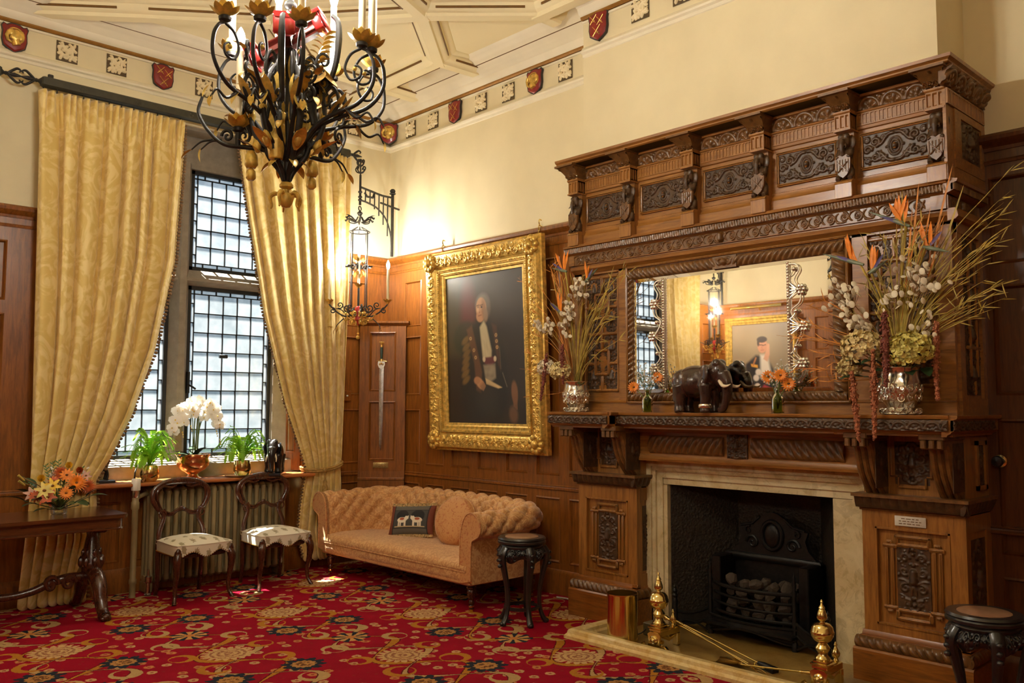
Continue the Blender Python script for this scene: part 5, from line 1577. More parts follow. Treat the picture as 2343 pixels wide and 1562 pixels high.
mb.grid(np.stack([np.stack([0*t+x, .2*np.cos(t), .21*np.sin(t)], 1) for x in (-.021, .021)], 0))
mb.build('cover', M['sofa_front'], cr_, angle=60)
mb = MB(); 
for x in (-.022, .022): mb.tube([(x, .2*cos(q), .21*sin(q)) for q in t[:-1]], .005, 6, closed=True)
mb.build('piping', M['sofa'], cr_)
# ================================================================== balloon back chairs
def chair(loc, rz, label):
    t = thing('balloon_chair', label, 'chair', loc, rz, group='balloon chairs by the radiator')
    # local: front toward -y, width x
    W = M['rosewood']
    # seat
    n = 28; u = np.linspace(-1, 1, n); U, V = np.meshgrid(u, u, indexing='ij')
    def outline(U, V):
        w = .242-.035*(V+1)/2
        X = U*w*(1-.06*np.abs(V)**6); Y = V*.235-.03*(1-U**2)*(V < 0)*np.abs(V)+.012*(1-U**2)*(V > 0)*V
        return X, Y
    X, Y = outline(U, V)
    dome = .045*(1-np.abs(U)**3.)*(1-np.abs(V)**3.)
    mb = MB(); mb.grid(np.stack([X, Y, .452+dome], -1))
    # skirt
    e = []
    for i in range(n): e.append((U[i, 0], -1))
    for j in range(1, n): e.append((1, u[j]))
    for i in range(n-2, -1, -1): e.append((u[i], 1))
    for j in range(n-2, 0, -1): e.append((-1, u[j]))
    e = np.array(e); ex, ey = outline(e[:, 0], e[:, 1])
    low = .375-.022*np.cos(pi*e[:, 0]*2.)*(e[:, 1] < -.99)-.01*(e[:, 1] > -.99)
    mb.grid(np.stack([np.stack([ex, ey, .452+0*ex], 1), np.stack([ex*1.01, ey*1.01, .42+0*ex], 1), np.stack([ex, ey, low], 1)], 0), cv=True)
    mb.build('seat', M['seat'], t, angle=60)
    mb = MB(); mb.tube(np.stack([ex*1.004, ey*1.004, .452+0*ex], 1), .004, 6, closed=True)
    mb.build('piping', M['seat'], t)
    mb = MB()
    for k in range(0, len(ex)): mb.ball((ex[k]*1.01, ey[k]*1.01-.002, low[k]+.005), .0055, 6, 4)
    mb.build('nail_trim', M['brass'], t)
    mb = MB(); mb.bbox(-.2, .2, -.20, .20, .345, .385, .01); mb.build('seat_frame', W, t)
    # cabriole front legs
    for s in (-1, 1):
        mb = MB(); mb.tube(cr([(s*.208, -.215, .40), (s*.228, -.235, .34), (s*.226, -.225, .24), (s*.222, -.20, .14), (s*.225, -.205, .06), (s*.238, -.225, .02), (s*.245, -.24, .0)], 6), [.03, .034, .024, .018, .015, .017, .018], 10)
        mb.ball((s*.22, -.235, .40), .024, 10, 8, sc=(1, .7, 1.4)); mb.build('front_leg', W, t)
        mb = MB(); mb.tube(cr([(s*.19, .205, .42), (s*.19, .21, .3), (s*.185, .215, .15), (s*.185, .24, .0)], 6), [.022, .02, .018, .016], 8); mb.build('rear_leg', W, t)
    # back frame: legs rise to a pinched waist, open balloon hoop
    q = cr([(.19, .195, .43), (.185, .20, .52), (.155, .207, .60), (.15, .212, .655), (.20, .218, .71), (.235, .222, .78), (.225, .227, .85), (.16, .23, .90), (.08, .231, .918), (0, .232, .922)], 8)
    full = np.concatenate([q, q[::-1][1:]*A(-1, 1, 1)])
    mb = MB(); mb.tube(full, [.021, .02, .019, .02, .022, .024, .024, .024, .028, .034, .028, .024, .024, .024, .022, .02, .019, .02, .021], 10, flat=(1., .75), up=(0, 1, .1))
    for s in (-1, 1):
        mb.tube([(s*(.165-.03*cos(k*.6)), .215-.018, .655+.03*sin(k*.6)) for k in range(9)], [.010, .006], 6)
        mb.tube(cr([(s*.04, .226, .885), (s*.09, .223, .872), (s*.15, .218, .885), (s*.2, .214, .85), (s*.205, .21, .78), (s*.17, .206, .70)], 5), [.006, .011, .011, .009, .006], 6)
    mb.build('back_frame', W, t)
    mb = MB()
    q = cr([(.155, .212, .665), (.11, .211, .648), (.07, .212, .655), (.04, .214, .678), (0, .216, .69)], 6)
    full = np.concatenate([q, q[::-1][1:]*A(-1, 1, 1)])
    mb.tube(full, [.014, .015, .016, .019, .016, .015, .014], 8)
    for s in (-1, 1): mb.tube([(s*x, .200, z) for x, z in ((.02, .692), (.06, .672), (.1, .662), (.14, .678), (.15, .70))], [.008, .006], 6)
    mb.ball((0, .208, .70), .016, 8, 6, sc=(1.3, .7, 1)); mb.build('cross_splat', W, t)
    return t
ch1 = chair((3.06, 7.025, 0), radians(2), 'balloon-back chair with cream bee-patterned seat, the one nearer the table')
dup(ch1, (3.80, 7.04, 0), radians(-1), 'balloon-back chair with cream bee-patterned seat, the one nearer the sofa')
# ================================================================== marble topped stools
def stool(loc, rz, label):
    t = thing('carved_stool', label, 'stool', loc, rz, group='black marble-topped stools')
    mb = MB(); mb.lathe([(.10, .565), (.165, .565), (.175, .572), (.176, .585), (.17, .592), (.176, .60), (.168, .612), (.125, .612), (.122, .606), (.001, .606)], 40, mod=lambda a, z: 1+.015*np.cos(a*30)*((z > .56) & (z < .60)))
    mb.lathe([(.15, .535), (.155, .55), (.148, .565)], 40)
    mb.build('top', M['blackwood'], t)
    mb = MB(); mb.lathe([(.122, .603), (.122, .613), (.118, .615), (.001, .616)], 40); mb.build('marble_inset', M['marble_red'], t)
    mb = MB()      # pierced carved apron
    n = 420; a = np.linspace(0, 2*pi, n); V = np.linspace(0, 1, 40)
    Aa, Vv = np.meshgrid(a, V, indexing='ij')
    cs = []
    for k in range(10):
        c = (k+.5)*.2; cs += mirror([(spiral(c-.05, .075, .030, 1.4, 0, 1), .010, .006), (spiral(c-.045, .03, .022, 1.3, 1, -1), .009, .006), (bez((c, .005), (c-.05, .01), (c-.03, .06), (c-.09, .095)), .010, .006), dot(c-.085, .05, .012)], c)
        cs.append(dot(c, .07, .014))
    H = ch(Aa/(2*pi)*2., Vv*.1, cs, 1.3)
    low = .435+.035*np.abs(np.cos(Aa*2.5))**2
    R_ = .145+.022*np.sin(pi*Vv)+.9*H
    Z = low+(.537-low)*Vv
    mb.grid(np.stack([R_*np.cos(Aa), R_*np.sin(Aa), Z], -1))
    mb.build('carved_apron', M['blackwood'], t, angle=60)
    for k in range(5):
        an = k*2*pi/5+.35; c, s_ = cos(an), sin(an)
        mb = MB()
        pr = cr([(.150, .54), (.175, .50), (.178, .45), (.155, .36), (.132, .24), (.128, .14), (.145, .06), (.172, .012), (.185, .004)], 6)
        mb.tube([(r*c, r*s_, z) for r, z in pr], [.034, .036, .03, .024, .02, .018, .02, .024, .014], 10, flat=(1., .8))
        for z in (.50, .46, .42): mb.ball((.20*c, .20*s_, z), .018, 8, 6, sc=(1, 1, .8))
        mb.ball((.18*c, .18*s_, .016), .02, 8, 6, sc=(1, 1, .75))
        mb.build('leg', M['blackwood'], t)
    mb = MB(); mb.lathe([(.118, .10), (.13, .105), (.13, .12), (.118, .125)], 30, cap=False); mb.build('stretcher_ring', M['blackwood'], t)
    return t
s1 = stool((4.45, 4.585, 0), .2, 'black carved stool with marble top standing against the near arm of the sofa')
dup(s1, (4.50, 1.50, 0), .9, 'black carved stool with marble top before the pilaster with the pale plaque', scale=.965)
# ================================================================== console table
TO = (1.62, 6.98, 0)
TB = thing('side_table', 'polished mahogany table with carved trestle end beside the curtain', 'table', TO)
mb = MB()
# rounded end top
def rtop(x0, x1, y0, y1, z0, z1, r, e=0.):
    pts = []
    for (cx, cy, a0) in ((x1-r, y0+r, -pi/2), (x1-r, y1-r, 0), (x0+r, y1-r, pi/2), (x0+r, y0+r, pi)):
        for k in range(7): pts.append((cx+(r-e)*cos(a0+k*pi/12), cy+(r-e)*sin(a0+k*pi/12)))
    return pts
for e, z0, z1 in ((.0, .728, .745), (.006, .745, .752), (.008, .722, .728)):
    mb.prism(rtop(.75, 2.43, 6.66, 7.32, z0, z1, .07, e), F((0, 0, 0), (1, 0, 0), (0, 1, 0), (0, 0, 1)), z0, z1)
mb.build('table_top', M['tablewood'], TB, off=TO, angle=30)
mb = MB(); mb.prism(rtop(.78, 2.40, 6.69, 7.29, 0, 0, .06), F((0, 0, 0), (1, 0, 0), (0, 1, 0), (0, 0, 1)), .645, .723)
mb.tube([(x, y, .648) for x, y in rtop(.78, 2.40, 6.69, 7.29, 0, 0, .06)], .008, 6, closed=True)
mb.build('apron', M['tablewood'], TB, off=TO, angle=30)
for x in (2.27, .95):
    mb = MB()
    mb.bbox(x-.05, x+.05, 6.80, 7.18, .61, .65, .01)
    mb.tube(cr([(x, 6.98, .64), (x, 6.98, .58), (x, 6.98, .50), (x, 6.98, .42), (x, 6.98, .36), (x, 6.98, .30), (x, 6.98, .22)], 4), [.05, .04, .055, .075, .085, .07, .06], 14)
    for k in range(8):
        an = k*pi/4
        mb.ball((x+.075*cos(an), 6.98+.075*sin(an), .385), .028, 8, 6, sc=(.8, .8, 1.5)); mb.ball((x+.06*cos(an), 6.98+.06*sin(an), .45), .02, 8, 6, sc=(.8, .8, 1.5))
    tr = mb.build('trestle', M['rosewood'], TB, off=TO)
    for s in (-1, 1):
        mb = MB()
        mb.tube(cr([(x, 6.98+s*.03, .30), (x, 6.98+s*.12, .285), (x, 6.98+s*.19, .22), (x, 6.98+s*.23, .13), (x, 6.98+s*.28, .06), (x, 6.98+s*.33, .03)], 6), [.06, .06, .055, .045, .04, .04], 12)
        for (yy, zz, r) in ((.17, .27, .04), (.21, .22, .035), (.14, .31, .035), (.31, .035, .042), (.345, .03, .03), (.08, .33, .03)): mb.ball((x, 6.98+s*yy, zz), r, 10, 7, sc=(1.1, 1, .85))
        for k in range(3): mb.ball((x+(k-1)*.022, 6.98+s*.35, .02), .018, 8, 6)
        mb.build('foot', M['rosewood'], TB, off=TO)
mb = MB()
q = cr([(2.25, 6.98, .27), (2.12, 6.98, .28), (2.0, 6.98, .26), (1.88, 6.98, .215), (1.74, 6.98, .195), (1.61, 6.98, .2), (1.48, 6.98, .215), (1.34, 6.98, .26), (1.22, 6.98, .28), (.97, 6.98, .27)], 6)
mb.tube(q, [.034, .036, .032, .030, .028, .028, .028, .030, .032, .036, .034], 10)
for sx in (1.61+.5, 1.61-.5, 1.61+.38, 1.61-.38): mb.tube([(sx+.05*a_, 6.96, .25+.06*b2) for a_, b2 in spiral(0, 0, 1, 1.5, 0, 1)], [.02, .012], 8)
mb.build('stretcher', M['rosewood'], TB, off=TO)
# ================================================================== radiator
RO = (3.46, 7.445, 0)
RD = thing('radiator', 'old beige column radiator under the window sill behind the chairs', 'radiator', RO)
nsec = 19; x0 = 2.83; dx = 1.27/nsec
sec_m = MB()
for yy in (-.07, 0, .07):
    sec_m.tube([(0, yy, .10), (0, yy, .16), (0, yy, .50), (0, yy, .78), (0, yy, .83)], [.024, .021, .021, .021, .024], 10)
sec_m.ball((0, 0, .835), .03, 12, 8, sc=(.95, 3.2, 1.1)); sec_m.ball((0, 0, .10), .03, 12, 8, sc=(.95, 3.2, 1.1))
first = None
for k in range(nsec):
    if first is None: first = o = sec_m.build('section', M['radiator'], RD)
    else: o = first.copy(); COL.objects.link(o); o.parent = RD
    o.location = (x0+(k+.5)*dx-RO[0], 0, 0)
mb = MB(); mb.tube([(x0, 7.445, .82), (x0+1.27, 7.445, .82)], .03, 10); mb.tube([(x0, 7.445, .11), (x0+1.27, 7.445, .11)], .03, 10)
mb.tube([(x0-.10, 7.33, .80), (x0+.02, 7.445, .82)], .018, 8)
mb.build('header_pipe', M['radiator'], RD, off=RO)
for x in (x0+.03, x0+1.24):
    mb = MB(); mb.bbox(x-.03, x+.03, 7.375, 7.515, 0, .09, .008); mb.build('foot', M['radiator'], RD, off=RO)
mb = MB(); mb.lathe([(.03, .0), (.018, .01), (.018, .09), (.028, .10), (.03, .14), (.012, .15), (.008, .20)], 12, (x0-.01, 7.30, .01)); mb.build('valve', M['chrome'], RD, off=RO)
PP = thing('riser_pipe', 'vertical beige heating pipe with a ribbed white cap beside the radiator', 'pipe', (2.70, 7.31, 0))
mb = MB(); mb.lathe([(.028, 0), (.024, .01), (.024, .10), (.030, .11), (.030, .14), (.024, .15), (.024, .70), (.032, .71), (.032, .76), (.026, .77), (.026, .80)], 14); mb.build('pipe', M['radiator'], PP)
mb = MB(); mb.lathe([(.026, .80), (.030, .81), (.032, .86)], 14); mb.build('valve_body', M['chrome'], PP)
mb = MB(); mb.lathe([(.030, .855), (.034, .86), (.034, .945), (.028, .952), (.001, .953)], 30, mod=lambda a, z: 1+.04*np.cos(a*15)); mb.build('thermostat_cap', M['white_plastic'], PP)
# ================================================================== wooden sill board
mb = MB()
mb.bbox(2.14, 4.36, 7.295, 7.62, .885, .915, .008); mb.bbox(2.18, 4.30, 7.60, 7.84, .885, .914, .004)
tag(mb.build('window_sill_board', M['sillwood'], loc=(3.25, 7.4, .885)), 'varnished oak sill shelf under the leaded window', 'window sill')
# ================================================================== curtains
def curtain(name, label, left, right, zt, zb, n, ph, hem, seed):
    """left/right: list of (z, x) edges; gathered folds across the width"""
    t = thing(name, label, 'curtain', (0, 0, 0))
    nu, nv = 360, 110
    z = np.linspace(zt, zb, nv)
    Lx = np.interp(-z, [-a_ for a_, _ in left], [b2 for _, b2 in left]); Rx = np.interp(-z, [-a_ for a_, _ in right], [b2 for _, b2 in right])
    R = np.random.RandomState(seed)
    s = np.linspace(0, 1, nu)
    k1 = R.uniform(.55, 1.6, n); cum = np.concatenate([[0], np.cumsum(k1)]); cum /= cum[-1]
    phase = np.interp(s, cum, np.arange(n+1))*2*pi+ph
    S, Zz = np.meshgrid(s, z, indexing='ij')
    wdt = (Rx-Lx)[None, :]
    top = np.clip((zt-Zz)/.35, 0, 1)
    amp = np.clip(.5*wdt/n, .02, .062)*(.3+.7*top)*(.85+.22*np.sin(S*23+seed)*np.sin(S*9))
    P_ = phase[:, None]+.5*np.sin(Zz*.9+seed)+.35*np.sin(S*9+Zz*1.7)
    f = 2*np.abs(np.sin(P_/2))**.75-1+.10*np.sin(P_*2+Zz*.7)
    # pinch pleats at the heading
    pinch = (1-top)*.03*np.sin(phase*3)[:, None]
    X = Lx[None, :]+S*wdt+.022*np.cos(P_)*top
    Y = 7.405-amp*f+pinch-.03*(1-top)*0
    Zf = Zz+hem*(0)*S
    Y = Y+.05*np.clip((Zz-.9)/1.2, 0, 1)*np.clip((2.6-Zz)/1.2, 0, 1)*np.sin(S*pi)*-1
    hem_w = .018*np.sin(P_*1.)
    Zf = Zf+np.clip((zb+.4-Zz)/.4, 0, 1)*hem_w
    mb = MB(); mb.grid(np.stack([X, Y, Zf], -1))
    o = mb.build('drape', M['curtain'], t, angle=180)
    sd = o.modifiers.new('Solidify', 'SOLIDIFY'); sd.thickness = .006
    return t, np.stack([X, Y, Zf], -1)
LZ = [(4.03, 1.885), (3.0, 1.897), (1.14, 1.93), (.84, 1.935), (.03, 1.88)]
RZ = [(4.03, 3.05), (2.78, 2.985), (2.02, 2.842), (1.47, 2.664), (1.115, 2.50), (.95, 2.40), (.77, 2.41), (.5, 2.43), (.2, 2.37), (.05, 2.36)]
cl, GL = curtain('curtain', 'wide gold damask curtain hanging behind the table with the bouquet', LZ, RZ, 4.03, .02, 8, .6, 0, 4)
LZ2 = [(4.05, 3.52), (3.27, 3.66), (2.39, 3.835), (1.58, 4.08), (1.1, 4.27), (.95, 4.325), (.85, 4.31), (.6, 4.27), (.35, 4.25), (.10, 4.32)]
RZ2 = [(4.05, 4.745), (2.81, 4.747), (1.05, 4.70), (.95, 4.69), (.8, 4.70), (.1, 4.70)]
crn, GR_ = curtain('curtain', 'gold damask curtain tied back with rope beside the corner lantern', LZ2, RZ2, 4.05, .10, 8, 2., 0, 9)
# third, in the mirror only
LZ3 = [(4.05, .75), (2.8, .80), (1.5, .95), (1.0, 1.12), (.05, 1.1)]
RZ3 = [(4.05, 1.60), (1.0, 1.58), (.05, 1.62)]
c3, _ = curtain('curtain', 'gold damask curtain of the far window, visible only in the mirror, before the wainscot', LZ3, RZ3, 4.05, .05, 8, 1., 0, 12)
LZ4 = [(4.05, -1.05), (1.0, -1.02), (.05, -1.06)]
RZ4 = [(4.05, -.1), (2.8, -.2), (1.5, -.42), (1.0, -.62), (.05, -.55)]
c4, _ = curtain('curtain', 'gold damask curtain behind the mirrored lantern, visible only in the mirror', LZ4, RZ4, 4.05, .05, 8, 1., 0, 15)
def fringe(parent, G, side):
    mb = MB(); R = np.random.RandomState(2)
    e = G[side]
    zz = e[:, 2]
    for z in np.arange(zz.min()+.02, zz.max(), .03):
        i = int(np.argmin(np.abs(zz-z)))
        sx = 1 if side == -1 else -1
        mb.ball((e[i, 0]+sx*.012, e[i, 1]-.005, z), .016, 7, 5, sc=(1.1, .8, .8+R.uniform(-.2, .3)))
    mb.build('fringe', M['fringe'], parent)
fringe(crn, GR_, 0); fringe(cl, GL, -1)
# tiebacks
def tieback(loc, label, x0, x1, z0, z1, knot):
    t = thing('tieback', label, 'tieback', loc)
    mb = MB()
    q = cr([(x1, 7.52, z1), (x1-.02, 7.36, z1-.02), ((x0+x1)/2+.05, 7.335, (z0+z1)/2-.03), (x0+.05, 7.33, z0-.01), (x0-.015, 7.40, z0), (x0-.0, 7.5, z0+.01)], 8)
    mb.tube(q, .013, 8)
    q2 = q.copy(); q2[:, 2] -= .018; q2[:, 1] -= .002; mb.tube(q2, .011, 8)
    mb.build('rope', M['rope'], t, off=loc)
    mb = MB(); kx, kz = knot
    mb.ball((kx, 7.315, kz), .022, 10, 7)
    mb.tube([(kx, 7.315, kz), (kx, 7.31, kz-.10)], .009, 8)
    mb.lathe([(.012, 0), (.022, -.02), (.018, -.04), (.026, -.06), (.034, -.17), (.001, -.172)], 16, (kx, 7.31, kz-.09)); mb.build('tassel', M['rope'], t, off=loc)
tieback((4.5, 7.4, .95), 'gold rope tieback with tassel around the curtain beside the sofa', 4.31, 4.71, .955, 1.02, (4.47, .935))
# curtain rods: dark iron poles with fleur-de-lis finials
def rod(x0, x1, label):
    t = thing('curtain_pole', label, 'curtain pole', ((x0+x1)/2, 7.42, 4.11))
    o = ((x0+x1)/2, 7.42, 4.11)
    mb = MB(); mb.bbox(x0, x1, 7.40, 7.475, 4.07, 4.145, .01)
    k = 0
    x = x0+.3
    while x < x1:
        for q in range(6): mb.ball((x+.018*cos(q*pi/3), 7.40, 4.108+.018*sin(q*pi/3)), .008, 6, 4, sc=(1, .4, 1))
        x += .45
    mb.build('pole', plain('dark grey green iron', L(62, 60, 48), .5, .3), t, off=o)
    for s, x in ((-1, x0), (1, x1)):
        mb = MB()
        mb.lathe([(.03, 0), (.02, .01), (.012, .02), (.016, .035), (.008, .05)], 12, fr=F((x, 7.437, 4.107), (0, 1, 0), (0, 0, 1), (s, 0, 0)))
        for a_ in (-1, 0, 1):
            if a_ == 0: mb.tube([(x+s*.04, 7.437, 4.107), (x+s*.09, 7.437, 4.107), (x+s*.15, 7.437, 4.107)], [.008, .018, .004], 8)
            else: mb.tube(cr([(x+s*.04, 7.437, 4.107), (x+s*.075, 7.437, 4.107+a_*.03), (x+s*.11, 7.437, 4.107+a_*.055), (x+s*.135, 7.437, 4.107+a_*.045), (x+s*.125, 7.437, 4.107+a_*.03)], 5), [.008, .011, .010, .007, .005], 8)
        mb.build('finial', M['iron'], t, off=o)
    for x in (x0+.10, x1-.12):
        mb = MB(); mb.bbox(x-.018, x+.018, 7.44, 7.56, 4.12, 4.15, .004); mb.bbox(x-.02, x+.02, 7.545, 7.568, 4.12, 4.22, .004); mb.build('bracket', M['iron'], t, off=o)
    hd = None
    for i in range(12):
        for (a_, b2) in ((x0+.02, x0+1.12), (x1-1.18, x1-.02)):
            x = lerp(a_, b2, i/11)
            if hd is None: mb = MB(); mb.tube([(0, 0, 0), (0, 0, -.04)], .005, 6); h_ = mb.build('hook', M['iron'], t); hd = h_.data
            else: h_ = bpy.data.objects.new('hook', hd); COL.objects.link(h_); h_.parent = t
            h_.location = (x-o[0], 7.437-o[1], 4.07-o[2])
rod(1.90, 4.76, 'long dark iron curtain pole above the leaded window')
rod(-1.12, 1.62, 'curtain pole over the far window, only its fleur-de-lis finial showing')
# ================================================================== frieze plaques
def shield_outline(s=1.):
    half = [(0, .118), (.035, .112), (.06, .098), (.085, .108), (.098, .085), (.088, .045), (.092, -.02), (.080, -.075), (.045, -.098), (.0, -.122)]
    return [(a*s, b*s) for a, b in half]+[(-a*s, b*s) for a, b in half[::-1][1:-1]]
def frieze_shield(kind, fr, label, grp):
    o = fr.p(0, 0, 0)
    t = thing('heraldic_shield', label, 'shield', o, group=grp)
    f = F((0, 0, 0), fr.u, fr.v, fr.n)
    mb = MB(); mb.prism(shield_outline(1.), f, 0, .022); mb.build('backing', M['shield_edge'], t, angle=30)
    mb = MB()
    ou = np.array(shield_outline(.93)); n = len(ou)
    rings = [np.array([f.p(a*k, b*k, .022+d) for a, b in ou]) for k, d in ((1, 0), (.9, .010), (.6, .018), (.2, .022))]
    for i in range(3): mb.grid(np.stack([rings[i], rings[i+1]], 0), cv=True)
    mb.add(rings[3], [tuple(range(n))])
    mb.build('field', M['red_shield'], t, angle=50)
    mb = MB()
    if kind == 'elephant':
        # gilded animal head in relief
        mb.ball(f.p(.005, .012, .040), .055, 16, 10, M=np.stack([f.u*1.0, f.v*.92, f.n*.35], 1))
        mb.ball(f.p(.038, .014, .046), .034, 12, 8, M=np.stack([f.u*.8, f.v*1.3, f.n*.35], 1))
        mb.ball(f.p(-.03, .03, .046), .03, 12, 8, M=np.stack([f.u, f.v, f.n*.5], 1))
        mb.tube([f.p(a, b, .05) for a, b in ((-.045, .03), (-.062, 0), (-.055, -.035), (-.03, -.05), (-.02, -.035))], [.02, .015, .012, .01, .006], 8)
        mb.tube([f.p(a, b, .055) for a, b in ((-.035, .0), (-.04, -.02), (-.055, -.02))], [.006, .003], 6)
        mb.tube([f.p(.0, -.03, .04), f.p(.012, -.065, .04)], [.035, .03], 10)
        mb.tube([f.p(.06*cos(a_), .01+.062*sin(a_), .036) for a_ in np.linspace(-.9, 2.6, 16)], .008, 6)
        mb.build('gilded_head', M['gilt'], t, angle=60)
    else:
        for (cx, cy, s) in ((-.032, .045, .033), (.036, .025, .033), (-.0, -.05, .038)):
            for sg in (-1, 1):
                p0 = f.p(cx-s*sg, cy+s*1.1, .042); p1 = f.p(cx+s*sg*.85, cy-s*.9, .042)
                mb.tube([p0, p1], [.0022, .003], 5)
                d = (p1-p0)/np.linalg.norm(p1-p0); q = p0+d*(np.linalg.norm(p1-p0)*.72); nn = np.cross(d, f.n)
                mb.tube([q-nn*.009, q+nn*.009], .0022, 5)
        mb.build('crossed_swords', M['gilt'], t)
    return t
PLQ = {}
def leaf_plaque(fr, label, flip):
    o = fr.p(0, 0, 0)
    if flip not in PLQ:
        mb = MB(); w = .165
        cs = []
        R = np.random.RandomState(21+flip)
        cs.append((bez((.015, .015) if flip else (.15, .02), (.06, .05), (.09, .09), (.15, .15) if flip else (.02, .145)), .007, .005))
        for (cx, cy) in ((.045, .12), (.12, .05), (.05, .05), (.12, .12), (.083, .085)):
            for k in range(5):
                a_ = k*2*pi/5+R.uniform(0, 1); cs.append((bez((cx, cy), (cx+.012*cos(a_), cy+.012*sin(a_)), (cx+.025*cos(a_), cy+.025*sin(a_)), (cx+.036*cos(a_+.2), cy+.036*sin(a_+.2)), 5), .0135, .011))
        edge = lambda U, V: (np.minimum(np.minimum(U, w-U), np.minimum(V, w-V)) > .006+.005*np.sin(U*150)*np.sin(V*150+1))
        def hf(U, V): return np.where(edge(U, V), ch(U, V, cs, 1.5)+.0, -.004)
        mb.relief(F((0, 0, 0), (1, 0, 0), (0, 1, 0), (0, 0, 1)), w, w, 52, 52, hf, skirt=.006)
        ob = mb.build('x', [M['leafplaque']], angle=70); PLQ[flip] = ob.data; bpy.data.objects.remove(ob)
    ob = bpy.data.objects.new('leaf_plaque', PLQ[flip]); COL.objects.link(ob)
    m = Matrix(((fr.u[0], fr.v[0], fr.n[0], 0), (fr.u[1], fr.v[1], fr.n[1], 0), (fr.u[2], fr.v[2], fr.n[2], 0), (0, 0, 0, 1)))
    q = fr.p(-.0825, -.0825, .006)
    m.translation = Vector(q); ob.matrix_world = m
    return tag(ob, label, 'plaque', 'leaf plaques on the frieze')
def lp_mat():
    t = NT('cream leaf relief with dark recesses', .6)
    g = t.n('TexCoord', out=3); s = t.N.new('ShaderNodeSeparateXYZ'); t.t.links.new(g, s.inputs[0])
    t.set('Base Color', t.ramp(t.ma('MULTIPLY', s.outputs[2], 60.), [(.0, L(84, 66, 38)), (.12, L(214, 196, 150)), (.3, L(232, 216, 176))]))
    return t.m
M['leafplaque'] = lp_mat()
ZFR = 4.442
fy = lambda x: FYb(x, YW-.004, ZFR)
names = {1.727: ('e', 'gold animal head shield above the fleur-de-lis finials'), 2.90: ('s', 'red shield with crossed swords above the wide curtain'), 4.07: ('s', 'red crossed sword shield above the tied-back curtain, behind the chandelier'), .55: ('e', 'gold head shield over the far window'), -.62: ('s', 'crossed sword shield over the far window')}
x = -1.4; k = 0
txt = ['leaf plaque over the wide curtain, next to the gold shield', 'leaf plaque over the wide curtain, next to the red shield', 'leaf plaque past the red shield, partly behind chandelier scrolls', 'leaf plaque above the window behind the chandelier', 'leaf plaque above the tied-back curtain behind a chandelier arm', 'last leaf plaque on the window wall before the corner shield']
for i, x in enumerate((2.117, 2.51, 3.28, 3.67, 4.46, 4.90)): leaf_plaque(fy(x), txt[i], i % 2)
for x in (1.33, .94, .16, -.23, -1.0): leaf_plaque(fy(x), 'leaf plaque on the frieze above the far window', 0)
for x, (kd, lb) in names.items(): frieze_shield('elephant' if kd == 'e' else 'swords', fy(x), lb, 'heraldic shields on the frieze')
cn = F((XW-.07, YW-.07, ZFR+.005), (.7071, -.7071, 0), (0, 0, 1), (-.7071, -.7071, 0))
frieze_shield('elephant', cn, 'gold animal head shield in the corner above the sconce', 'heraldic shields on the frieze')
fx = lambda y: FXr(XW-.004, y, ZFR)
txt = ['leaf plaque next to the corner shield, over the portrait wall', 'leaf plaque between corner shield and red shield, nearer the red', 'leaf plaque between red and gold shields over portrait, nearer the red', 'leaf plaque between red and gold shields over portrait, nearer the gold', 'leaf plaque tucked beside the chimney breast edge']
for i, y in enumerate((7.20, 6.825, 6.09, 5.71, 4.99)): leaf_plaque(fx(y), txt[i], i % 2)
frieze_shield('swords', fx(6.465), 'red crossed sword shield over the portrait, nearer the corner', 'heraldic shields on the frieze')
frieze_shield('elephant', fx(5.35), 'gold animal head shield over the portrait, nearer the fireplace', 'heraldic shields on the frieze')
fb_ = lambda y: FXr(XB-.004, y, ZFR+.03)
frieze_shield('swords', fb_(4.25), 'largest red crossed sword shield, on the chimney breast', 'heraldic shields on the frieze')
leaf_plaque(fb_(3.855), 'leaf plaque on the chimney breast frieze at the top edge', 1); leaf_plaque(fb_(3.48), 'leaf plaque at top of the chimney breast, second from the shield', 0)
# ================================================================== portrait 1
PO = (5.2, 5.86, 1.15)
tilt = radians(2.6)
PT = thing('portrait_painting', 'large dark oil portrait of a seated man in robes in an ornate gilt frame', 'painting', (5.285, 5.87, 1.155))
PT.rotation_euler = (0, -tilt, 0)
# local: u=-y (left to right), v=z, n=-x
f = F((0, 0, 0), (0, -1, 0), (0, 0, 1), (-1, 0, 0))
W2, H2 = .785, 1.86
cw0, cw1, cz0, cz1 = -.525, .525, .245, 1.605
def frame_band(mb, prof, a0, a1, b0, b1, mi=0):
    """mitred moulding around the opening; prof = [(outward offset, n)]"""
    c = [(a0, b0), (a1, b0), (a1, b1), (a0, b1)]; sg = [(-1, -1), (1, -1), (1, 1), (-1, 1)]
    rings = []
    for off, n in prof: rings.append([f.p(c[i][0]+sg[i][0]*off, c[i][1]+sg[i][1]*off, n) for i in range(4)])
    mb.grid(np.array(rings), cv=True, mi=mi)
mb = MB(); frame_band(mb, [(0, .02), (.0, .032), (.02, .036), (.03, .048), (.055, .052), (.06, .064), (.085, .07), (.09, .05), (.10, .055), (.13, .07), (.20, .085), (.225, .085), (.235, .07), (.245, .05), (.258, .045), (.258, 0)], cw0, cw1, cz0, cz1)
fr_ = mb.build('gilt_frame', M['gilt'], PT, angle=30)
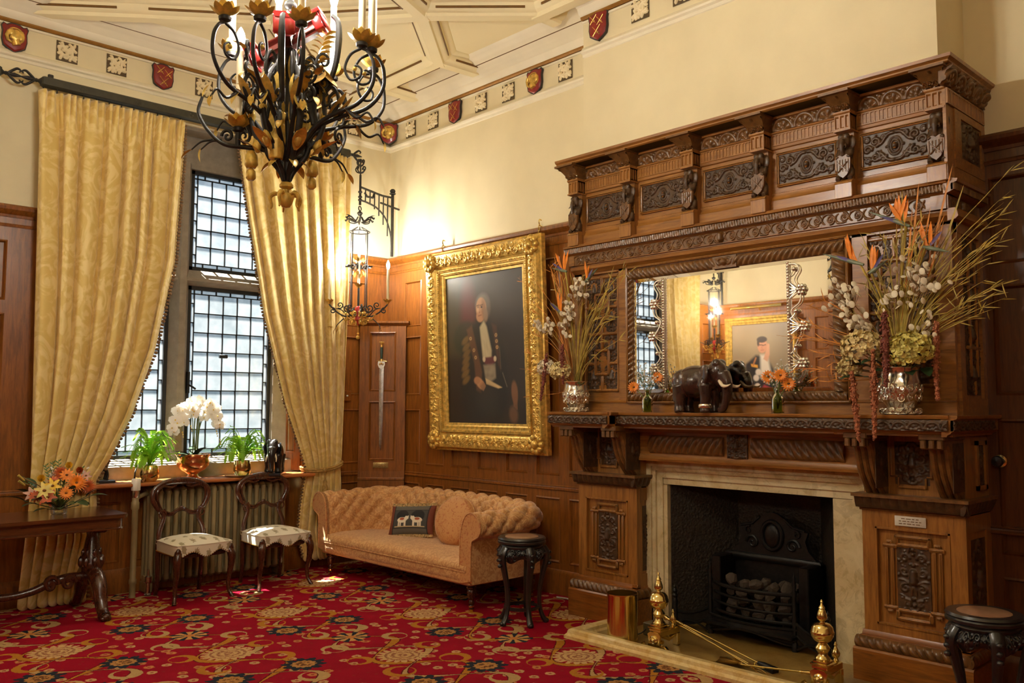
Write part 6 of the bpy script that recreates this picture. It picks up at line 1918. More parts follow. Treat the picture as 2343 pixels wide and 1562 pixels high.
# bead row and acanthus relief band
for off, r, st in ((.072, .0085, .021), (.038, .005, .014)):
    mb = MB()
    a0, a1, b0, b1 = cw0-off, cw1+off, cz0-off, cz1+off
    for a_ in np.arange(a0, a1, st): mb.ball(f.p(a_, b0, .066 if off > .05 else .05), r, 6, 4); mb.ball(f.p(a_, b1, .066 if off > .05 else .05), r, 6, 4)
    for b in np.arange(b0, b1, st): mb.ball(f.p(a0, b, .066 if off > .05 else .05), r, 6, 4); mb.ball(f.p(a1, b, .066 if off > .05 else .05), r, 6, 4)
    mb.build('bead_row', M['gilt'], fr_)
def acanthus(w, h, seed):
    R = np.random.RandomState(seed); cs = []
    n = max(1, int(w/.055))
    for k in range(n):
        c = (k+.5)*w/n; s = 1 if k % 2 else -1
        cs.append((spiral(c, h*.5+s*.022, .026, 1.4, s*1.5, -s), .008, .005))
        for q in range(7):
            a_ = R.uniform(0, 2*pi); hh = h*R.uniform(.2, .8); cs.append((bez((c, hh), (c+.012*cos(a_), hh+.012*sin(a_)), (c+.02*cos(a_), hh+.024*sin(a_)), (c+.034*cos(a_+.7), hh+.034*sin(a_+.7)), 6), .0075, .004))
    return cs
def ac_band(w, h, seed):
    cs = acanthus(w, h, seed)
    return lambda U, V: .004+.022*np.sqrt(np.maximum(0, 1-((V-h/2)/(h/2*1.02))**2))+ch(U, V, cs, 1.5)
mb = MB(); bw = .13
ow0, ow1, oz0, oz1 = cw0-.238, cw1+.238, cz0-.238, cz1+.238
mb.relief(F(f.p(ow0, oz0, .055), f.u, f.v, f.n), ow1-ow0, bw, 420, 40, ac_band(ow1-ow0, bw, 1)); mb.relief(F(f.p(ow0, oz1-bw, .055), f.u, f.v, f.n), ow1-ow0, bw, 420, 40, ac_band(ow1-ow0, bw, 2))
mb.relief(F(f.p(ow0+bw, oz0, .055), f.v, -f.u, f.n), oz1-oz0, bw, 500, 40, ac_band(oz1-oz0, bw, 3)); mb.relief(F(f.p(ow1, oz0, .055), f.v, -f.u, f.n), oz1-oz0, bw, 500, 40, ac_band(oz1-oz0, bw, 4))
for a_ in (ow0+.075, ow1-.075):
    for b in (oz0+.075, oz1-.075):
        for k in range(9):
            an = k*2*pi/9; mb.ball(f.p(a_+.06*cos(an), b+.06*sin(an), .085), .032, 8, 6)
        mb.ball(f.p(a_, b, .10), .04, 10, 8)
mb.build('acanthus_ornament', M['gilt'], fr_, angle=60)
mb = MB(); mb.fbox(f, cw0-.24, cw1+.24, cz0-.24, cz1+.24, -.012, 0); mb.build('back_board', M['oak_z'], PT)
def soft(d, w): return np.clip(.5-d/w, 0, 1)
def elli(U, V, cx, cy, rx, ry, an=0., w=.25):
    c, s = cos(an), sin(an); x = (U-cx)*c+(V-cy)*s; y = -(U-cx)*s+(V-cy)*c
    return soft(np.sqrt((x/rx)**2+(y/ry)**2)-1, w)
def poly(U, V, pts, w=.012):
    """soft filled polygon"""
    p_ = np.array(pts, float); ins = np.zeros(U.shape, bool); d = np.full(U.shape, 9.)
    for i in range(len(p_)):
        a_, b = p_[i], p_[(i+1) % len(p_)]
        cond = ((a_[1] > V) != (b[1] > V)); xx = (b[0]-a_[0])*(V-a_[1])/(b[1]-a_[1]+1e-12)+a_[0]
        ins ^= cond & (U < xx)
        ab = b-a_; t = np.clip(((U-a_[0])*ab[0]+(V-a_[1])*ab[1])/(ab@ab+1e-12), 0, 1)
        d = np.minimum(d, np.hypot(U-a_[0]-t*ab[0], V-a_[1]-t*ab[1]))
    return soft(np.where(ins, -d, d), w)
def line(U, V, pts, r, w=.006):
    d = np.full(U.shape, 9.); p_ = np.array(pts, float)
    for a_, b in zip(p_[:-1], p_[1:]):
        ab = b-a_; t = np.clip(((U-a_[0])*ab[0]+(V-a_[1])*ab[1])/(ab@ab+1e-12), 0, 1)
        d = np.minimum(d, np.hypot(U-a_[0]-t*ab[0], V-a_[1]-t*ab[1]))
    return soft(d-r, w)
def comp(C, m, col): C[:] = C*(1-m[..., None])+np.array(col)*m[..., None]
def noise2(U, V, seed, f_):
    R = np.random.RandomState(seed); o = 0
    for k in range(6):
        a_ = R.uniform(0, 2*pi); o = o+np.sin((U*cos(a_)+V*sin(a_))*f_*R.uniform(.6, 1.8)+R.uniform(0, 6))
    return o/6
def portrait1(U, V):
    # U 0..1 across, V 0..1 up (aspect 0.77)
    C = np.zeros(U.shape+(3,)); C[:] = L(42, 32, 26)
    C *= (1+.18*noise2(U, V, 1, 18))[..., None]
    comp(C, elli(U, V, .5, .93, .5, .2, 0, 1.2)*.5, L(70, 62, 52))
    comp(C, poly(U, V, [(0, .45), (.19, .45), (.19, 1), (0, 1)], .06)*.7, L(64, 56, 36))
    comp(C, elli(U, V, .30, .76, .10, .18, 0, .9)*.8, L(92, 30, 28))
    comp(C, elli(U, V, .25, .58, .16, .11, .2, .3)*.8, L(40, 42, 28))    # chair back
    comp(C, poly(U, V, [(.26, .60), (.40, .69), (.56, .69), (.70, .60), (.78, .40), (.80, .18), (.70, .03), (.22, .03), (.18, .2), (.20, .45)], .05), L(34, 29, 25))
    for k in range(7):     # embroidered sleeve
        comp(C, elli(U, V, .25+.012*np.sin(k), .56-.045*k, .055, .022, .4, .6)*.75, L(112, 84, 40))
    comp(C, poly(U, V, [(.27, .63), (.34, .66), (.46, .34), (.44, .20), (.38, .22), (.36, .40)], .02)*.75, L(96, 62, 38))
    comp(C, poly(U, V, [(.66, .64), (.60, .66), (.66, .40), (.70, .34)], .02)*.7, L(78, 48, 34))
    for (a_, b) in ((.32, .57), (.36, .49), (.38, .44), (.65, .58), (.66, .50), (.655, .54)): comp(C, elli(U, V, a_, b, .016, .012, 0, .5), L(170, 138, 90)); comp(C, elli(U, V, a_, b, .007, .005, 0, .5), L(80, 30, 24))
    comp(C, poly(U, V, [(.42, .66), (.50, .69), (.56, .66), (.60, .52), (.58, .42), (.48, .42), (.46, .54)], .02), L(24, 24, 26))
    comp(C, poly(U, V, [(.445, .64), (.50, .685), (.535, .64), (.59, .48), (.585, .43), (.475, .43)], .02), L(176, 162, 128))
    C[:] *= (1+.12*(poly(U, V, [(.445, .64), (.59, .48), (.585, .43), (.475, .43)], .02)*noise2(U, V, 3, 120)))[..., None]
    comp(C, poly(U, V, [(.48, .435), (.63, .44), (.64, .405), (.56, .375), (.49, .40)], .012), L(92, 40, 44))
    for q in (.49, .63): comp(C, elli(U, V, q, .425, .018, .018, 0, .4), L(190, 170, 140))
    comp(C, poly(U, V, [(.48, .385), (.63, .39), (.635, .30), (.56, .27), (.50, .30)], .02)*.8, L(150, 136, 112))
    C[:] *= (1+.25*poly(U, V, [(.48, .385), (.63, .39), (.635, .30), (.50, .30)], .02)*noise2(U, V, 5, 90))[..., None]
    # head turned to the left
    comp(C, elli(U, V, .485, .80, .085, .062, .2, .5)*.9, L(120, 112, 100))
    comp(C, elli(U, V, .54, .77, .05, .07, 0, .5)*.7, L(104, 92, 78))
    comp(C, elli(U, V, .47, .765, .068, .075, 0, .14), L(186, 142, 104))
    comp(C, elli(U, V, .455, .715, .052, .04, 0, .25), L(176, 128, 92))
    comp(C, elli(U, V, .505, .755, .03, .07, .1, .8)*.6, L(110, 76, 52))
    comp(C, elli(U, V, .525, .72, .03, .045, 0, .5)*.9, L(136, 112, 90))
    for q in (.43, .475): comp(C, line(U, V, [(q-.018, .787), (q+.016, .79)], .004)*.8, L(80, 54, 38)); comp(C, elli(U, V, q, .775, .012, .006, 0, .4), L(56, 38, 28))
    comp(C, line(U, V, [(.445, .775), (.437, .745), (.45, .74)], .005)*.7, L(140, 92, 64))
    comp(C, line(U, V, [(.432, .718), (.47, .722)], .004)*.8, L(120, 66, 50))
    comp(C, elli(U, V, .43, .76, .014, .02, 0, .7)*.5, L(222, 182, 146))
    # hands and paper
    comp(C, elli(U, V, .43, .265, .062, .033, -.5, .3), L(176, 128, 88)); comp(C, elli(U, V, .39, .285, .04, .025, 0, .4), L(160, 112, 76))
    for k in range(4): comp(C, line(U, V, [(.43+.012*k, .255+.006*k), (.47+.008*k, .222+.008*k)], .008), L(168, 120, 82)); comp(C, line(U, V, [(.435+.012*k, .248+.006*k), (.475+.008*k, .216+.008*k)], .002)*.7, L(84, 52, 34))
    comp(C, poly(U, V, [(.50, .30), (.55, .285), (.71, .235), (.66, .23), (.51, .26)], .008), L(196, 168, 122))
    comp(C, elli(U, V, .86, .20, .038, .075, .1, .35)*.9, L(122, 84, 56))
    for k in range(3): comp(C, line(U, V, [(.845+.018*k, .17), (.85+.016*k, .115-.008*k)], .008)*.8, L(116, 78, 52))
    comp(C, elli(U, V, .84, .06, .05, .055, .5, .6)*.6, L(120, 84, 58))
    comp(C, line(U, V, [(.72, .33), (.77, .24)], .003)*.5, L(150, 140, 120))
    comp(C, line(U, V, [(.69, .5), (.70, .36)], .004)*.5, L(110, 96, 70))
    comp(C, elli(U, V, .52, .15, .12, .1, 0, .9)*.5, L(52, 46, 36))
    return C
nu, nv = 190, 246
u = np.linspace(0, 1, nu); v = np.linspace(0, 1, nv); U, V = np.meshgrid(u, v, indexing='ij')
mb = MB(); mb.grid(f.P(cw0+U*(cw1-cw0), cz0+V*(cz1-cz0), .022+0*U))
cv = mb.build('canvas', vcol('oil painting', .42, .12), PT, angle=180)
paint_attr(cv, portrait1(U, V).reshape(-1, 3))
for y in (6.56, 5.235):
    c = thing('picture_chain', 'brass chain hanging the portrait, at the end nearer the %s' % ('lantern' if y > 6 else 'fireplace'), 'chain', (5.29, y, 3.12), group='picture chains of the large portrait')
    mb = MB(); mb.tube(cr([(.03, 0, -.01), (.0, 0, .0), (-.01, 0, .03), (0, 0, .05), (.02, 0, .045)], 5), .006, 6); mb.build('hook', M['brass'], c)
    mb = MB()
    z = -.005
    for k in range(9):
        w_ = .007; pts = [((0 if k % 2 else w_*cos(a_))-.012, (w_*cos(a_) if k % 2 else 0), z-.014+.016*sin(a_)) for a_ in np.linspace(0, 2*pi, 11)[:-1]]
        mb.tube(pts, .003, 5, closed=True); z -= .024
    mb.build('link', M['brass'], c)
# ================================================================== second portrait on the opposite wall (seen in the mirror)
P2 = thing('portrait_painting', 'gilt framed portrait of a seated man with white ruffles, seen in the mirror', 'painting', (XL+.06, 6.74, 1.62))
f2 = F((0, 0, 0), (0, 1, 0), (0, 0, 1), (1, 0, 0))
ff = f; f = f2
mb = MB(); frame_band(mb, [(0, .015), (0, .03), (.02, .035), (.03, .045), (.06, .05), (.075, .065), (.10, .06), (.11, .04), (.11, 0)], -.47, .47, .11, 1.16); mb.build('gilt_frame', M['gilt'], P2, angle=30)
def portrait2(U, V):
    C = np.zeros(U.shape+(3,)); C[:] = L(150, 130, 102)
    C *= (1+.12*noise2(U, V, 9, 9))[..., None]
    comp(C, poly(U, V, [(0, 0), (.3, 0), (.26, .3), (.1, .36), (0, .3)], .1)*.5, L(150, 96, 74))
    comp(C, poly(U, V, [(.78, .0), (1, 0), (1, 1), (.82, 1)], .3)*.6, L(116, 98, 76))
    comp(C, poly(U, V, [(.18, .0), (.24, .44), (.42, .56), (.60, .54), (.72, .36), (.78, .0)], .04), L(38, 37, 42))
    comp(C, poly(U, V, [(.50, .56), (.62, .56), (.68, .30), (.62, .16), (.50, .24)], .05), L(226, 214, 196))
    comp(C, poly(U, V, [(.42, .0), (.56, .14), (.66, .1), (.62, .0)], .03), L(186, 60, 70))
    comp(C, poly(U, V, [(.33, .44), (.45, .42), (.45, .38), (.34, .40)], .01), L(210, 150, 60)); comp(C, line(U, V, [(.37, .42), (.42, .52)], .012), L(170, 110, 70))
    for a_, b in ((.42, .24), (.44, .12), (.46, .32)): comp(C, elli(U, V, a_, b, .05, .045, 0, .4), L(220, 206, 190))
    comp(C, elli(U, V, .535, .69, .085, .105, 0, .1), L(196, 140, 110))
    comp(C, elli(U, V, .53, .775, .09, .045, 0, .2), L(50, 38, 32)); comp(C, elli(U, V, .465, .73, .02, .05, 0, .4), L(50, 38, 32))
    comp(C, line(U, V, [(.485, .70), (.535, .70), (.545, .69), (.595, .70)], .006), L(60, 44, 38)); comp(C, line(U, V, [(.53, .69), (.525, .655), (.54, .65)], .005)*.6, L(150, 96, 72)); comp(C, line(U, V, [(.51, .625), (.56, .628)], .005)*.8, L(140, 76, 66))
    comp(C, poly(U, V, [(.55, .50), (.60, .62), (.63, .72), (.66, .70), (.66, .56), (.62, .46)], .015), L(204, 152, 122))
    return C
nu, nv = 110, 122
u = np.linspace(0, 1, nu); v = np.linspace(0, 1, nv); U, V = np.meshgrid(u, v, indexing='ij')
mb = MB(); mb.grid(f.P(-.47+U*.94, .11+V*1.05, .016+0*U)); cv = mb.build('canvas', vcol('oil painting two', .4, .3), P2, angle=180)
paint_attr(cv, portrait2(U, V)[::-1].reshape(-1, 3) if False else portrait2(1-U, V).reshape(-1, 3))
mb = MB(); mb.fbox(f, -.58, .58, 0, 1.27, -.035, 0); mb.build('back_board', M['oak_z'], P2)
pl_ = thing('picture_light', 'slim brass picture light over the mirrored portrait', 'lamp', (XL+.05, 6.74, 3.0))
mb = MB(); mb.tube([(.0, 0, -.02), (.06, 0, .03), (.12, 0, .02)], .008, 6); mb.tube([(.13, -.42, .02), (.13, .42, .02)], .022, 10); mb.build('arm', M['brass'], pl_)
f = ff
# tall carved overdoor silhouette on the opposite wall seen at the right of the mirror
od = thing('carved_door_case', 'tall oak door case with ogee top on the opposite wall, visible in the mirror', 'door case', (XL, 4.9, 0))
mb = MB()
pts = [(-.75, 0), (-.75, 3.2), (-.70, 3.35), (-.60, 3.38), (-.55, 3.5), (-.40, 3.62), (-.15, 3.66), (.15, 3.66), (.40, 3.62), (.55, 3.5), (.60, 3.38), (.70, 3.35), (.75, 3.2), (.75, 0)]
mb.prism(pts, F((.03, 0, 0), (0, 1, 0), (0, 0, 1), (1, 0, 0)), 0, .08)
mb.build('case', M['wains'], od)
mb = MB(); mb.bbox(-.5, .5, .02, 2.2, 0, .04, .006, 0, F((.11, 0, 0), (0, 1, 0), (0, 0, 1), (1, 0, 0))); mb.build('door_leaf', M['oak_z'], od)
# ================================================================== sword on the corner pier
SWo = PF.p(PLn/2-.008, 1.10, .03)
sw_ = thing('sword', 'long straight sword with green grip hanging point down on the corner pier', 'sword', SWo)
g = F((0, 0, 0), PF.u, PF.v, PF.n)
mb = MB(); n = 14
zz = np.linspace(.86, .0, n); ww = np.interp(zz, [0, .03, .25, .86], [.003, .013, .018, .024])
P = np.array([[g.p(-w_, z, .003), g.p(0, z, .008), g.p(w_, z, .003), g.p(0, z, .0)] for z, w_ in zip(zz, ww)])
mb.grid(P, cv=True); mb.build('blade', M['steel'], sw_, angle=20)
mb = MB(); mb.lathe([(.011, .93), (.014, .96), (.015, 1.0), (.012, 1.05)], 12, fr=F(g.p(0, 0, .012), g.u, g.n, g.v), mod=lambda a_, z: 1+.06*np.sin(z*500)); mb.build('grip', M['green_grip'], sw_)
mb = MB(); mb.tube([g.p(-.055, .905, .012), g.p(-.02, .915, .014), g.p(.02, .915, .014), g.p(.055, .905, .012)], [.005, .009, .009, .005], 8); mb.lathe([(.018, .905), (.014, .93)], 12, fr=F(g.p(0, 0, .012), g.u, g.n, g.v)); mb.build('guard', M['brass'], sw_)
mb = MB(); mb.lathe([(.010, 1.05), (.012, 1.06), (.010, 1.075), (.020, 1.09), (.020, 1.1), (.005, 1.11)], 12, fr=F(g.p(0, 0, .012), g.u, g.n, g.v)); mb.tube([g.p(-.022, 1.105, .012), g.p(0, 1.09, .012), g.p(.022, 1.105, .012)], .008, 8); mb.build('pommel', M['gilt'], sw_)
mb = MB(); sho_ = [(-.034, .905), (.034, .905), (.036, .87), (.024, .842), (0, .828), (-.024, .842), (-.036, .87)]
mb.prism(sho_, g, .014, .022); mb.build('shell_plate', M['white_enamel'], sw_)
mb = MB(); mb.tube([g.p(a_, b, .024) for a_, b in spiral(-.014, .875, .013, 1.3, 0, 1)], .003, 5); mb.tube([g.p(a_, b, .024) for a_, b in spiral(.014, .875, .013, 1.3, pi, -1)], .003, 5); mb.ball(g.p(0, .885, .022), .010, 8, 6); mb.build('crest', M['brass'], sw_)
# ================================================================== bracket lanterns
def sconce(base, arm_dir, label, group):
    """post base point, unit arm direction in plan; lantern hangs from the arm end"""
    a = A(*arm_dir); a /= np.linalg.norm(a); side = A(-a[1], a[0])
    t = thing('wall_lantern', label, 'lantern', base, group=group)
    P3 = lambda d, z, s=0.: (a[0]*d+side[0]*s, a[1]*d+side[1]*s, z)
    mb = MB(); mb.tube([P3(0, 0), P3(0, .67)], .016, 4); mb.ball(P3(0, .69), .03, 12, 8, sc=(1, 1, .8)); mb.lathe([(.03, .655), (.035, .665), (.02, .675)], 12); mb.build('post', M['iron'], t)
    mb = MB()
    mb.tube([P3(-.13, .52), P3(.02, .52), P3(.22, .52)], .011, 4)
    top = cr([P3(0, .62), P3(.2, .60), P3(.40, .60), P3(.58, .60)], 5); mb.tube(top, .012, 4)
    low = cr([P3(.01, .05), P3(.03, .22), P3(.12, .37), P3(.28, .45), P3(.45, .47), P3(.56, .47)], 6); mb.tube(low, .009, 6)
    for d in (.09, .17, .25, .33, .41, .49):
        zl = float(np.interp(d, np.linspace(0, .56, len(low)), low[:, 2])); zl = .05+(.47-.05)*(1-(1-min(d/.5, 1))**2.2)
        mb.tube([P3(d, zl), P3(d, .60)], .007, 5)
    mb.tube([P3(.33, .60), P3(.36, .54), P3(.46, .53), P3(.50, .56)], .012, 5)
    mb.build('bracket_arm', M['iron'], t)
    mb = MB(); e = .58
    mb.tube([P3(e, .42), P3(e, .72)], [.014, .012], 6)
    for z, r in ((.74, .05), (.81, .035)):
        for s in (-1, 1):
            for ax in (0, 1):
                c = [(s*(.008+q), w_) for q, w_ in ((0, 0), (r*.7, .015), (r, .045), (r*.6, .06), (r*.4, .04))]
                mb.tube(cr([P3(e+(q if ax else 0), z+w_, (0 if ax else q)) for q, w_ in c], 4), .007, 5)
    mb.tube([P3(e, .72), P3(e, .86)], .008, 6); mb.ball(P3(e, .87), .014, 8, 6)
    for z in (.47, .50, .55): mb.ball(P3(e, z), .022, 10, 6, sc=(1, 1, .7))
    mb.tube([P3(e+.022*cos(q), .385+.022*sin(q)) for q in np.linspace(0, 2*pi, 13)[:-1]], .006, 6, closed=True)
    mb.build('finial', M['iron'], t)
    lc = A(*P3(e, 0))
    def lan(mat): 
        return M[mat]
    # crown
    mb = MB()
    mb.lathe([(.008, .36), (.03, .34), (.022, .325), (.012, .31)], 12, (lc[0], lc[1], 0))
    for k in range(6):
        an = k*pi/3; c, s = cos(an), sin(an)
        pp = cr([(.02, .30), (.05, .26), (.10, .29), (.135, .285), (.15, .27), (.16, .285)], 4)
        mb.tube([(lc[0]+r*c, lc[1]+r*s, z) for r, z in pp], [.007, .008, .010, .008, .005], 5)
        pp = cr([(.02, .25), (.06, .24), (.11, .255), (.115, .28)], 4); mb.tube([(lc[0]+r*c, lc[1]+r*s, z) for r, z in pp], .006, 5)
        leaf(mb, (lc[0]+.10*c, lc[1]+.10*s, .285), (c, s, .6), .07, .03)
        pp = cr([(.02, .20), (.07, .17), (.10, .15)], 4); mb.tube([(lc[0]+r*c, lc[1]+r*s, z) for r, z in pp], .004, 5)
    mb.tube([(lc[0]+.10*cos(q), lc[1]+.10*sin(q), .15) for q in np.linspace(0, 2*pi, 25)[:-1]], .006, 6, closed=True)
    mb.build('crown', M['iron'], t)
    for k in range(4):
        an = k*pi/2+.3; mb = MB(); mb.tube([(lc[0]+.10*cos(an), lc[1]+.10*sin(an), .15), (lc[0]+.10*cos(an), lc[1]+.10*sin(an), -.60)], .006, 6)
        mb.ball((lc[0]+.10*cos(an), lc[1]+.10*sin(an), -.19), .014, 8, 6, mi=0); mb.build('rod', M['iron'], t)
    mb = MB()
    for k in range(8):
        an = k*pi/4; c, s = cos(an), sin(an)
        mb.tube([(lc[0]+.10*c, lc[1]+.10*s, -.19), (lc[0]+.06*c, lc[1]+.06*s, -.16), (lc[0]+.045*c, lc[1]+.045*s, -.19), (lc[0]+.06*c, lc[1]+.06*s, -.22), (lc[0]+.10*c, lc[1]+.10*s, -.19)], .006, 5)
        mb.tube([(lc[0]+.10*c, lc[1]+.10*s, -.19), (lc[0]+.135*c, lc[1]+.135*s, -.19)], .008, 5)
    mb.build('middle_band', M['iron'], t)
    for k in range(8):
        an = k*pi/4; c, s = cos(an), sin(an)
        leafpart('gilt_leaf', M['gilt'], t, (lc[0]+.05*c, lc[1]+.05*s, -.15), (c*.4, s*.4, 1), .05, .03); leafpart('gilt_leaf', M['gilt'], t, (lc[0]+.06*c, lc[1]+.06*s, -.24), (c*.6, s*.6, -1), .05, .03)
    # lower basket with scrolls
    mb = MB()
    mb.tube([(lc[0], lc[1], -.33), (lc[0], lc[1], -.62)], .012, 8)
    for k in range(6):
        an = k*pi/3+.2; c, s = cos(an), sin(an)
        R3 = lambda r, z: (lc[0]+r*c, lc[1]+r*s, z)
        mb2 = MB()
        mb.tube([R3(.11+.045*x_, -.60+.045*y_) for x_, y_ in spiral(0, 0, 1, 1.4, pi, 1)], [.008, .005], 6)
        mb2.tube([R3(.055+.035*x_, -.655+.035*y_) for x_, y_ in spiral(0, 0, 1, 1.4, 0, -1)], [.011, .007], 6)
        mb2.tube([R3(.07+.028*x_, -.74+.028*y_) for x_, y_ in spiral(0, 0, 1, 1.3, 1., 1)], [.010, .006], 6)
        mb.tube(cr([R3(.03, -.66), R3(.10, -.68), R3(.16, -.62), R3(.22, -.60)], 5), [.008, .004], 6)
        mb2.tube([R3(.085, -.70), R3(.13, -.72), R3(.15, -.69), R3(.17, -.66)], [.004, .011, .004, .012], 7)
        mb2.build('gilt_scroll', M['gilt'], t, angle=60)
    mb.build('basket_scrolls', M['iron'], t)
    mb = MB(); mb.lathe([(.02, -.58), (.035, -.60), (.035, -.66), (.028, -.68), (.034, -.70), (.036, -.715), (.016, -.73), (.010, -.76), (.001, -.775)], 16, (lc[0], lc[1], 0)); mb.build('red_boss', M['red_paint'], t)
    mb = MB(); mb.tube([(lc[0], lc[1], -.77), (lc[0], lc[1], -.86)], .003, 5); mb.ball((lc[0], lc[1], -.885), .02, 10, 7); mb.ball((lc[0], lc[1], -.85), .012, 8, 6); mb.build('pendant_drop', M['gilt'], t)
    # candle arms: two to the sides, one inside
    bulbs = []
    vr = A(.726, -.688)
    for k, (dx, dy, zc) in enumerate(((vr[0]*-.285, vr[1]*-.285, -.535), (vr[0]*.285, vr[1]*.285, -.535), (0, 0, -.38))):
        q = A(lc[0]+dx, lc[1]+dy)
        if k < 2:
            mb = MB(); ux, uy = dx/.285, dy/.285
            R3 = lambda r, z: (lc[0]+r*ux, lc[1]+r*uy, z)
            mb.tube(cr([R3(.05, -.66), R3(.12, -.68), R3(.19, -.65), R3(.25, -.60), R3(.285, -.56)], 5), [.008, .007], 6)
            mb.tube([R3(.25+.03*x_, -.625+.03*y_) for x_, y_ in spiral(0, 0, 1, 1.3, 1.5, 1)], [.007, .004], 6)
            mb.tube([R3(.18+.035*x_, -.57+.035*y_) for x_, y_ in spiral(0, 0, 1, 1.4, -1, -1)], [.007, .004], 6)
            mb.tube(cr([R3(.14, -.70), R3(.2, -.76), R3(.22, -.80)], 4), [.006, .003], 6)
            mb.build('candle_arm', M['iron'], t)
            for m_ in range(4): leafpart('gilt_leaf', M['gilt'], t, R3(.20+.012*m_, -.77-.02*(m_ % 2)), A(ux*(.5 if m_ % 2 else -.1), uy*(.5 if m_ % 2 else -.1), -1+.4*m_), .07, .03)
        mb = MB()
        for m_ in range(8):
            an = m_*pi/4; leaf(mb, (q[0]+.012*cos(an), q[1]+.012*sin(an), zc-.01), (cos(an), sin(an), .55), .05, .032, curl=-.2)
        mb.lathe([(.01, -.025), (.018, -.01), (.022, 0), (.014, .01)], 12, (q[0], q[1], zc)); mb.build('candle_cup', M['gilt'], t)
        h = .32
        mb = MB(); mb.lathe([(.013, 0), (.012, h)], 14, (q[0], q[1], zc)); mb.build('candle', M['candle'], t)
        mb = MB(); mb.lathe([(.008, 0), (.014, .015), (.018, .035), (.015, .055), (.006, .075), (.001, .085)], 14, (q[0], q[1], zc+h)); mb.build('lamp_bulb', M['bulb_s'], t)
    return t
M['bulb_s'] = glow('lit lantern bulb', (1., .95, .84), 1100.)
sconce((5.24, 7.35, 3.10), (-.93, -.366), 'wrought iron bracket lantern with candle lamps in the corner by the sword', 'bracket lanterns')
sconce((-1.58, 7.35, 3.10), (.93, -.366), 'wrought iron bracket lantern in the opposite corner, seen in the mirror', 'bracket lanterns')
sconce((-1.58, -1.18, 3.10), (.93, .366), 'wrought iron bracket lantern on the opposite wall, behind the viewer', 'bracket lanterns')
# ================================================================== elephants
def elephant(mb, s=1., tusk=None):
    """facing +x, about .34 tall at s=1"""
    S = lambda *q: tuple(c*s for c in q)
    mb.ball(S(-.03, 0, .205), .105*s, 20, 14, sc=(1.5, .86, 1.02))
    mb.ball(S(-.13, 0, .20), .088*s, 16, 10, sc=(1, .92, 1.05)); mb.ball(S(.06, 0, .225), .085*s, 16, 10, sc=(1.05, .85, 1.05))
    mb.ball(S(.145, 0, .262), .072*s, 16, 12, sc=(1., .82, 1.05)); mb.ball(S(.16, .024, .315), .032*s, 12, 8); mb.ball(S(.16, -.024, .315), .032*s, 12, 8)
    mb.ball(S(.175, 0, .225), .055*s, 14, 10, sc=(1, .8, 1.2))
    mb.tube(cr([S(.19, 0, .25), S(.215, 0, .20), S(.222, 0, .14), S(.212, 0, .08), S(.196, 0, .035), S(.17, 0, .018), S(.155, 0, .035)], 6), [.048*s, .042*s, .034*s, .027*s, .022*s, .018*s, .015*s], 12)
    for (x, y, r) in ((.075, .05, .040), (.085, -.05, .040), (-.145, .052, .044), (-.125, -.052, .044)):
        mb.tube(cr([S(x, y, .18), S(x+.005, y, .11), S(x, y, .05), S(x+.004, y, 0.004)], 4), [r*1.15*s, r*.95*s, r*.82*s, r*.95*s], 12)
    for sg in (-1, 1):
        mb.ball(S(.095, sg*.070, .245), .06*s, 14, 10, sc=(.85, .22, 1.15), M=euler(0, .2, sg*.35)); mb.ball(S(.085, sg*.078, .185), .035*s, 12, 8, sc=(.7, .3, 1.3))
    mb.tube(cr([S(-.20, 0, .25), S(-.225, 0, .2), S(-.222, 0, .12), S(-.215, 0, .07)], 5), [.014*s, .010*s, .008*s, .012*s], 8)
    return mb
def tusks(t, s, off=(0, 0, 0)):
    for sg in (-1, 1):
        mb = MB(); mb.tube(cr([(.19*s, sg*.034*s, .205*s), (.225*s, sg*.05*s, .175*s), (.262*s, sg*.056*s, .17*s), (.29*s, sg*.05*s, .182*s)], 5), [.012*s, .011*s, .008*s, .002*s], 8); mb.build('tusk', M['ivory'], t)
EL = thing('carved_elephant', 'large dark brown carved wooden elephant with white tusks on the mantel shelf', 'elephant figure', (4.80, 3.28, 1.512), -pi/2-.10)
blob('body', elephant(MB()), M['elephant'], .0055, EL, smooth=5)
tusks(EL, 1.)
mb = MB(); mb.tube([(.085+.041*cos(q), -.05+.041*sin(q), .045) for q in np.linspace(0, 2*pi, 20)[:-1]], .009, 6, closed=True, flat=(.5, 1.4)); mb.build('silver_anklet', M['silver'], EL)
for sg in (-1, 1):
    pass
for sg in (-1, 1): mb = MB(); mb.ball((.195, sg*.052, .275), .006, 8, 6); mb.build('eye', M['ebony'], EL)
E2 = thing('ebony_elephant', 'black ebony elephant on a slab base on the window sill', 'elephant figure', (3.98, 7.40, .915), pi+.95)
blob('body', (lambda m: (m, [None])[0])(elephant(MB(), .90)), M['ebony'], .006, E2, smooth=3).location = (0, 0, .022)
mb = MB(); mb.bbox(-.20, .20, -.085, .085, 0, .024, .004); mb.build('base', M['ebony'], E2)
for o in [None]:
    for sg in (-1, 1):
        mb = MB(); mb.tube([(.17, sg*.03, .20), (.195, sg*.045, .16), (.215, sg*.045, .13)], [.008, .007, .003], 8); mb.build('tusk', M['ivory'], E2)
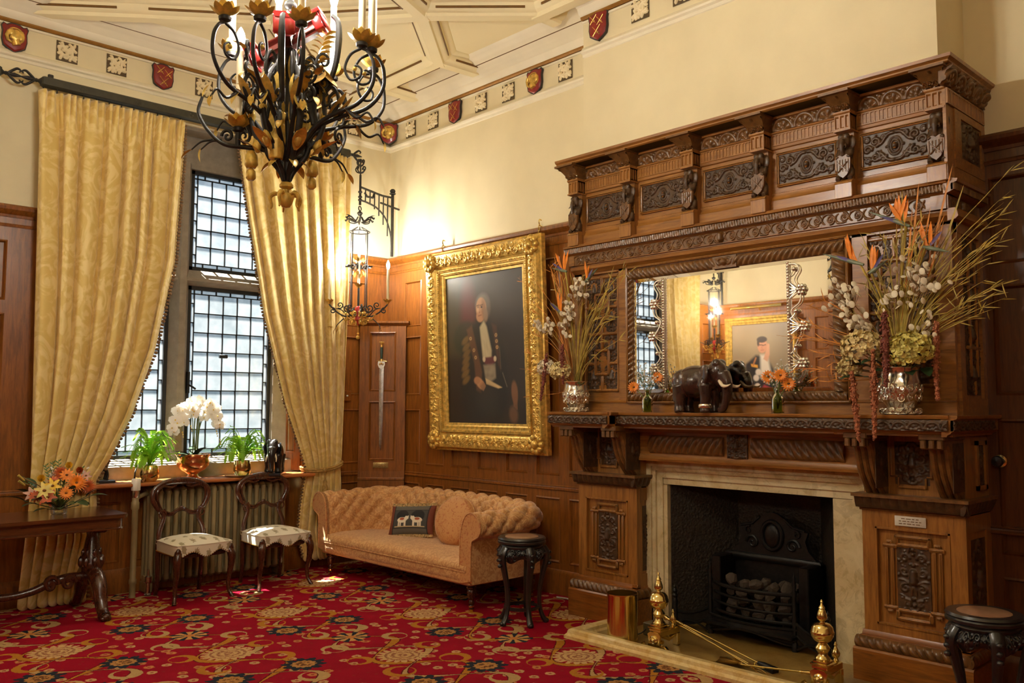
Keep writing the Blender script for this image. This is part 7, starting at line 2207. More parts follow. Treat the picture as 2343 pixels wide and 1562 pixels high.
# slender ebony animal figure half hidden by the left curtain
AN = thing('ebony_antelope', 'slim black ebony animal figure on a base, half hidden by the wide gold curtain', 'animal figure', (2.47, 7.535, .915), radians(172))
mb = MB()
for (x, y) in ((.06, .02), (.05, -.02), (-.07, .02), (-.06, -.02)): mb.tube(cr([(x, y, .18), (x+.01, y, .12), (x-.006, y, .07), (x, y, .024)], 4), [.022, .015, .011, .014], 8)
mb.tube(cr([(-.09, 0, .21), (-.03, 0, .22), (.05, 0, .215), (.10, 0, .25), (.12, 0, .32), (.135, 0, .36), (.17, 0, .355)], 5), [.035, .042, .038, .026, .02, .024, .012], 10)
for s in (-1, 1): mb.tube([(.125, s*.012, .37), (.11, s*.02, .41), (.09, s*.02, .44)], [.007, .003], 6)
blob('body', mb, M['ebony'], .005, AN, smooth=2)
mb = MB(); mb.bbox(-.13, .12, -.06, .06, 0, .022, .004); mb.build('base', M['ebony'], AN)
# ================================================================== plant helpers
def petals(mb, c, n, r, w, dirn=(0, 0, 1), lift=.3, mi=0, rot=0., layers=1, curl=.2):
    d = A(*dirn); d /= np.linalg.norm(d); u = np.cross(d, A(.3, .2, 1.)); u /= np.linalg.norm(u); v = np.cross(d, u)
    for l in range(layers):
        for k in range(n):
            a_ = k*2*pi/n+rot+l*pi/n; dd = u*cos(a_)+v*sin(a_)+d*(lift+.35*l)
            leaf(mb, np.array(c)+d*.004*l, dd, r*(1-.22*l), w, up=d, curl=curl, n=5, mi=mi, tip=.25)
    return d
def facing(p):
    d = A(-p[0], -p[1], 1.55-p[2]); return d/np.linalg.norm(d)
def bloom(name, label, cat, base, head, kind, mat, core='flower_core', r=.04, group=None, dirn=None, stem='stem'):
    t = thing(name, label, cat, base, group=group)
    b = A(*base); h = A(*head)-b
    mb = MB(); mid = h*.55+A(0, 0, .0); mb.tube(cr([(0, 0, 0), tuple(mid*A(.7, .7, 1.1)), tuple(h)], 5), .003, 6); mb.build('stem', M[stem], t)
    d = facing(head) if dirn is None else A(*dirn)
    d = d+A(0, 0, .25); d /= np.linalg.norm(d)
    mb = MB()
    if kind == 'gerbera': petals(mb, h, 16, r, r*.3, d, .15, layers=2)
    elif kind == 'spider': petals(mb, h, 22, r, r*.14, d, .2, layers=3, curl=.1)
    elif kind == 'lily': petals(mb, h, 6, r, r*.5, d, .5, layers=1, curl=.5)
    elif kind == 'rose':
        petals(mb, h, 7, r*.9, r*.8, d, .8, layers=3, curl=-.25)
    elif kind == 'daisy': petals(mb, h, 11, r, r*.4, d, .1)
    mb.build('petals', M[mat], t, angle=180)
    if core:
        mb = MB(); mb.ball(h+d*.006, r*.22, 8, 6, sc=(1, 1, .7)); mb.build('flower_centre', M[core], t)
    return t
# ================================================================== bottles with flowers on the mantel
def bottle(loc, label):
    mb = MB(); mb.lathe([(.001, .004), (.036, .002), (.038, .01), (.038, .085), (.034, .10), (.018, .118), (.015, .125), (.015, .142), (.019, .145), (.019, .152), (.014, .152), (.012, .142), (.012, .125), (.030, .098), (.034, .085), (.034, .012), (.001, .010)], 24)
    o = mb.build('glass_bottle', M['glass_green']); o.location = loc
    return tag(o, label, 'bottle', 'green glass bottles on the mantel')
BL = (4.79, 3.70, 1.512); BR = (4.79, 2.715, 1.512)
bottle(BL, 'green glass bottle of flowers behind the big elephant\'s rump'); bottle(BR, 'green glass bottle of flowers ahead of the big elephant\'s trunk')
def gyps(base, c, rad, n, label, seed):
    R = np.random.RandomState(seed)
    t = thing('gypsophila_spray', label, 'flower', base)
    b = A(*base); ms = MB(); mf = MB()
    for k in range(9):
        q = A(*c)-b+R.uniform(-1, 1, 3)*A(rad*.35, rad, rad*.7)
        ms.tube([(0, 0, .0), (0, 0, .10), tuple(q*.7), tuple(q)], .0012, 4)
        for j in range(n//9):
            p_ = q+R.normal(size=3)*A(.25, .42, .38)*rad
            ms.tube([tuple(q*.8), tuple(p_)], .0008, 3)
            mf.ball(p_, R.uniform(.004, .0065), 6, 4)
    ms.build('stem', M['stem'], t); o = mf.build('floret', M['petal_white'], t)
    o['kind'] = 'stuff'
    return t
gyps((BL[0], BL[1], 1.56), (4.79, 3.70, 1.76), .07, 170, 'white baby\'s breath in the bottle behind the elephant\'s rump', 1)
gyps((BR[0], BR[1], 1.56), (4.79, 2.70, 1.74), .07, 170, 'white baby\'s breath in the bottle ahead of the elephant\'s trunk', 2)
for nm, B, hd in (('drooping lowest', BL, (4.75, 3.785, 1.685)), ('standing highest', BL, (4.80, 3.62, 1.75))):
    bloom('gerbera', 'orange gerbera %s in the bottle behind the elephant' % nm, 'flower', (B[0], B[1], 1.54), hd, 'gerbera', 'petal_orange', r=.042)
for nm, hd in (('facing the room', (4.74, 2.665, 1.74)), ('nearest the elephant', (4.79, 2.775, 1.735)), ('hanging lowest', (4.77, 2.63, 1.69))):
    bloom('gerbera', 'orange gerbera %s in the bottle ahead of the trunk' % nm, 'flower', (BR[0], BR[1], 1.54), hd, 'gerbera', 'petal_orange', r=.044)
# ================================================================== silver vases and dried arrangements
def vase(loc, s, label):
    t = thing('silver_vase', label, 'vase', loc, group='embossed silver vases on the mantel')
    mb = MB()
    R = np.random.RandomState(4)
    def mod(a_, z):
        q = np.clip((z/s-.0)/.24, 0, 1)
        bump = np.sin(a_*5+z/s*38)*np.sin(a_*3-z/s*55)+.6*np.sin(a_*11+2*np.sin(z/s*60))*np.cos(z/s*90+a_*4)+.4*np.sin(a_*17-z/s*140)
        return 1+.03*bump*np.clip((.175-z/s)/.03, 0, 1)
    pr = cr([(.001, .0), (.074, .0), (.078, .012), (.062, .03), (.066, .045), (.09, .08), (.098, .115), (.092, .16), (.086, .20), (.092, .222), (.096, .228), (.090, .228), (.082, .20), (.085, .16), (.088, .11), (.06, .06), (.001, .05)], 5)
    mb.lathe([(max(r, .0005)*s, max(z, 0)*s) for r, z in pr], 96, mod=mod); mb.build('body', M['silver'], t, angle=80)
    mb = MB()
    for k in range(14):
        an = k*2*pi/14
        mb.tube([((.085+.012*x_)*s*cos(an+.16*y_), (.085+.012*x_)*s*sin(an+.16*y_), (.02+.014*y_)*s) for x_, y_ in spiral(0, 0, 1, 1.3, k, 1)], .004*s, 6)
        for zz, rr in ((.125, .104), (.085, .098)):
            mb.tube([((rr-.004)*s*cos(an+.2*x_), (rr-.004)*s*sin(an+.2*x_), (zz+.026*y_)*s) for x_, y_ in spiral(0, 0, 1, 1.5, k*2, -1 if k % 2 else 1)], [.004*s, .0025*s], 6)
    mb.build('rococo_scrolls', M['silver'], t)
    return t
VL = (4.80, 4.37, 1.512); VR = (4.80, 1.985, 1.512)
vase(VL, .98, 'embossed silver vase of dried flowers on the mantel beside the gilt frame'); vase(VR, 1.12, 'embossed silver vase of dried flowers on the mantel above the plaque')
def strelitzia(base, head, tip, label, crest, seed=0):
    t = thing('bird_of_paradise_flower', label, 'flower', base); b = A(*base); h = A(*head)-b; tp = A(*tip)-b
    mb = MB(); mb.tube(cr([(0, 0, 0), tuple(h*A(.35, .35, .55)), tuple(h)], 6), .006, 8); mb.build('stem', M['dry_grass'], t)
    d = tp-h; mb = MB(); mb.tube([tuple(h-d*.1), tuple(h+d*.15), tuple(h+d*.6), tuple(tp)], [.007, .013, .009, .001], 8); mb.build('bract', M['bract'], t)
    mb = MB(); m2 = MB(); R = np.random.RandomState(seed)
    for k in range(crest):
        q = h+d*(.05+.12*k/crest*2); dd = A(R.uniform(-.25, .1), -d[1]/np.linalg.norm(d)*R.uniform(-.6, .5), R.uniform(.8, 1.2))
        leaf(mb, q, dd, R.uniform(.12, .17), .022, up=(-1, 0, 0), curl=.05, fold=.4)
    leaf(m2, h+d*.1, A(-.1, d[1]*2.2, .22), .12, .018, up=(-1, 0, 0), curl=0.)
    mb.build('sepal', M['petal_orange'], t, angle=180); m2.build('blue_petal', M['petal_purple'], t, angle=180)
def spear(base, tip, label, mat='dry_grass2', w=.018, name='dried_leaf_spear', bend=.0):
    t = thing(name, label, 'dried leaf', base); b = A(*base); h = A(*tip)-b
    mb = MB(); mb.tube(cr([(0, 0, 0), tuple(h*A(.35, .35, .5)), tuple(h*.78)], 5), [.004, .002], 5); mb.build('stem', M['stem_brown'], t)
    mb = MB(); leaf(mb, h*.62, h-h*.62+A(0, 0, .02), np.linalg.norm(h*.40), w*.62, up=(-1, 0, .2), curl=bend, n=8); leaf(mb, h*.55, (h*.4)+A(0, .03, 0), np.linalg.norm(h*.25), w*.5, up=(-1, 0, .2)); mb.build('blade', M[mat], t, angle=180)
def honesty(base, c, rad, n, label, seed):
    R = np.random.RandomState(seed); t = thing('honesty_branch', label, 'dried flower', base); b = A(*base); h = A(*c)-b
    mb = MB(); mb.tube(cr([(0, 0, 0), tuple(h*A(.4, .4, .55)), tuple(h)], 5), .003, 5)
    n = int(n*1.35)
    for k in range(n):
        mp = MB(); p_ = h+R.normal(size=3)*A(.25, .55, .6)*rad
        mb.tube([tuple(h*.85+(p_-h)*.2), tuple(p_)], .0015, 4)
        r = R.uniform(.014, .022); d = facing(p_+b)+R.normal(size=3)*.55; d /= np.linalg.norm(d)
        u = np.cross(d, A(0, .3, 1)); u /= np.linalg.norm(u); v = np.cross(d, u)
        n_ = 12; ring = [p_+r*(u*cos(q)*.8+v*sin(q)) for q in np.linspace(0, 2*pi, n_, endpoint=False)]
        ring2 = [p_+d*.002+r*.8*(u*cos(q)*.8+v*sin(q)) for q in np.linspace(0, 2*pi, n_, endpoint=False)]
        mp.add(np.array(ring+ring2+[p_+d*.001]), [(i, (i+1) % n_, n_+(i+1) % n_, n_+i) for i in range(n_)]+[(n_+i, n_+(i+1) % n_, 2*n_) for i in range(n_)])
        mp.build('seed_pod', M['petal_honesty'], t, angle=180)
    mb.build('stem', M['stem_brown'], t)
def hydrangea(base, c, r, label, mat, seed):
    R = np.random.RandomState(seed); t = thing('dried_hydrangea', label, 'dried flower', base); b = A(*base); h = A(*c)-b
    mb = MB(); mb.tube([(0, 0, 0), tuple(h*.6), tuple(h)], .006, 6); mb.build('stem', M['stem_brown'], t)
    mb = MB()
    for k in range(330):
        z = R.uniform(-.75, 1); a_ = R.uniform(0, 2*pi); d = A(sqrt(1-z*z)*cos(a_), sqrt(1-z*z)*sin(a_), z)
        if d[0] > .55: continue
        p_ = h+d*r*A(.8, 1.1, .85)*R.uniform(.84, 1.06)
        petals(mb, p_, 4, r*.17, r*.17, d+R.normal(size=3)*.45, .35, rot=R.uniform(0, 3), curl=R.uniform(-.3, .4))
    mb.build('floret_head', M[mat], t, angle=180)
def amaranth(base, top, bot, label, mat, seed, r=.022):
    R = np.random.RandomState(seed); t = thing('hanging_amaranth', label, 'dried flower', base); b = A(*base); tp = A(*top)-b; bt = A(*bot)-b
    mb = MB(); q = cr([(0, 0, 0), tuple(tp*.6+A(0, 0, .04)), tuple(tp)], 5); mb.tube(q, .003, 5); mb.build('stem', M['stem_brown'], t)
    mb = MB(); n = int(np.linalg.norm(tp-bt)/.0022)
    pts = cr([tuple(tp), tuple((tp+bt)/2+A(0, R.uniform(-.008, .008), 0)), tuple(bt)], 10)
    for k in range(n*2):
        s = R.uniform(0, 1); i = s*(len(pts)-1); j = int(i); p_ = pts[j]+(pts[min(j+1, len(pts)-1)]-pts[j])*(i-j)
        rr = r*(.55+.6*sin(pi*min(1, s*1.1+.05)))
        d = R.normal(size=3); d /= np.linalg.norm(d); mb.ball(p_+d*rr*.8*R.uniform(.4, 1.1), R.uniform(.0045, .0075), 5, 3)
    mb.tube(pts, [r*.3, r*.6, r*.5, r*.2], 7)
    mb.build('tassel', M[mat], t)
def grasses(base, tips, label, mat, seed, w=.008, nper=5):
    R = np.random.RandomState(seed); mb = MB(); b = A(*base)
    for tp in tips:
        for k in range(nper):
            h = A(*tp)-b+R.normal(size=3)*A(.02, .09, .09)
            mid = h*A(.35, .35, .6)
            q = cr([tuple(A(*R.uniform(-.02, .02, 3))), tuple(mid), tuple(h*A(.8, .8, .9)), tuple(h)], 5)
            sd = np.cross(q[-1]-q[0], A(1, 0, 0)); sd /= np.linalg.norm(sd)+1e-9
            ww = np.linspace(w, .001, len(q))[:, None]*.5
            mb.grid(np.stack([q-sd*ww, q+A(-.002, 0, 0), q+sd*ww], 1))
            for j in range(3):
                i = R.randint(8, len(q)-1); leaf(mb, q[i], (q[i]-q[i-1])+R.normal(size=3)*.012, .08, .006, up=(-1, 0, 0), n=4)
    o = mb.build('dried_grass', M[mat], angle=180); o.location = base
    tag(o, label, 'dried grass', kind='stuff')
def green_leaves(name, label, base, pts, L_, W_, mat, seed):
    t = thing(name, label, 'foliage', base); b = A(*base); R = np.random.RandomState(seed)
    for p_ in pts:
        h = A(*p_)-b; mb = MB(); mb.tube([(0, 0, 0), tuple(h*.5), tuple(h)], .003, 5)
        leaf(mb, h, h/np.linalg.norm(h)+R.normal(size=3)*.3+A(-.3, 0, .1), L_*R.uniform(.8, 1.2), W_, up=(-.3, 0, 1), curl=.3, n=7); mb.build('leaf', M[mat], t, angle=180)
# right arrangement
b_ = (4.80, 1.985, 1.72)
X_ = 4.73
strelitzia(b_, (X_, 1.897, 2.535), (X_, 2.10, 2.64), 'bird of paradise with the highest purple grey beak, plaque-end vase', 5, 1)
strelitzia(b_, (X_-.03, 2.144, 2.349), (X_-.03, 2.36, 2.43), 'bird of paradise pointing over the mirror, plaque-end vase', 4, 2)
strelitzia(b_, (X_, 1.80, 2.40), (X_, 1.68, 2.36), 'bird of paradise drooping towards the dark panelling, plaque-end vase', 3, 3)
strelitzia(b_, (X_-.05, 2.075, 2.29), (X_-.05, 1.98, 2.35), 'bird of paradise low in the middle, plaque-end vase', 3, 4)
for i, (y, z) in enumerate(((1.822, 2.749), (1.653, 2.80), (1.604, 2.69), (1.86, 2.62), (1.77, 2.60), (1.92, 2.72), (1.70, 2.52))):
    spear(b_, (X_+.01*(i % 3), y, z), ['tall orange spear leaf near the cornice, second tallest', 'tallest orange spear leaf in the plaque-end vase', 'orange spear leaf leaning furthest towards the dark panelling', 'orange spear leaf just beyond the highest beak', 'short orange spear leaf below the attic brackets', 'slim orange spear leaf rising behind the highest beak', 'orange spear leaf over the dark side panel'][i], 'dry_grass2' if i % 3 != 2 else 'dry_grass')
for i, (y, z, r, n) in enumerate(((1.83, 2.22, .10, 44), (2.25, 2.19, .08, 32), (1.99, 2.16, .05, 14), (2.18, 2.01, .08, 26), (2.20, 1.88, .05, 12), (1.80, 1.98, .06, 12))):
    honesty(b_, (X_-.02, y, z), r, n, ['largest honesty branch, above the yellow green hydrangea', 'honesty branch over the mirror frame, plaque-end vase', 'small honesty branch in the middle, plaque-end vase', 'honesty branch above the cream hydrangea, plaque-end vase', 'honesty sprig beside the cream hydrangea over the mirror edge', 'honesty sprig tucked just above the yellow green hydrangea'][i], 10+i)
hydrangea(b_, (X_-.06, 2.13, 1.875), .105, 'large cream dried hydrangea head nearer the mirror in the plaque-end vase', 'hydrangea', 1); hydrangea(b_, (X_-.08, 1.872, 1.85), .105, 'large yellow green hydrangea head over the plaque-end silver vase', 'hydrangea_g', 2); hydrangea(b_, (X_-.03, 2.22, 1.77), .06, 'small cream hydrangea hanging low at the plaque-end vase', 'hydrangea', 3)
amaranth(b_, (X_-.15, 1.965, 2.05), (X_-.15, 1.965, 1.66), 'dark wine amaranth hanging before the plaque-end silver vase', 'amaranth_d', 1, .028); amaranth(b_, (X_-.13, 2.04, 1.86), (X_-.13, 2.045, 1.38), 'long amaranth tassel hanging below the shelf, nearer the vase', 'amaranth', 2); amaranth(b_, (X_-.12, 2.165, 1.75), (X_-.12, 2.135, 1.37), 'long amaranth tassel hanging below the shelf, nearer the mirror', 'amaranth', 3); amaranth(b_, (X_-.03, 1.745, 2.00), (X_-.03, 1.752, 1.59), 'amaranth tassel hanging apart before the dark panelled side', 'amaranth', 4)
grasses(b_, [(4.72, 1.488, 2.127), (4.75, 1.521, 2.053), (4.74, 1.419, 2.363), (4.76, 1.371, 2.55), (4.74, 1.626, 2.322), (4.72, 1.56, 2.2), (4.7, 1.9, 2.45), (4.74, 2.0, 2.5), (4.72, 1.83, 2.4), (4.7, 2.08, 2.3), (4.74, 1.95, 2.3), (4.72, 2.1, 2.15), (4.74, 1.85, 2.2), (4.72, 1.72, 2.15)], 'olive dried grass fanning out of the plaque-end vase', 'dry_grass', 5)
grasses(b_, [(4.66, 2.42, 2.03), (4.64, 2.45, 1.81), (4.66, 2.4, 1.93), (4.72, 1.78, 2.5)], 'orange dried grass reaching left over the mirror from the plaque-end vase', 'dry_grass2', 6)
green_leaves('green_foliage', 'dark green leaves around the rim of the plaque-end vase', b_, [(4.70, 2.08, 1.76), (4.68, 2.0, 1.75), (4.70, 1.9, 1.74), (4.72, 1.86, 1.78), (4.7, 2.14, 1.72), (4.67, 2.05, 1.80), (4.67, 1.96, 1.82), (4.70, 2.16, 1.80), (4.72, 1.82, 1.76)], .11, .06, 'leaf_dark', 7)
# left arrangement
b_ = (4.80, 4.37, 1.69); X_ = 4.72
strelitzia(b_, (X_, 4.40, 2.56), (X_, 4.54, 2.60), 'bird of paradise at the top of the frame-end vase', 4, 5); strelitzia(b_, (X_, 4.20, 2.46), (X_, 4.08, 2.55), 'bird of paradise pointing up towards the mirror, frame-end vase', 2, 6); strelitzia(b_, (X_, 4.44, 2.24), (X_, 4.53, 2.33), 'bird of paradise halfway up against the gilt frame', 3, 7)
for i, (y, z) in enumerate(((4.52, 2.70), (4.48, 2.67), (4.56, 2.62), (4.46, 2.55), (3.93, 2.53))):
    spear(b_, (X_, y, z), ['tallest orange spear leaf in the frame-end vase', 'second tall orange spear leaf in the frame-end vase', 'orange spear leaf nearest the gilt frame', 'short orange spear leaf in the frame-end vase', 'green tipped spear leaf leaning over the carved panel by the mirror'][i], 'dry_grass2' if i < 4 else 'dry_grass')
for i, (y, z, r, n) in enumerate(((4.25, 2.41, .075, 34), (4.35, 2.26, .07, 26), (4.38, 2.14, .05, 14), (4.68, 2.18, .04, 10), (4.56, 2.15, .05, 12))):
    honesty(b_, (X_-.02, y, z), r, n, ['highest honesty branch of the frame-end vase', 'large honesty branch in the middle of the frame-end vase', 'lower honesty branch of the frame-end vase', 'honesty sprig overlapping the portrait canvas', 'honesty branch overlapping the gilt frame'][i], 30+i)
hydrangea(b_, (X_-.06, 4.40, 1.81), .075, 'cream dried hydrangea head on the frame-end vase rim', 'hydrangea', 5); hydrangea(b_, (X_-.04, 4.56, 1.84), .07, 'pinkish white dried flower head overlapping the gilt frame', 'petal_honesty', 6)
amaranth(b_, (X_-.08, 4.52, 1.94), (X_-.08, 4.58, 1.60), 'wine amaranth overlapping the gilt frame', 'amaranth_d', 5); amaranth(b_, (X_-.09, 4.345, 2.0), (X_-.09, 4.34, 1.72), 'wine amaranth in the middle of the frame-end vase', 'amaranth_d', 6, .019)
grasses(b_, [(4.74, 3.894, 2.53), (4.74, 4.1, 2.02), (4.75, 4.1, 2.3), (4.72, 4.3, 2.4), (4.72, 4.45, 2.4), (4.72, 4.0, 2.25), (4.7, 4.4, 2.2)], 'olive dried grass in the frame-end vase', 'dry_grass', 8)
grasses(b_, [(4.68, 4.72, 2.45), (4.66, 4.76, 2.12), (4.66, 4.82, 1.80), (4.7, 4.5, 2.55)], 'golden dried grass overlapping the portrait from the frame-end vase', 'dry_grass2', 9, .006, 3)
green_leaves('green_foliage', 'dark green leaf on the rim of the frame-end vase', b_, [(4.70, 4.28, 1.72), (4.72, 4.22, 1.72)], .09, .04, 'leaf_dark', 11)
# ================================================================== window sill plants
def fern(loc, seed, label, spread, h):
    R = np.random.RandomState(seed); t = thing('fern', label, 'plant', loc)
    for k in range(46):
        an = R.uniform(0, 2*pi); r = spread*R.uniform(.5, 1.1); up = h*R.uniform(.35, 1.0)*(1.2-.5*(r/spread)); dr = R.uniform(-.1, .5)
        c, s = cos(an), sin(an)*.55
        q = cr([(0, 0, 0), (c*r*.3, s*r*.3, up*.75), (c*r*.72, s*r*.72, up), (c*r, s*r, up*(1-dr*1.3)), (c*r*1.1, s*r*1.1, up*(1-dr*2.))], 5)
        mb = MB(); mb.tube(q, [.0025, .001], 4)
        for i in range(3, len(q)-1):
            T = q[i+1]-q[i-1]; T /= np.linalg.norm(T); sd = np.cross(T, A(0, 0, 1)); sd /= np.linalg.norm(sd)+1e-9
            ln = .024*sin(pi*min(1, (i/len(q))*.95+.06))+.006
            for s2 in (-1, 1):
                for sub in (0, .5):
                    b = q[i]+(q[i+1]-q[i])*sub; tip = b+sd*s2*ln+T*ln*.35+A(0, 0, -.004); w = T*.0042
                    mb.add([b-w, b+w, (b+tip)/2+w*1.1, tip, (b+tip)/2-w*1.1], [(0, 1, 2, 3, 4)])
        mb.build('frond', M['fern'], t, angle=180)
def pot(name, label, loc, prof, mat, cat='pot', mod=None, n=36):
    mb = MB(); mb.lathe(prof, n, mod=mod); o = mb.build(name, M[mat] if isinstance(mat, str) else mat, loc=None, angle=50); o.location = loc
    return tag(o, label, cat)
z0 = .915
pot('brass_pot', 'round brass pot holding the fern nearer the table', (2.845, 7.41, z0), [(.001, 0), (.05, 0), (.072, .03), (.078, .07), (.068, .12), (.06, .135), (.054, .135), (.06, .1), (.06, .03), (.001, .02)], 'brass')
fern((2.845, 7.41, z0+.115), 1, 'bright green fern in the round brass pot on the sill', .25, .40)
mb = MB(); mb.lathe([(.001, .002), (.042, .002), (.046, .02), (.042, .08), (.028, .12), (.024, .15), (.021, .15), (.024, .12), (.038, .08), (.042, .02), (.001, .006)], 20); jar = mb.build('glass_jar', M['glass_clear']); jar.location = (2.75, 7.38, z0); tag(jar, 'small clear glass bottle on the sill above the white pipe cap', 'bottle')
pot('hammered_pot', 'hammered brass pot holding the fern nearer the ebony elephant', (3.675, 7.42, z0+.012), [(.001, 0), (.06, 0), (.072, .02), (.078, .06), (.07, .11), (.066, .13), (.06, .13), (.064, .1), (.066, .03), (.001, .02)], 'brass', mod=lambda a_, z: 1+.012*np.sin(a_*16)*np.sin(z*150))
pot('silver_dish', 'round silvery dish under the hammered fern pot', (3.63, 7.40, z0), [(.001, 0), (.08, 0), (.115, .010), (.118, .014), (.11, .014), (.08, .008), (.001, .008)], 'silver', 'dish')
fern((3.675, 7.42, z0+.125), 5, 'bright green fern between the orchid and the ebony elephant', .25, .36)
def bmod(a_, z): return 1+.03*np.abs(np.sin(a_*4))*np.clip((z-.15)/.05, 0, 1)*np.sign(1)
pot('copper_bowl', 'chased copper pedestal bowl with wavy rim holding the orchid', (3.215, 7.41, z0), [(.001, 0), (.075, 0), (.078, .012), (.05, .025), (.042, .045), (.06, .06), (.105, .085), (.13, .12), (.135, .155), (.128, .18), (.135, .20), (.145, .215), (.138, .217), (.124, .19), (.126, .15), (.12, .12), (.08, .085), (.001, .08)], 'copper', 'bowl', lambda a_, z: 1+(.02*np.sin(a_*9+z*40)*np.sin(z*90))*np.clip((z-.09)/.03, 0, 1)*np.clip((.19-z)/.02, 0, 1)+.03*np.cos(a_*9)*np.clip((z-.19)/.02, 0, 1), 90)
oc = thing('orchid', 'white moth orchid with arching sprays in the copper bowl', 'plant', (3.215, 7.41, z0+.17))
R = np.random.RandomState(8)
mb = MB(); mb.lathe([(.12, 0), (.10, .02), (.001, .03)], 20); mb.build('moss', M['soil'], oc)
for k in range(7):
    an = k*2*pi/7+.4; mb = MB(); leaf(mb, (.02*cos(an), .02*sin(an), .02), (cos(an), sin(an)*.6, .45+.5*(k % 2)), .17, .075, curl=.55, n=9); mb.build('leaf', M['leaf_dark'], oc, angle=180)
def orchid_flower(mb, c, d, r):
    d = d/np.linalg.norm(d); u = np.cross(d, A(0, 0, 1)); u /= np.linalg.norm(u); v = np.cross(u, d)
    for a_, w, l in ((pi/2, .75, .9), (pi/2+2.2, .75, .9), (pi/2-2.2, .75, .9), (0.15, 1.25, 1.), (pi-.15, 1.25, 1.)):
        dd = u*cos(a_)+v*sin(a_)+d*.15; leaf(mb, np.array(c)+d*(.002 if w > 1 else 0), dd, r*l, r*w, up=d, curl=.12, n=6, fold=-.05, tip=.5)
spr = [((-.01, 0), [(-.03, .25), (-.06, .40), (-.13, .46), (-.20, .40), (-.25, .28), (-.27, .17)]), ((.01, 0), [(-.01, .28), (-.02, .43), (-.07, .49), (-.14, .46), (-.17, .36), (-.18, .24)]), ((.02, 0), [(.02, .28), (.03, .44), (.0, .50), (-.05, .48), (-.08, .40), (-.10, .29)]), ((.03, 0), [(.05, .27), (.07, .42), (.11, .48), (.15, .42), (.18, .30), (.17, .17)]), ((.04, 0), [(.06, .25), (.09, .38), (.13, .43), (.17, .36), (.16, .24)])]
for i, (b, pts) in enumerate(spr):
    dy = -.05+.02*i
    q = cr([(b[0], dy*.3, .02)]+[(x_, dy-.03*k, z_) for k, (x_, z_) in enumerate(pts)], 8)
    mb = MB(); mb.tube(q, [.005, .004, .003, .002], 6); mb.tube([(b[0], dy*.3, .02), (b[0]+.01, dy*.4, .36)], .003, 5); mb.build('stem', M['stem'], oc)
    n = len(q)
    for k in range(12):
        j = int(n*(.38+.045*k)); p_ = q[min(j, n-1)]+A(R.uniform(-.02, .02), -.012+R.uniform(-.015, .015), R.uniform(-.015, .015))
        d = A(-.45+R.normal()*.35, -.85, .05+R.normal()*.25); mb = MB(); orchid_flower(mb, p_, d, R.uniform(.044, .054)); o = mb.build('flower', M['petal_white'], oc, angle=180)
        mb = MB(); mb.ball(p_+d/np.linalg.norm(d)*.008, .006, 6, 5); mb.build('lip', M['petal_yellow'], o)
    mb = MB()
    for k in range(3): mb.ball(q[-1]+A(.004*k, -.01, -.02*k), .008-.001*k, 6, 5, sc=(.8, .8, 1.2))
    mb.build('bud', M['petal_pale'], oc)
# ================================================================== bouquet on the table
TBZ = .752
mb = MB(); mb.lathe([(.001, .002), (.05, .002), (.055, .01), (.058, .07), (.054, .07), (.05, .014), (.001, .012)], 24, mod=lambda a_, z: 1+.02*np.cos(a_*16)); gv = mb.build('glass_vase', M['glass_clear']); gv.location = (2.03, 6.98, TBZ); tag(gv, 'low cut glass vase under the autumn bouquet on the table', 'vase')
B0 = (2.03, 6.98, TBZ+.03)
SX = .0
def bq(x, z, y=0.): return (x-.02, 6.94+y, z-.05)
for lb, hd, kd, mt, r in (('big orange spider chrysanthemum facing out of the bouquet', bq(2.13, 1.03, -.07), 'spider', 'petal_orange', .075), ('orange gerbera low in the middle of the bouquet', bq(2.05, .965, -.11), 'gerbera', 'petal_orange', .05), ('rust orange flower at the sill side of the bouquet', bq(2.225, .995, -.02), 'spider', 'petal_rust', .06), ('bright yellow rose above the pale lilies', bq(1.905, 1.065, -.02), 'rose', 'petal_yellow', .05), ('yellow carnation at the top of the bouquet', bq(2.10, 1.15, .02), 'rose', 'petal_yellow', .045), ('palest yellow lily, low in the bouquet', bq(1.91, .99, -.09), 'lily', 'petal_pale', .06), ('second pale yellow lily beside the first', bq(1.965, 1.02, -.08), 'lily', 'petal_yellow', .055), ('orange lily below the pale yellow lily', bq(1.93, .945, -.10), 'lily', 'petal_rust', .065), ('dusty pink lily at the outer edge beside the yellow lilies', bq(1.845, .965, -.02), 'lily', 'petal_pink', .05), ('rust chrysanthemum top centre of the bouquet', bq(2.04, 1.10, .0), 'spider', 'petal_rust', .06), ('second orange daisy above the big chrysanthemum', bq(2.07, 1.09, -.04), 'daisy', 'petal_orange', .05), ('rust carnation near the top of the bouquet', bq(2.175, 1.11, .02), 'rose', 'petal_rust', .045), ('pink alstroemeria beside the rust carnation', bq(2.215, 1.075, .0), 'lily', 'petal_pink', .04), ('small rust flower tucked behind the yellow lilies', bq(1.985, 1.05, -.03), 'daisy', 'petal_rust', .04), ('small rust daisy at the lower outer edge of the bouquet', bq(1.86, .95, -.06), 'daisy', 'petal_rust', .045)):
    bloom('bouquet_flower', lb, 'flower', B0, hd, kd, mt, r=r)
for lb, x, z, sd in (('tall white stock spike in the bouquet', 1.975, 1.15, 1), ('short white stock spike behind the bouquet', 2.2, 1.11, 2)):
    t = thing('stock_flower', lb, 'flower', B0); R = np.random.RandomState(sd); h = A(*bq(x, z, .03))-A(*B0)
    mb = MB(); mb.tube([(0, 0, 0), tuple(h*.6), tuple(h)], .003, 5); mb.build('stem', M['stem'], t)
    mb = MB()
    for k in range(26): petals(mb, h*(.62+.38*k/26)+R.normal(size=3)*.014, 4, .014, .012, R.normal(size=3)+A(0, -1, 0), .3)
    mb.build('florets', M['petal_white'], t, angle=180)
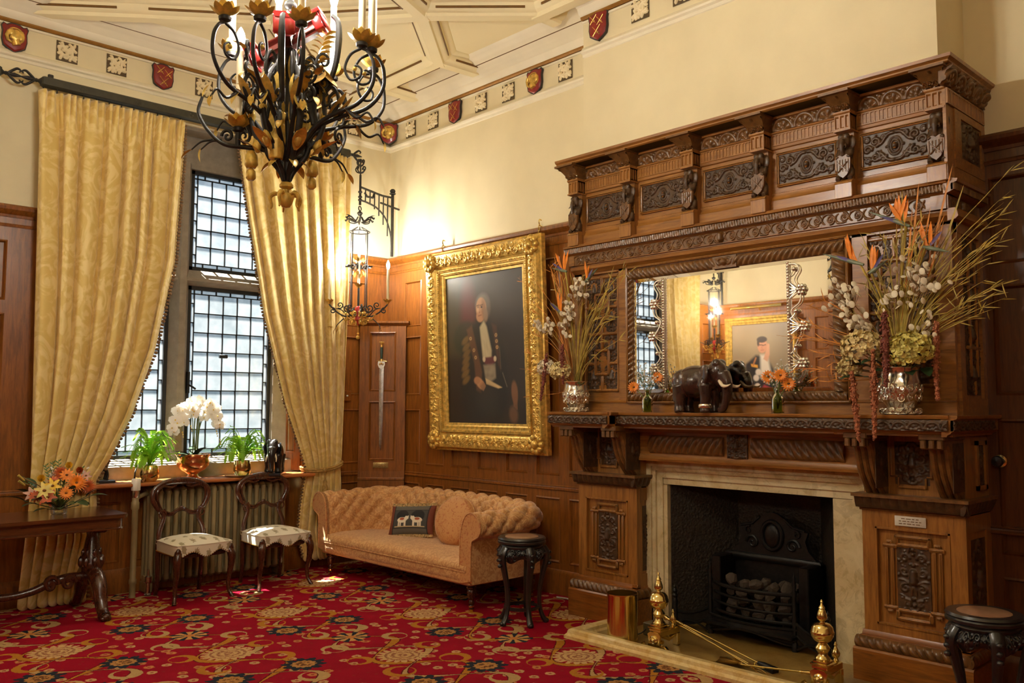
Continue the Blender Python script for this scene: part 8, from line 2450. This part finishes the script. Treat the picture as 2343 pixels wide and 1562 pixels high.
green_leaves('bouquet_foliage', 'dark green leaves spilling round the bouquet on the table', B0, [bq(1.80, .92, -.02), bq(1.86, .90, -.09), bq(1.95, .89, -.13), bq(2.04, .89, -.15), bq(2.12, .90, -.13), bq(2.2, .93, -.08), bq(2.25, .92, .0), bq(1.83, .97, .05), bq(2.0, .93, -.1), bq(2.1, .95, -.08), bq(1.9, .93, -.06), bq(2.16, .96, .0), bq(1.9, 1.0, .08), bq(2.05, 1.0, .08), bq(2.02, .86, -.12), bq(1.93, .86, -.1), bq(2.14, .87, -.1)], .11, .06, 'leaf_dark', 3)
t = thing('greenery_sprigs', 'fine green sprigs standing up through the bouquet', 'foliage', B0)
for (x, z) in ((1.99, 1.19), (2.03, 1.20), (1.94, 1.17), (2.2, 1.14), (2.24, 1.08), (1.78, 1.08), (2.1, 1.17)):
    h = A(*bq(x, z, .03))-A(*B0); mb = MB(); mb.tube([(0, 0, 0), tuple(h*.5), tuple(h)], .002, 4)
    for k in range(14):
        b = h*(.5+.5*k/14); s = 1 if k % 2 else -1; leaf(mb, b, A(s*.8, 0, .7), .03, .009, up=(0, -1, 0), n=4)
    mb.build('sprig', M['leaf_mid'], t, angle=180)
for lb, x, z in (('dry budded twig reaching furthest out of the bouquet', 1.765, 1.10), ('second dry twig just below the first', 1.77, 1.06)):
    t = thing('twig', lb, 'twig', B0); h = A(*bq(x, z, .02))-A(*B0); mb = MB(); mb.tube(cr([(0, 0, 0), tuple(h*A(.4, .4, .6)), tuple(h)], 5), [.004, .003], 6); mb.build('stem', M['stem_brown'], t)
    mb = MB(); mb.tube([tuple(h*.85), tuple(h)], [.006, .010], 7); mb.build('bud', M['dry_grass'], t)
# ================================================================== chandelier
CO_ = (1.83, 3.35, 0)
CH = thing('chandelier', 'large wrought iron chandelier with gilded leaves, candle lamps and red beams', 'chandelier', (1.83, 3.35, ZC))
COF = (0, 0, ZC)
YAWC = radians(43.466)
rt = A(cos(YAWC), -sin(YAWC)); nr = A(-sin(YAWC), -cos(YAWC))     # towards image right / towards the viewer
def cpart2(mb, name, mat, parent=None, angle=50): return mb.build(name, M[mat], parent or CH, off=COF, angle=angle)
def R2(lat, near): 
    q = rt*lat+nr*near; return q
mb = MB()
mb.tube([(0, 0, 2.50), (0, 0, 4.15)], .014, 10)
for z in (2.62, 2.80, 3.02, 3.3, 3.6): mb.lathe([(.014, -.02), (.026, -.01), (.028, .0), (.026, .01), (.014, .02)], 12, (0, 0, z))
cpart2(mb, 'stem', 'iron')
mb = MB(); z = 4.15
k = 0
while z < ZC-.02:
    pts = [((.018*cos(a_) if k % 2 else 0), (0 if k % 2 else .018*cos(a_)), z+.028+.034*sin(a_)) for a_ in np.linspace(0, 2*pi, 13)[:-1]]
    mb.tube(pts, .006, 6, closed=True); z += .052; k += 1
mb.lathe([(.07, ZC), (.07, ZC-.015), (.03, ZC-.04), (.012, ZC-.05)], 20); cpart2(mb, 'chain', 'iron')
# bottom finial
mb = MB(); mb.lathe([(.022, 2.51), (.03, 2.50), (.03, 2.49), (.014, 2.48), (.012, 2.465), (.03, 2.46), (.034, 2.445), (.026, 2.42), (.018, 2.405), (.001, 2.40)], 16, mod=lambda a_, z: 1+.06*np.cos(a_*8)*(z < 2.46))
for k in range(5):
    an = k*2*pi/5; c, s = cos(an), sin(an)
    mb.tube(cr([(.012*c, .012*s, 2.45), (.045*c, .045*s, 2.462), (.068*c, .068*s, 2.445), (.06*c, .06*s, 2.41), (.065*c, .065*s, 2.395)], 5), [.005, .010, .009, .006, .004], 7)
cpart2(mb, 'finial', 'gilt_ch')
# cage bars bulging up from the finial
for k in range(6):
    an = k*pi/3+.35; c, s = cos(an), sin(an); P = lambda r, z: (r*c, r*s, z)
    mb = MB()
    mb.tube(cr([P(.012, 2.52), P(.03, 2.56), P(.075, 2.62), (P(.09, 2.67)), P(.075, 2.70), P(.045, 2.69), P(.045, 2.66)], 5), [.010, .011, .012, .012, .010, .007], 8)
    mb.tube(cr([P(.09, 2.66), P(.13, 2.70), P(.155, 2.78), P(.15, 2.88), P(.11, 2.97), P(.06, 3.03), P(.02, 3.10)], 6), [.013, .015, .015, .014, .012, .010], 8, flat=(1., .7))
    mb.tube([(P(.12+.045*x_, 2.90+.045*y_)) for x_, y_ in spiral(0, 0, 1, 1.5, 0, 1)], [.009, .005], 6)
    mb.tube([(P(.075+.035*x_, 2.80+.035*y_)) for x_, y_ in spiral(0, 0, 1, 1.4, pi, -1)], [.008, .005], 6)
    mb.tube([(P(.06+.03*x_, 3.02+.03*y_)) for x_, y_ in spiral(0, 0, 1, 1.4, 2, 1)], [.008, .004], 6)
    cpart2(mb, 'cage_bar', 'iron')
    LP = lambda *a, **k: leafpart('gilt_leaf', M['gilt_ch'], CH, *a, off=COF, **k)
    mb = MB()
    LP(P(.10, 2.63), (c*.5, s*.5, .8), .12, .055, up=(c, s, 0), curl=-.5, n=8); LP(P(.07, 2.72), (c*.3, s*.3, 1), .16, .06, up=(c, s, 0), curl=.35, n=8)
    LP(P(.14, 2.86), (c*.4, s*.4, .9), .11, .05, up=(c, s, 0), curl=-.7, n=8); LP(P(.05, 2.60), (c, s, -.2), .07, .04, curl=.5, n=7)
    LP(P(.03, 2.95), (c*.5, s*.5, 1), .12, .045, up=(c, s, 0), curl=.5, n=7)
    mb.tube([P(.125, 2.64), P(.128, 2.67), P(.135, 2.71), P(.15, 2.77), P(.155, 2.80), P(.15, 2.83)], [.008, .022, .008, .006, .018, .005], 8)
    cpart2(mb, 'gilt_bud', 'gilt_ch', angle=180)
# gilded draped figure against the stem
mb = MB()
q = R2(-.035, .05)
mb.tube(cr([(q[0], q[1], 2.60), (q[0]*1.02, q[1]*1.02, 2.68), (q[0], q[1], 2.76), (q[0]*.95, q[1]*.95, 2.80), (q[0]*.9, q[1]*.9, 2.825)], 5), [.03, .042, .036, .024, .012], 12)
for k in range(6): mb.tube([(q[0]+.03*cos(k+.5), q[1]+.03*sin(k+.5), 2.60+.02*k), (q[0]*1.1+.035*cos(k+1.3), q[1]*1.1+.035*sin(k+1.3), 2.66+.02*k), (q[0]+.026*cos(k+2.2), q[1]+.026*sin(k+2.2), 2.70+.018*k)], [.008, .010, .006], 6)
mb.ball((q[0]*.92, q[1]*.92, 2.845), .018, 10, 8)
for s in (-1, 1): mb.tube([(q[0]+rt[0]*.03*s, q[1]+rt[1]*.03*s, 2.80), (q[0]*1.3+rt[0]*.045*s, q[1]*1.3+rt[1]*.045*s, 2.765), (q[0]*1.6+rt[0]*.02*s, q[1]*1.6+rt[1]*.02*s, 2.79)], [.011, .009, .007], 7)
blob('gilded_figure', mb, M['gilt_ch'], .004, CH, smooth=1, off=COF)
M['bulb_c'] = glow('lit chandelier bulb', (1., .95, .84), 500.)
def cup_candle(x, y, z, h, lit=True, pr=CH):
    mb = MB()
    for l in range(2):
        for m_ in range(7):
            an = m_*2*pi/7+l*.45; leaf(mb, (x+.012*cos(an), y+.012*sin(an), z-.012), (cos(an), sin(an), .45+.6*l), .062, .042, curl=-.25, n=7, fold=.1)
    for m_ in range(5):
        an = m_*2*pi/5+.2; mb.ball((x+.022*cos(an), y+.022*sin(an), z+.018), .014, 8, 6, sc=(.8, .8, 1.5))
    o = cpart2(mb, 'candle_cup', 'gilt_ch', pr, 180)
    mb = MB(); mb.lathe([(.010, -.035), (.024, -.028), (.026, -.015), (.016, -.008), (.02, 0)], 12, (x, y, z)); cpart2(mb, 'drip_pan', 'iron', pr)
    mb = MB(); mb.lathe([(.0155, 0), (.0145, h)], 14, (x, y, z)); cpart2(mb, 'candle', 'candle', pr)
    mb = MB(); mb.lathe([(.010, 0), (.016, .018), (.020, .04), (.016, .065), (.006, .085), (.001, .092)], 14, (x, y, z+h)); cpart2(mb, 'lamp_bulb', 'bulb_c', pr)
for (lat, near, zc) in ((-.18, .31, 3.12), (-.04, .31, 3.12), (.115, .26, 3.12), (-.27, -.05, 3.12), (.326, .06, 3.12), (.358, .0, 3.12), (.12, -.33, 3.12), (-.14, -.32, 3.12), (.33, -.22, 3.12)):
    d = R2(lat, near); r0 = float(np.hypot(*d)); c, s = d/r0
    P = lambda r, z: (r*c, r*s, z)
    rr = r0
    mb = MB()
    mb.tube(cr([P(.02, 2.62), P(.07, 2.68), P(.13, 2.755), P(rr*.62, 2.80), P(rr*.95, 2.84), P(rr+.05, 2.92), P(rr+.055, 3.01), P(rr+.03, 3.065), P(rr, 3.085)], 6), [.011, .011, .010, .009, .009, .008, .008, .007, .007], 8)
    mb.tube(cr([P(rr, 3.085), P(rr-.05, 3.06), P(rr-.075, 3.0), P(rr-.05, 2.95), P(rr-.01, 2.955), P(rr+.0, 2.99), P(rr-.025, 3.01), P(rr-.035, 2.99)], 5), [.007, .006, .006, .005, .004], 7)
    mb.tube(cr([P(rr*.62, 2.80), P(rr*.7, 2.86), P(rr*.62, 2.92), P(rr*.5, 2.89), P(rr*.52, 2.84), P(rr*.6, 2.86)], 5), [.009, .007, .005], 7)
    mb.tube(cr([P(rr*.35, 2.76), P(rr*.3, 2.86), P(rr*.38, 2.98), P(rr*.3, 3.06), P(rr*.2, 3.02), P(rr*.25, 2.96)], 5), [.010, .008, .005], 7)
    mb.tube(cr([P(rr*.8, 2.82), P(rr*.95, 2.78), P(rr+.03, 2.80), P(rr+.06, 2.76)], 5), [.007, .004], 6)
    arm = cpart2(mb, 'arm', 'iron')
    LP = lambda *a, **k: leafpart('gilt_leaf', M['gilt_ch'], arm, *a, off=COF, **k)
    LP(P(rr+.055, 2.77), (c*.5, s*.5, -1), .05, .028, n=6); LP(P(rr*.55, 2.80), (c, s, .5), .12, .05, up=(0, 0, 1), curl=-.4, n=8); LP(P(rr*.75, 2.83), (c*.6, s*.6, -.5), .08, .035, n=6); LP(P(rr*.4, 2.84), (c*.6, s*.6, 1), .10, .04, up=(c, s, 0), curl=.6, n=7)
    mb = MB(); mb.ball(P(rr-.03, 2.995), .010, 8, 6)
    cpart2(mb, 'gilt_bead', 'gilt_ch', arm, 180)
    cup_candle(d[0], d[1], zc, .33, True)
# loose S scrolls filling the middle tier
for k in range(10):
    an = k*2*pi/10+.2; c, s = cos(an), sin(an); z0 = 2.78+.10*(k % 3); r0 = .17+.05*(k % 2); w = 1 if k % 2 else -1
    tx = A(-s, c, 0)*.5+A(c, s, 0)*.6; o_ = A(r0*c, r0*s, z0)
    mb = MB()
    q1 = [o_+tx*(.045*x_)+A(0, 0, .045*y_+.05) for x_, y_ in spiral(0, 0, 1, 1.5, -pi/2, w)]; q2 = [o_+tx*(.038*x_)+A(0, 0, .038*y_-.045) for x_, y_ in spiral(0, 0, 1, 1.5, pi/2, -w if k % 3 else w)]
    mb.tube(q1[::-1]+q2, [.004, .006, .007, .006, .004], 6)
    sc_ = cpart2(mb, 'scroll', 'iron')
    leafpart('gilt_leaf', M['gilt_ch'], sc_, q1[3], A(c, s, .8), .065, .03, off=COF, curl=.5, n=6); leafpart('gilt_leaf', M['gilt_ch'], sc_, q2[5], A(c, s, -.6), .055, .028, off=COF, curl=.4, n=6)
# lower tier: candles on short outward branches, the left one in view
for (lat, near) in ((-.215, .0), (.10, -.2)):
    d = R2(lat, near); r0 = float(np.hypot(*d)); c, s = d/r0; P = lambda r, z: (r*c, r*s, z); rr = r0
    mb = MB(); mb.tube(cr([P(.03, 2.63), P(.10, 2.655), P(.17, 2.665), P(rr+.06, 2.68), P(rr+.13, 2.74), P(rr+.175, 2.82), P(rr+.16, 2.89)], 6), [.012, .011, .010, .009, .008, .006], 8)
    mb.tube([P(rr, 2.67), P(rr, 2.73)], .012, 8)
    mb.tube([P(rr+.045+.026*x_, 2.715+.03*y_) for x_, y_ in spiral(0, 0, 1, 1.3, 0, 1)], [.008, .005], 6)
    for q in (.07, .11): mb.tube(cr([P(rr+q, 2.70), P(rr+q+.05, 2.69), P(rr+q+.09, 2.655)], 4), [.006, .003], 6)
    arm = cpart2(mb, 'lower_arm', 'iron')
    LP = lambda *a, **k: leafpart('gilt_leaf', M['gilt_ch'], arm, *a, off=COF, **k)
    LP(P(rr+.16, 2.89), (-c*.2, -s*.2, 1), .06, .02, n=6, up=(c, s, 0)); LP(P(rr+.16, 2.66), (c*.3, s*.3, -1), .06, .025, n=6); LP(P(rr+.2, 2.655), (c, s, -.5), .06, .025, n=6)
    mb = MB(); mb.lathe([(.012, -.13), (.022, -.12), (.02, -.09), (.006, -.075), (.02, -.075), (.03, -.06), (.026, -.02), (.014, 0)], 10, P(rr-.06, 2.65))
    cpart2(mb, 'gilt_bell', 'gilt_ch', arm, 60)
    cup_candle(d[0], d[1], 2.765, .345)
# red moulded cross beams with flared ends and iron hooks
def beam(p0, p1):
    p0 = A(*p0); p1 = A(*p1); d = p1-p0; ln = np.linalg.norm(d); d /= ln
    up = A(0, 0, 1)-d*d[2]; up /= np.linalg.norm(up); sd = np.cross(d, up)
    fr = F(p0, d, up, sd)
    mb = MB(); m2 = MB()
    for s in (1, -1):
        f_ = F(p0, d, up, sd*s)
        m2.mould([(0, -.03), (.02, -.03), (.022, -.018), (.028, -.014), (.028, .004), (.022, .01), (.03, .022), (.034, .026), (.034, .032), (0, .032)], f_, .03, ln-.03)
    cpart2(m2, 'red_beam', 'red_dark')
    for e, sg in ((p0, 1), (p1, -1)):
        f_ = F(e, d*sg, up, sd)
        mb = MB()
        for a0, a1, w in ((.0, .05, .036), (-.004, .012, .046)): mb.bbox(a0, a1, -w*.9, w, -w, w, .006, 0, f_)
        mb.mould([(-.036, .03), (-.05, .045), (-.05, .055), (.05, .055), (.05, .045), (.036, .03)], F(f_.p(-.006, 0, 0), f_.u, f_.v, f_.n), 0, .06)
        cpart2(mb, 'beam_end', 'red_paint')
    for e in (p0, p1):
        m3 = MB(); o = A(e[0], e[1], 0)/max(np.hypot(e[0], e[1]), 1e-6)
        m3.tube(cr([e+o*.03+A(0, 0, .03), e+o*.055+A(0, 0, .0), e+o*.06+A(0, 0, -.08), e+o*.045+A(0, 0, -.2), e+o*-.0+A(0, 0, -.33)], 6), [.010, .012, .016, .014, .010], 6); cpart2(m3, 'iron_strap', 'iron')
b1 = R2(.16, .02); b2 = R2(-.165, -.02)
beam((b1[0], b1[1], 3.215), (b2[0], b2[1], 3.055))
b1 = R2(.02, .17); b2 = R2(-.04, -.19)
beam((b1[0], b1[1], 3.14), (b2[0], b2[1], 3.14))
b1 = R2(-.12, .10); b2 = R2(.12, -.10)
# gilded acanthus ribbon rising beside the right beam
for k in range(9):
    q = R2(.10+.02*k*.4, .02); leafpart('gilt_leaf', M['gilt_ch'], CH, (q[0], q[1], 2.98+.022*k), (rt[0]*.8, rt[1]*.8, .6), .055, .035, n=6, curl=.4, off=COF); leafpart('gilt_leaf', M['gilt_ch'], CH, (q[0], q[1], 2.98+.022*k), (-rt[0]*.6, -rt[1]*.6, .8), .045, .03, n=6, curl=.4, off=COF)
q = R2(.155, .04)
for k in range(5):
    an = k*2*pi/5; leafpart('gilt_leaf', M['gold_dull'], CH, (q[0], q[1], 3.0), (.45*cos(an), .45*sin(an), -1), .12, .06, curl=-.3, n=8, fold=.2, off=COF)
# ================================================================== light, sky, camera
W = bpy.data.worlds.new('World'); SC.world = W; W.use_nodes = True
bg = W.node_tree.nodes['Background']; bg.inputs[1].default_value = SKY
_t = W.node_tree; _tc = _t.nodes.new('ShaderNodeTexCoord'); _sp = _t.nodes.new('ShaderNodeSeparateXYZ'); _no = _t.nodes.new('ShaderNodeTexNoise'); _no.inputs['Scale'].default_value = 7.; _no.inputs['Detail'].default_value = 4.
_rp = _t.nodes.new('ShaderNodeValToRGB'); _ad = _t.nodes.new('ShaderNodeMath'); _ad.operation = 'MULTIPLY_ADD'; _ad.inputs[1].default_value = .22
_t.links.new(_tc.outputs['Generated'], _sp.inputs[0]); _t.links.new(_tc.outputs['Generated'], _no.inputs['Vector']); _t.links.new(_no.outputs[0], _ad.inputs[0]); _t.links.new(_sp.outputs[2], _ad.inputs[2]); _t.links.new(_ad.outputs[0], _rp.inputs[0])
_e = _rp.color_ramp.elements; _e[0].position = .10; _e[0].color = (.42, .52, .54, 1); _e[1].position = .42; _e[1].color = (.80, .90, 1., 1)
_t.links.new(_rp.outputs[0], bg.inputs[0])
def lamp(name, kind, loc, energy, color, **kw):
    d = bpy.data.lights.new(name, kind); d.energy = energy; d.color = color
    for k, v in kw.items(): setattr(d, k, v)
    o = bpy.data.objects.new(name, d); COL.objects.link(o); o.location = loc
    return o
sun = lamp('sun', 'SUN', (3, 12, 14), SUN, (1., .93, .8), angle=radians(.6))
sd = Vector((.22, -.29, -1.)).normalized()
sun.rotation_euler = sd.to_track_quat('-Z', 'Y').to_euler()
cam = bpy.data.cameras.new('camera'); co = bpy.data.objects.new('camera', cam); COL.objects.link(co)
cam.sensor_width = 36.; cam.lens = 36.*1986.56/2343.; cam.clip_start = .05; cam.clip_end = 100
yaw, pitch, roll = radians(43.466), radians(4.2805), radians(.1785)
fw = Vector((sin(yaw)*cos(pitch), cos(yaw)*cos(pitch), sin(pitch)))
r = Vector((cos(yaw), -sin(yaw), 0)); u = r.cross(fw)
r2 = r*cos(roll)+u*sin(roll); u2 = u*cos(roll)-r*sin(roll)
m = Matrix((r2, u2, -fw)).transposed().to_4x4(); m.translation = Vector((0, 0, 1.55))
co.matrix_world = m
SC.camera = co
vs = SC.view_settings; vs.view_transform = 'Standard'; vs.look = 'None'; vs.exposure = EXPO; vs.gamma = 1.; vs.use_curve_mapping = False
SC.cycles.max_bounces = 10; SC.cycles.diffuse_bounces = 5; SC.cycles.glossy_bounces = 5; SC.cycles.transmission_bounces = 8; SC.cycles.transparent_max_bounces = 12
SC.cycles.sample_clamp_indirect = 6.; SC.cycles.caustics_reflective = False; SC.cycles.caustics_refractive = False
SC.cycles.use_denoising = True
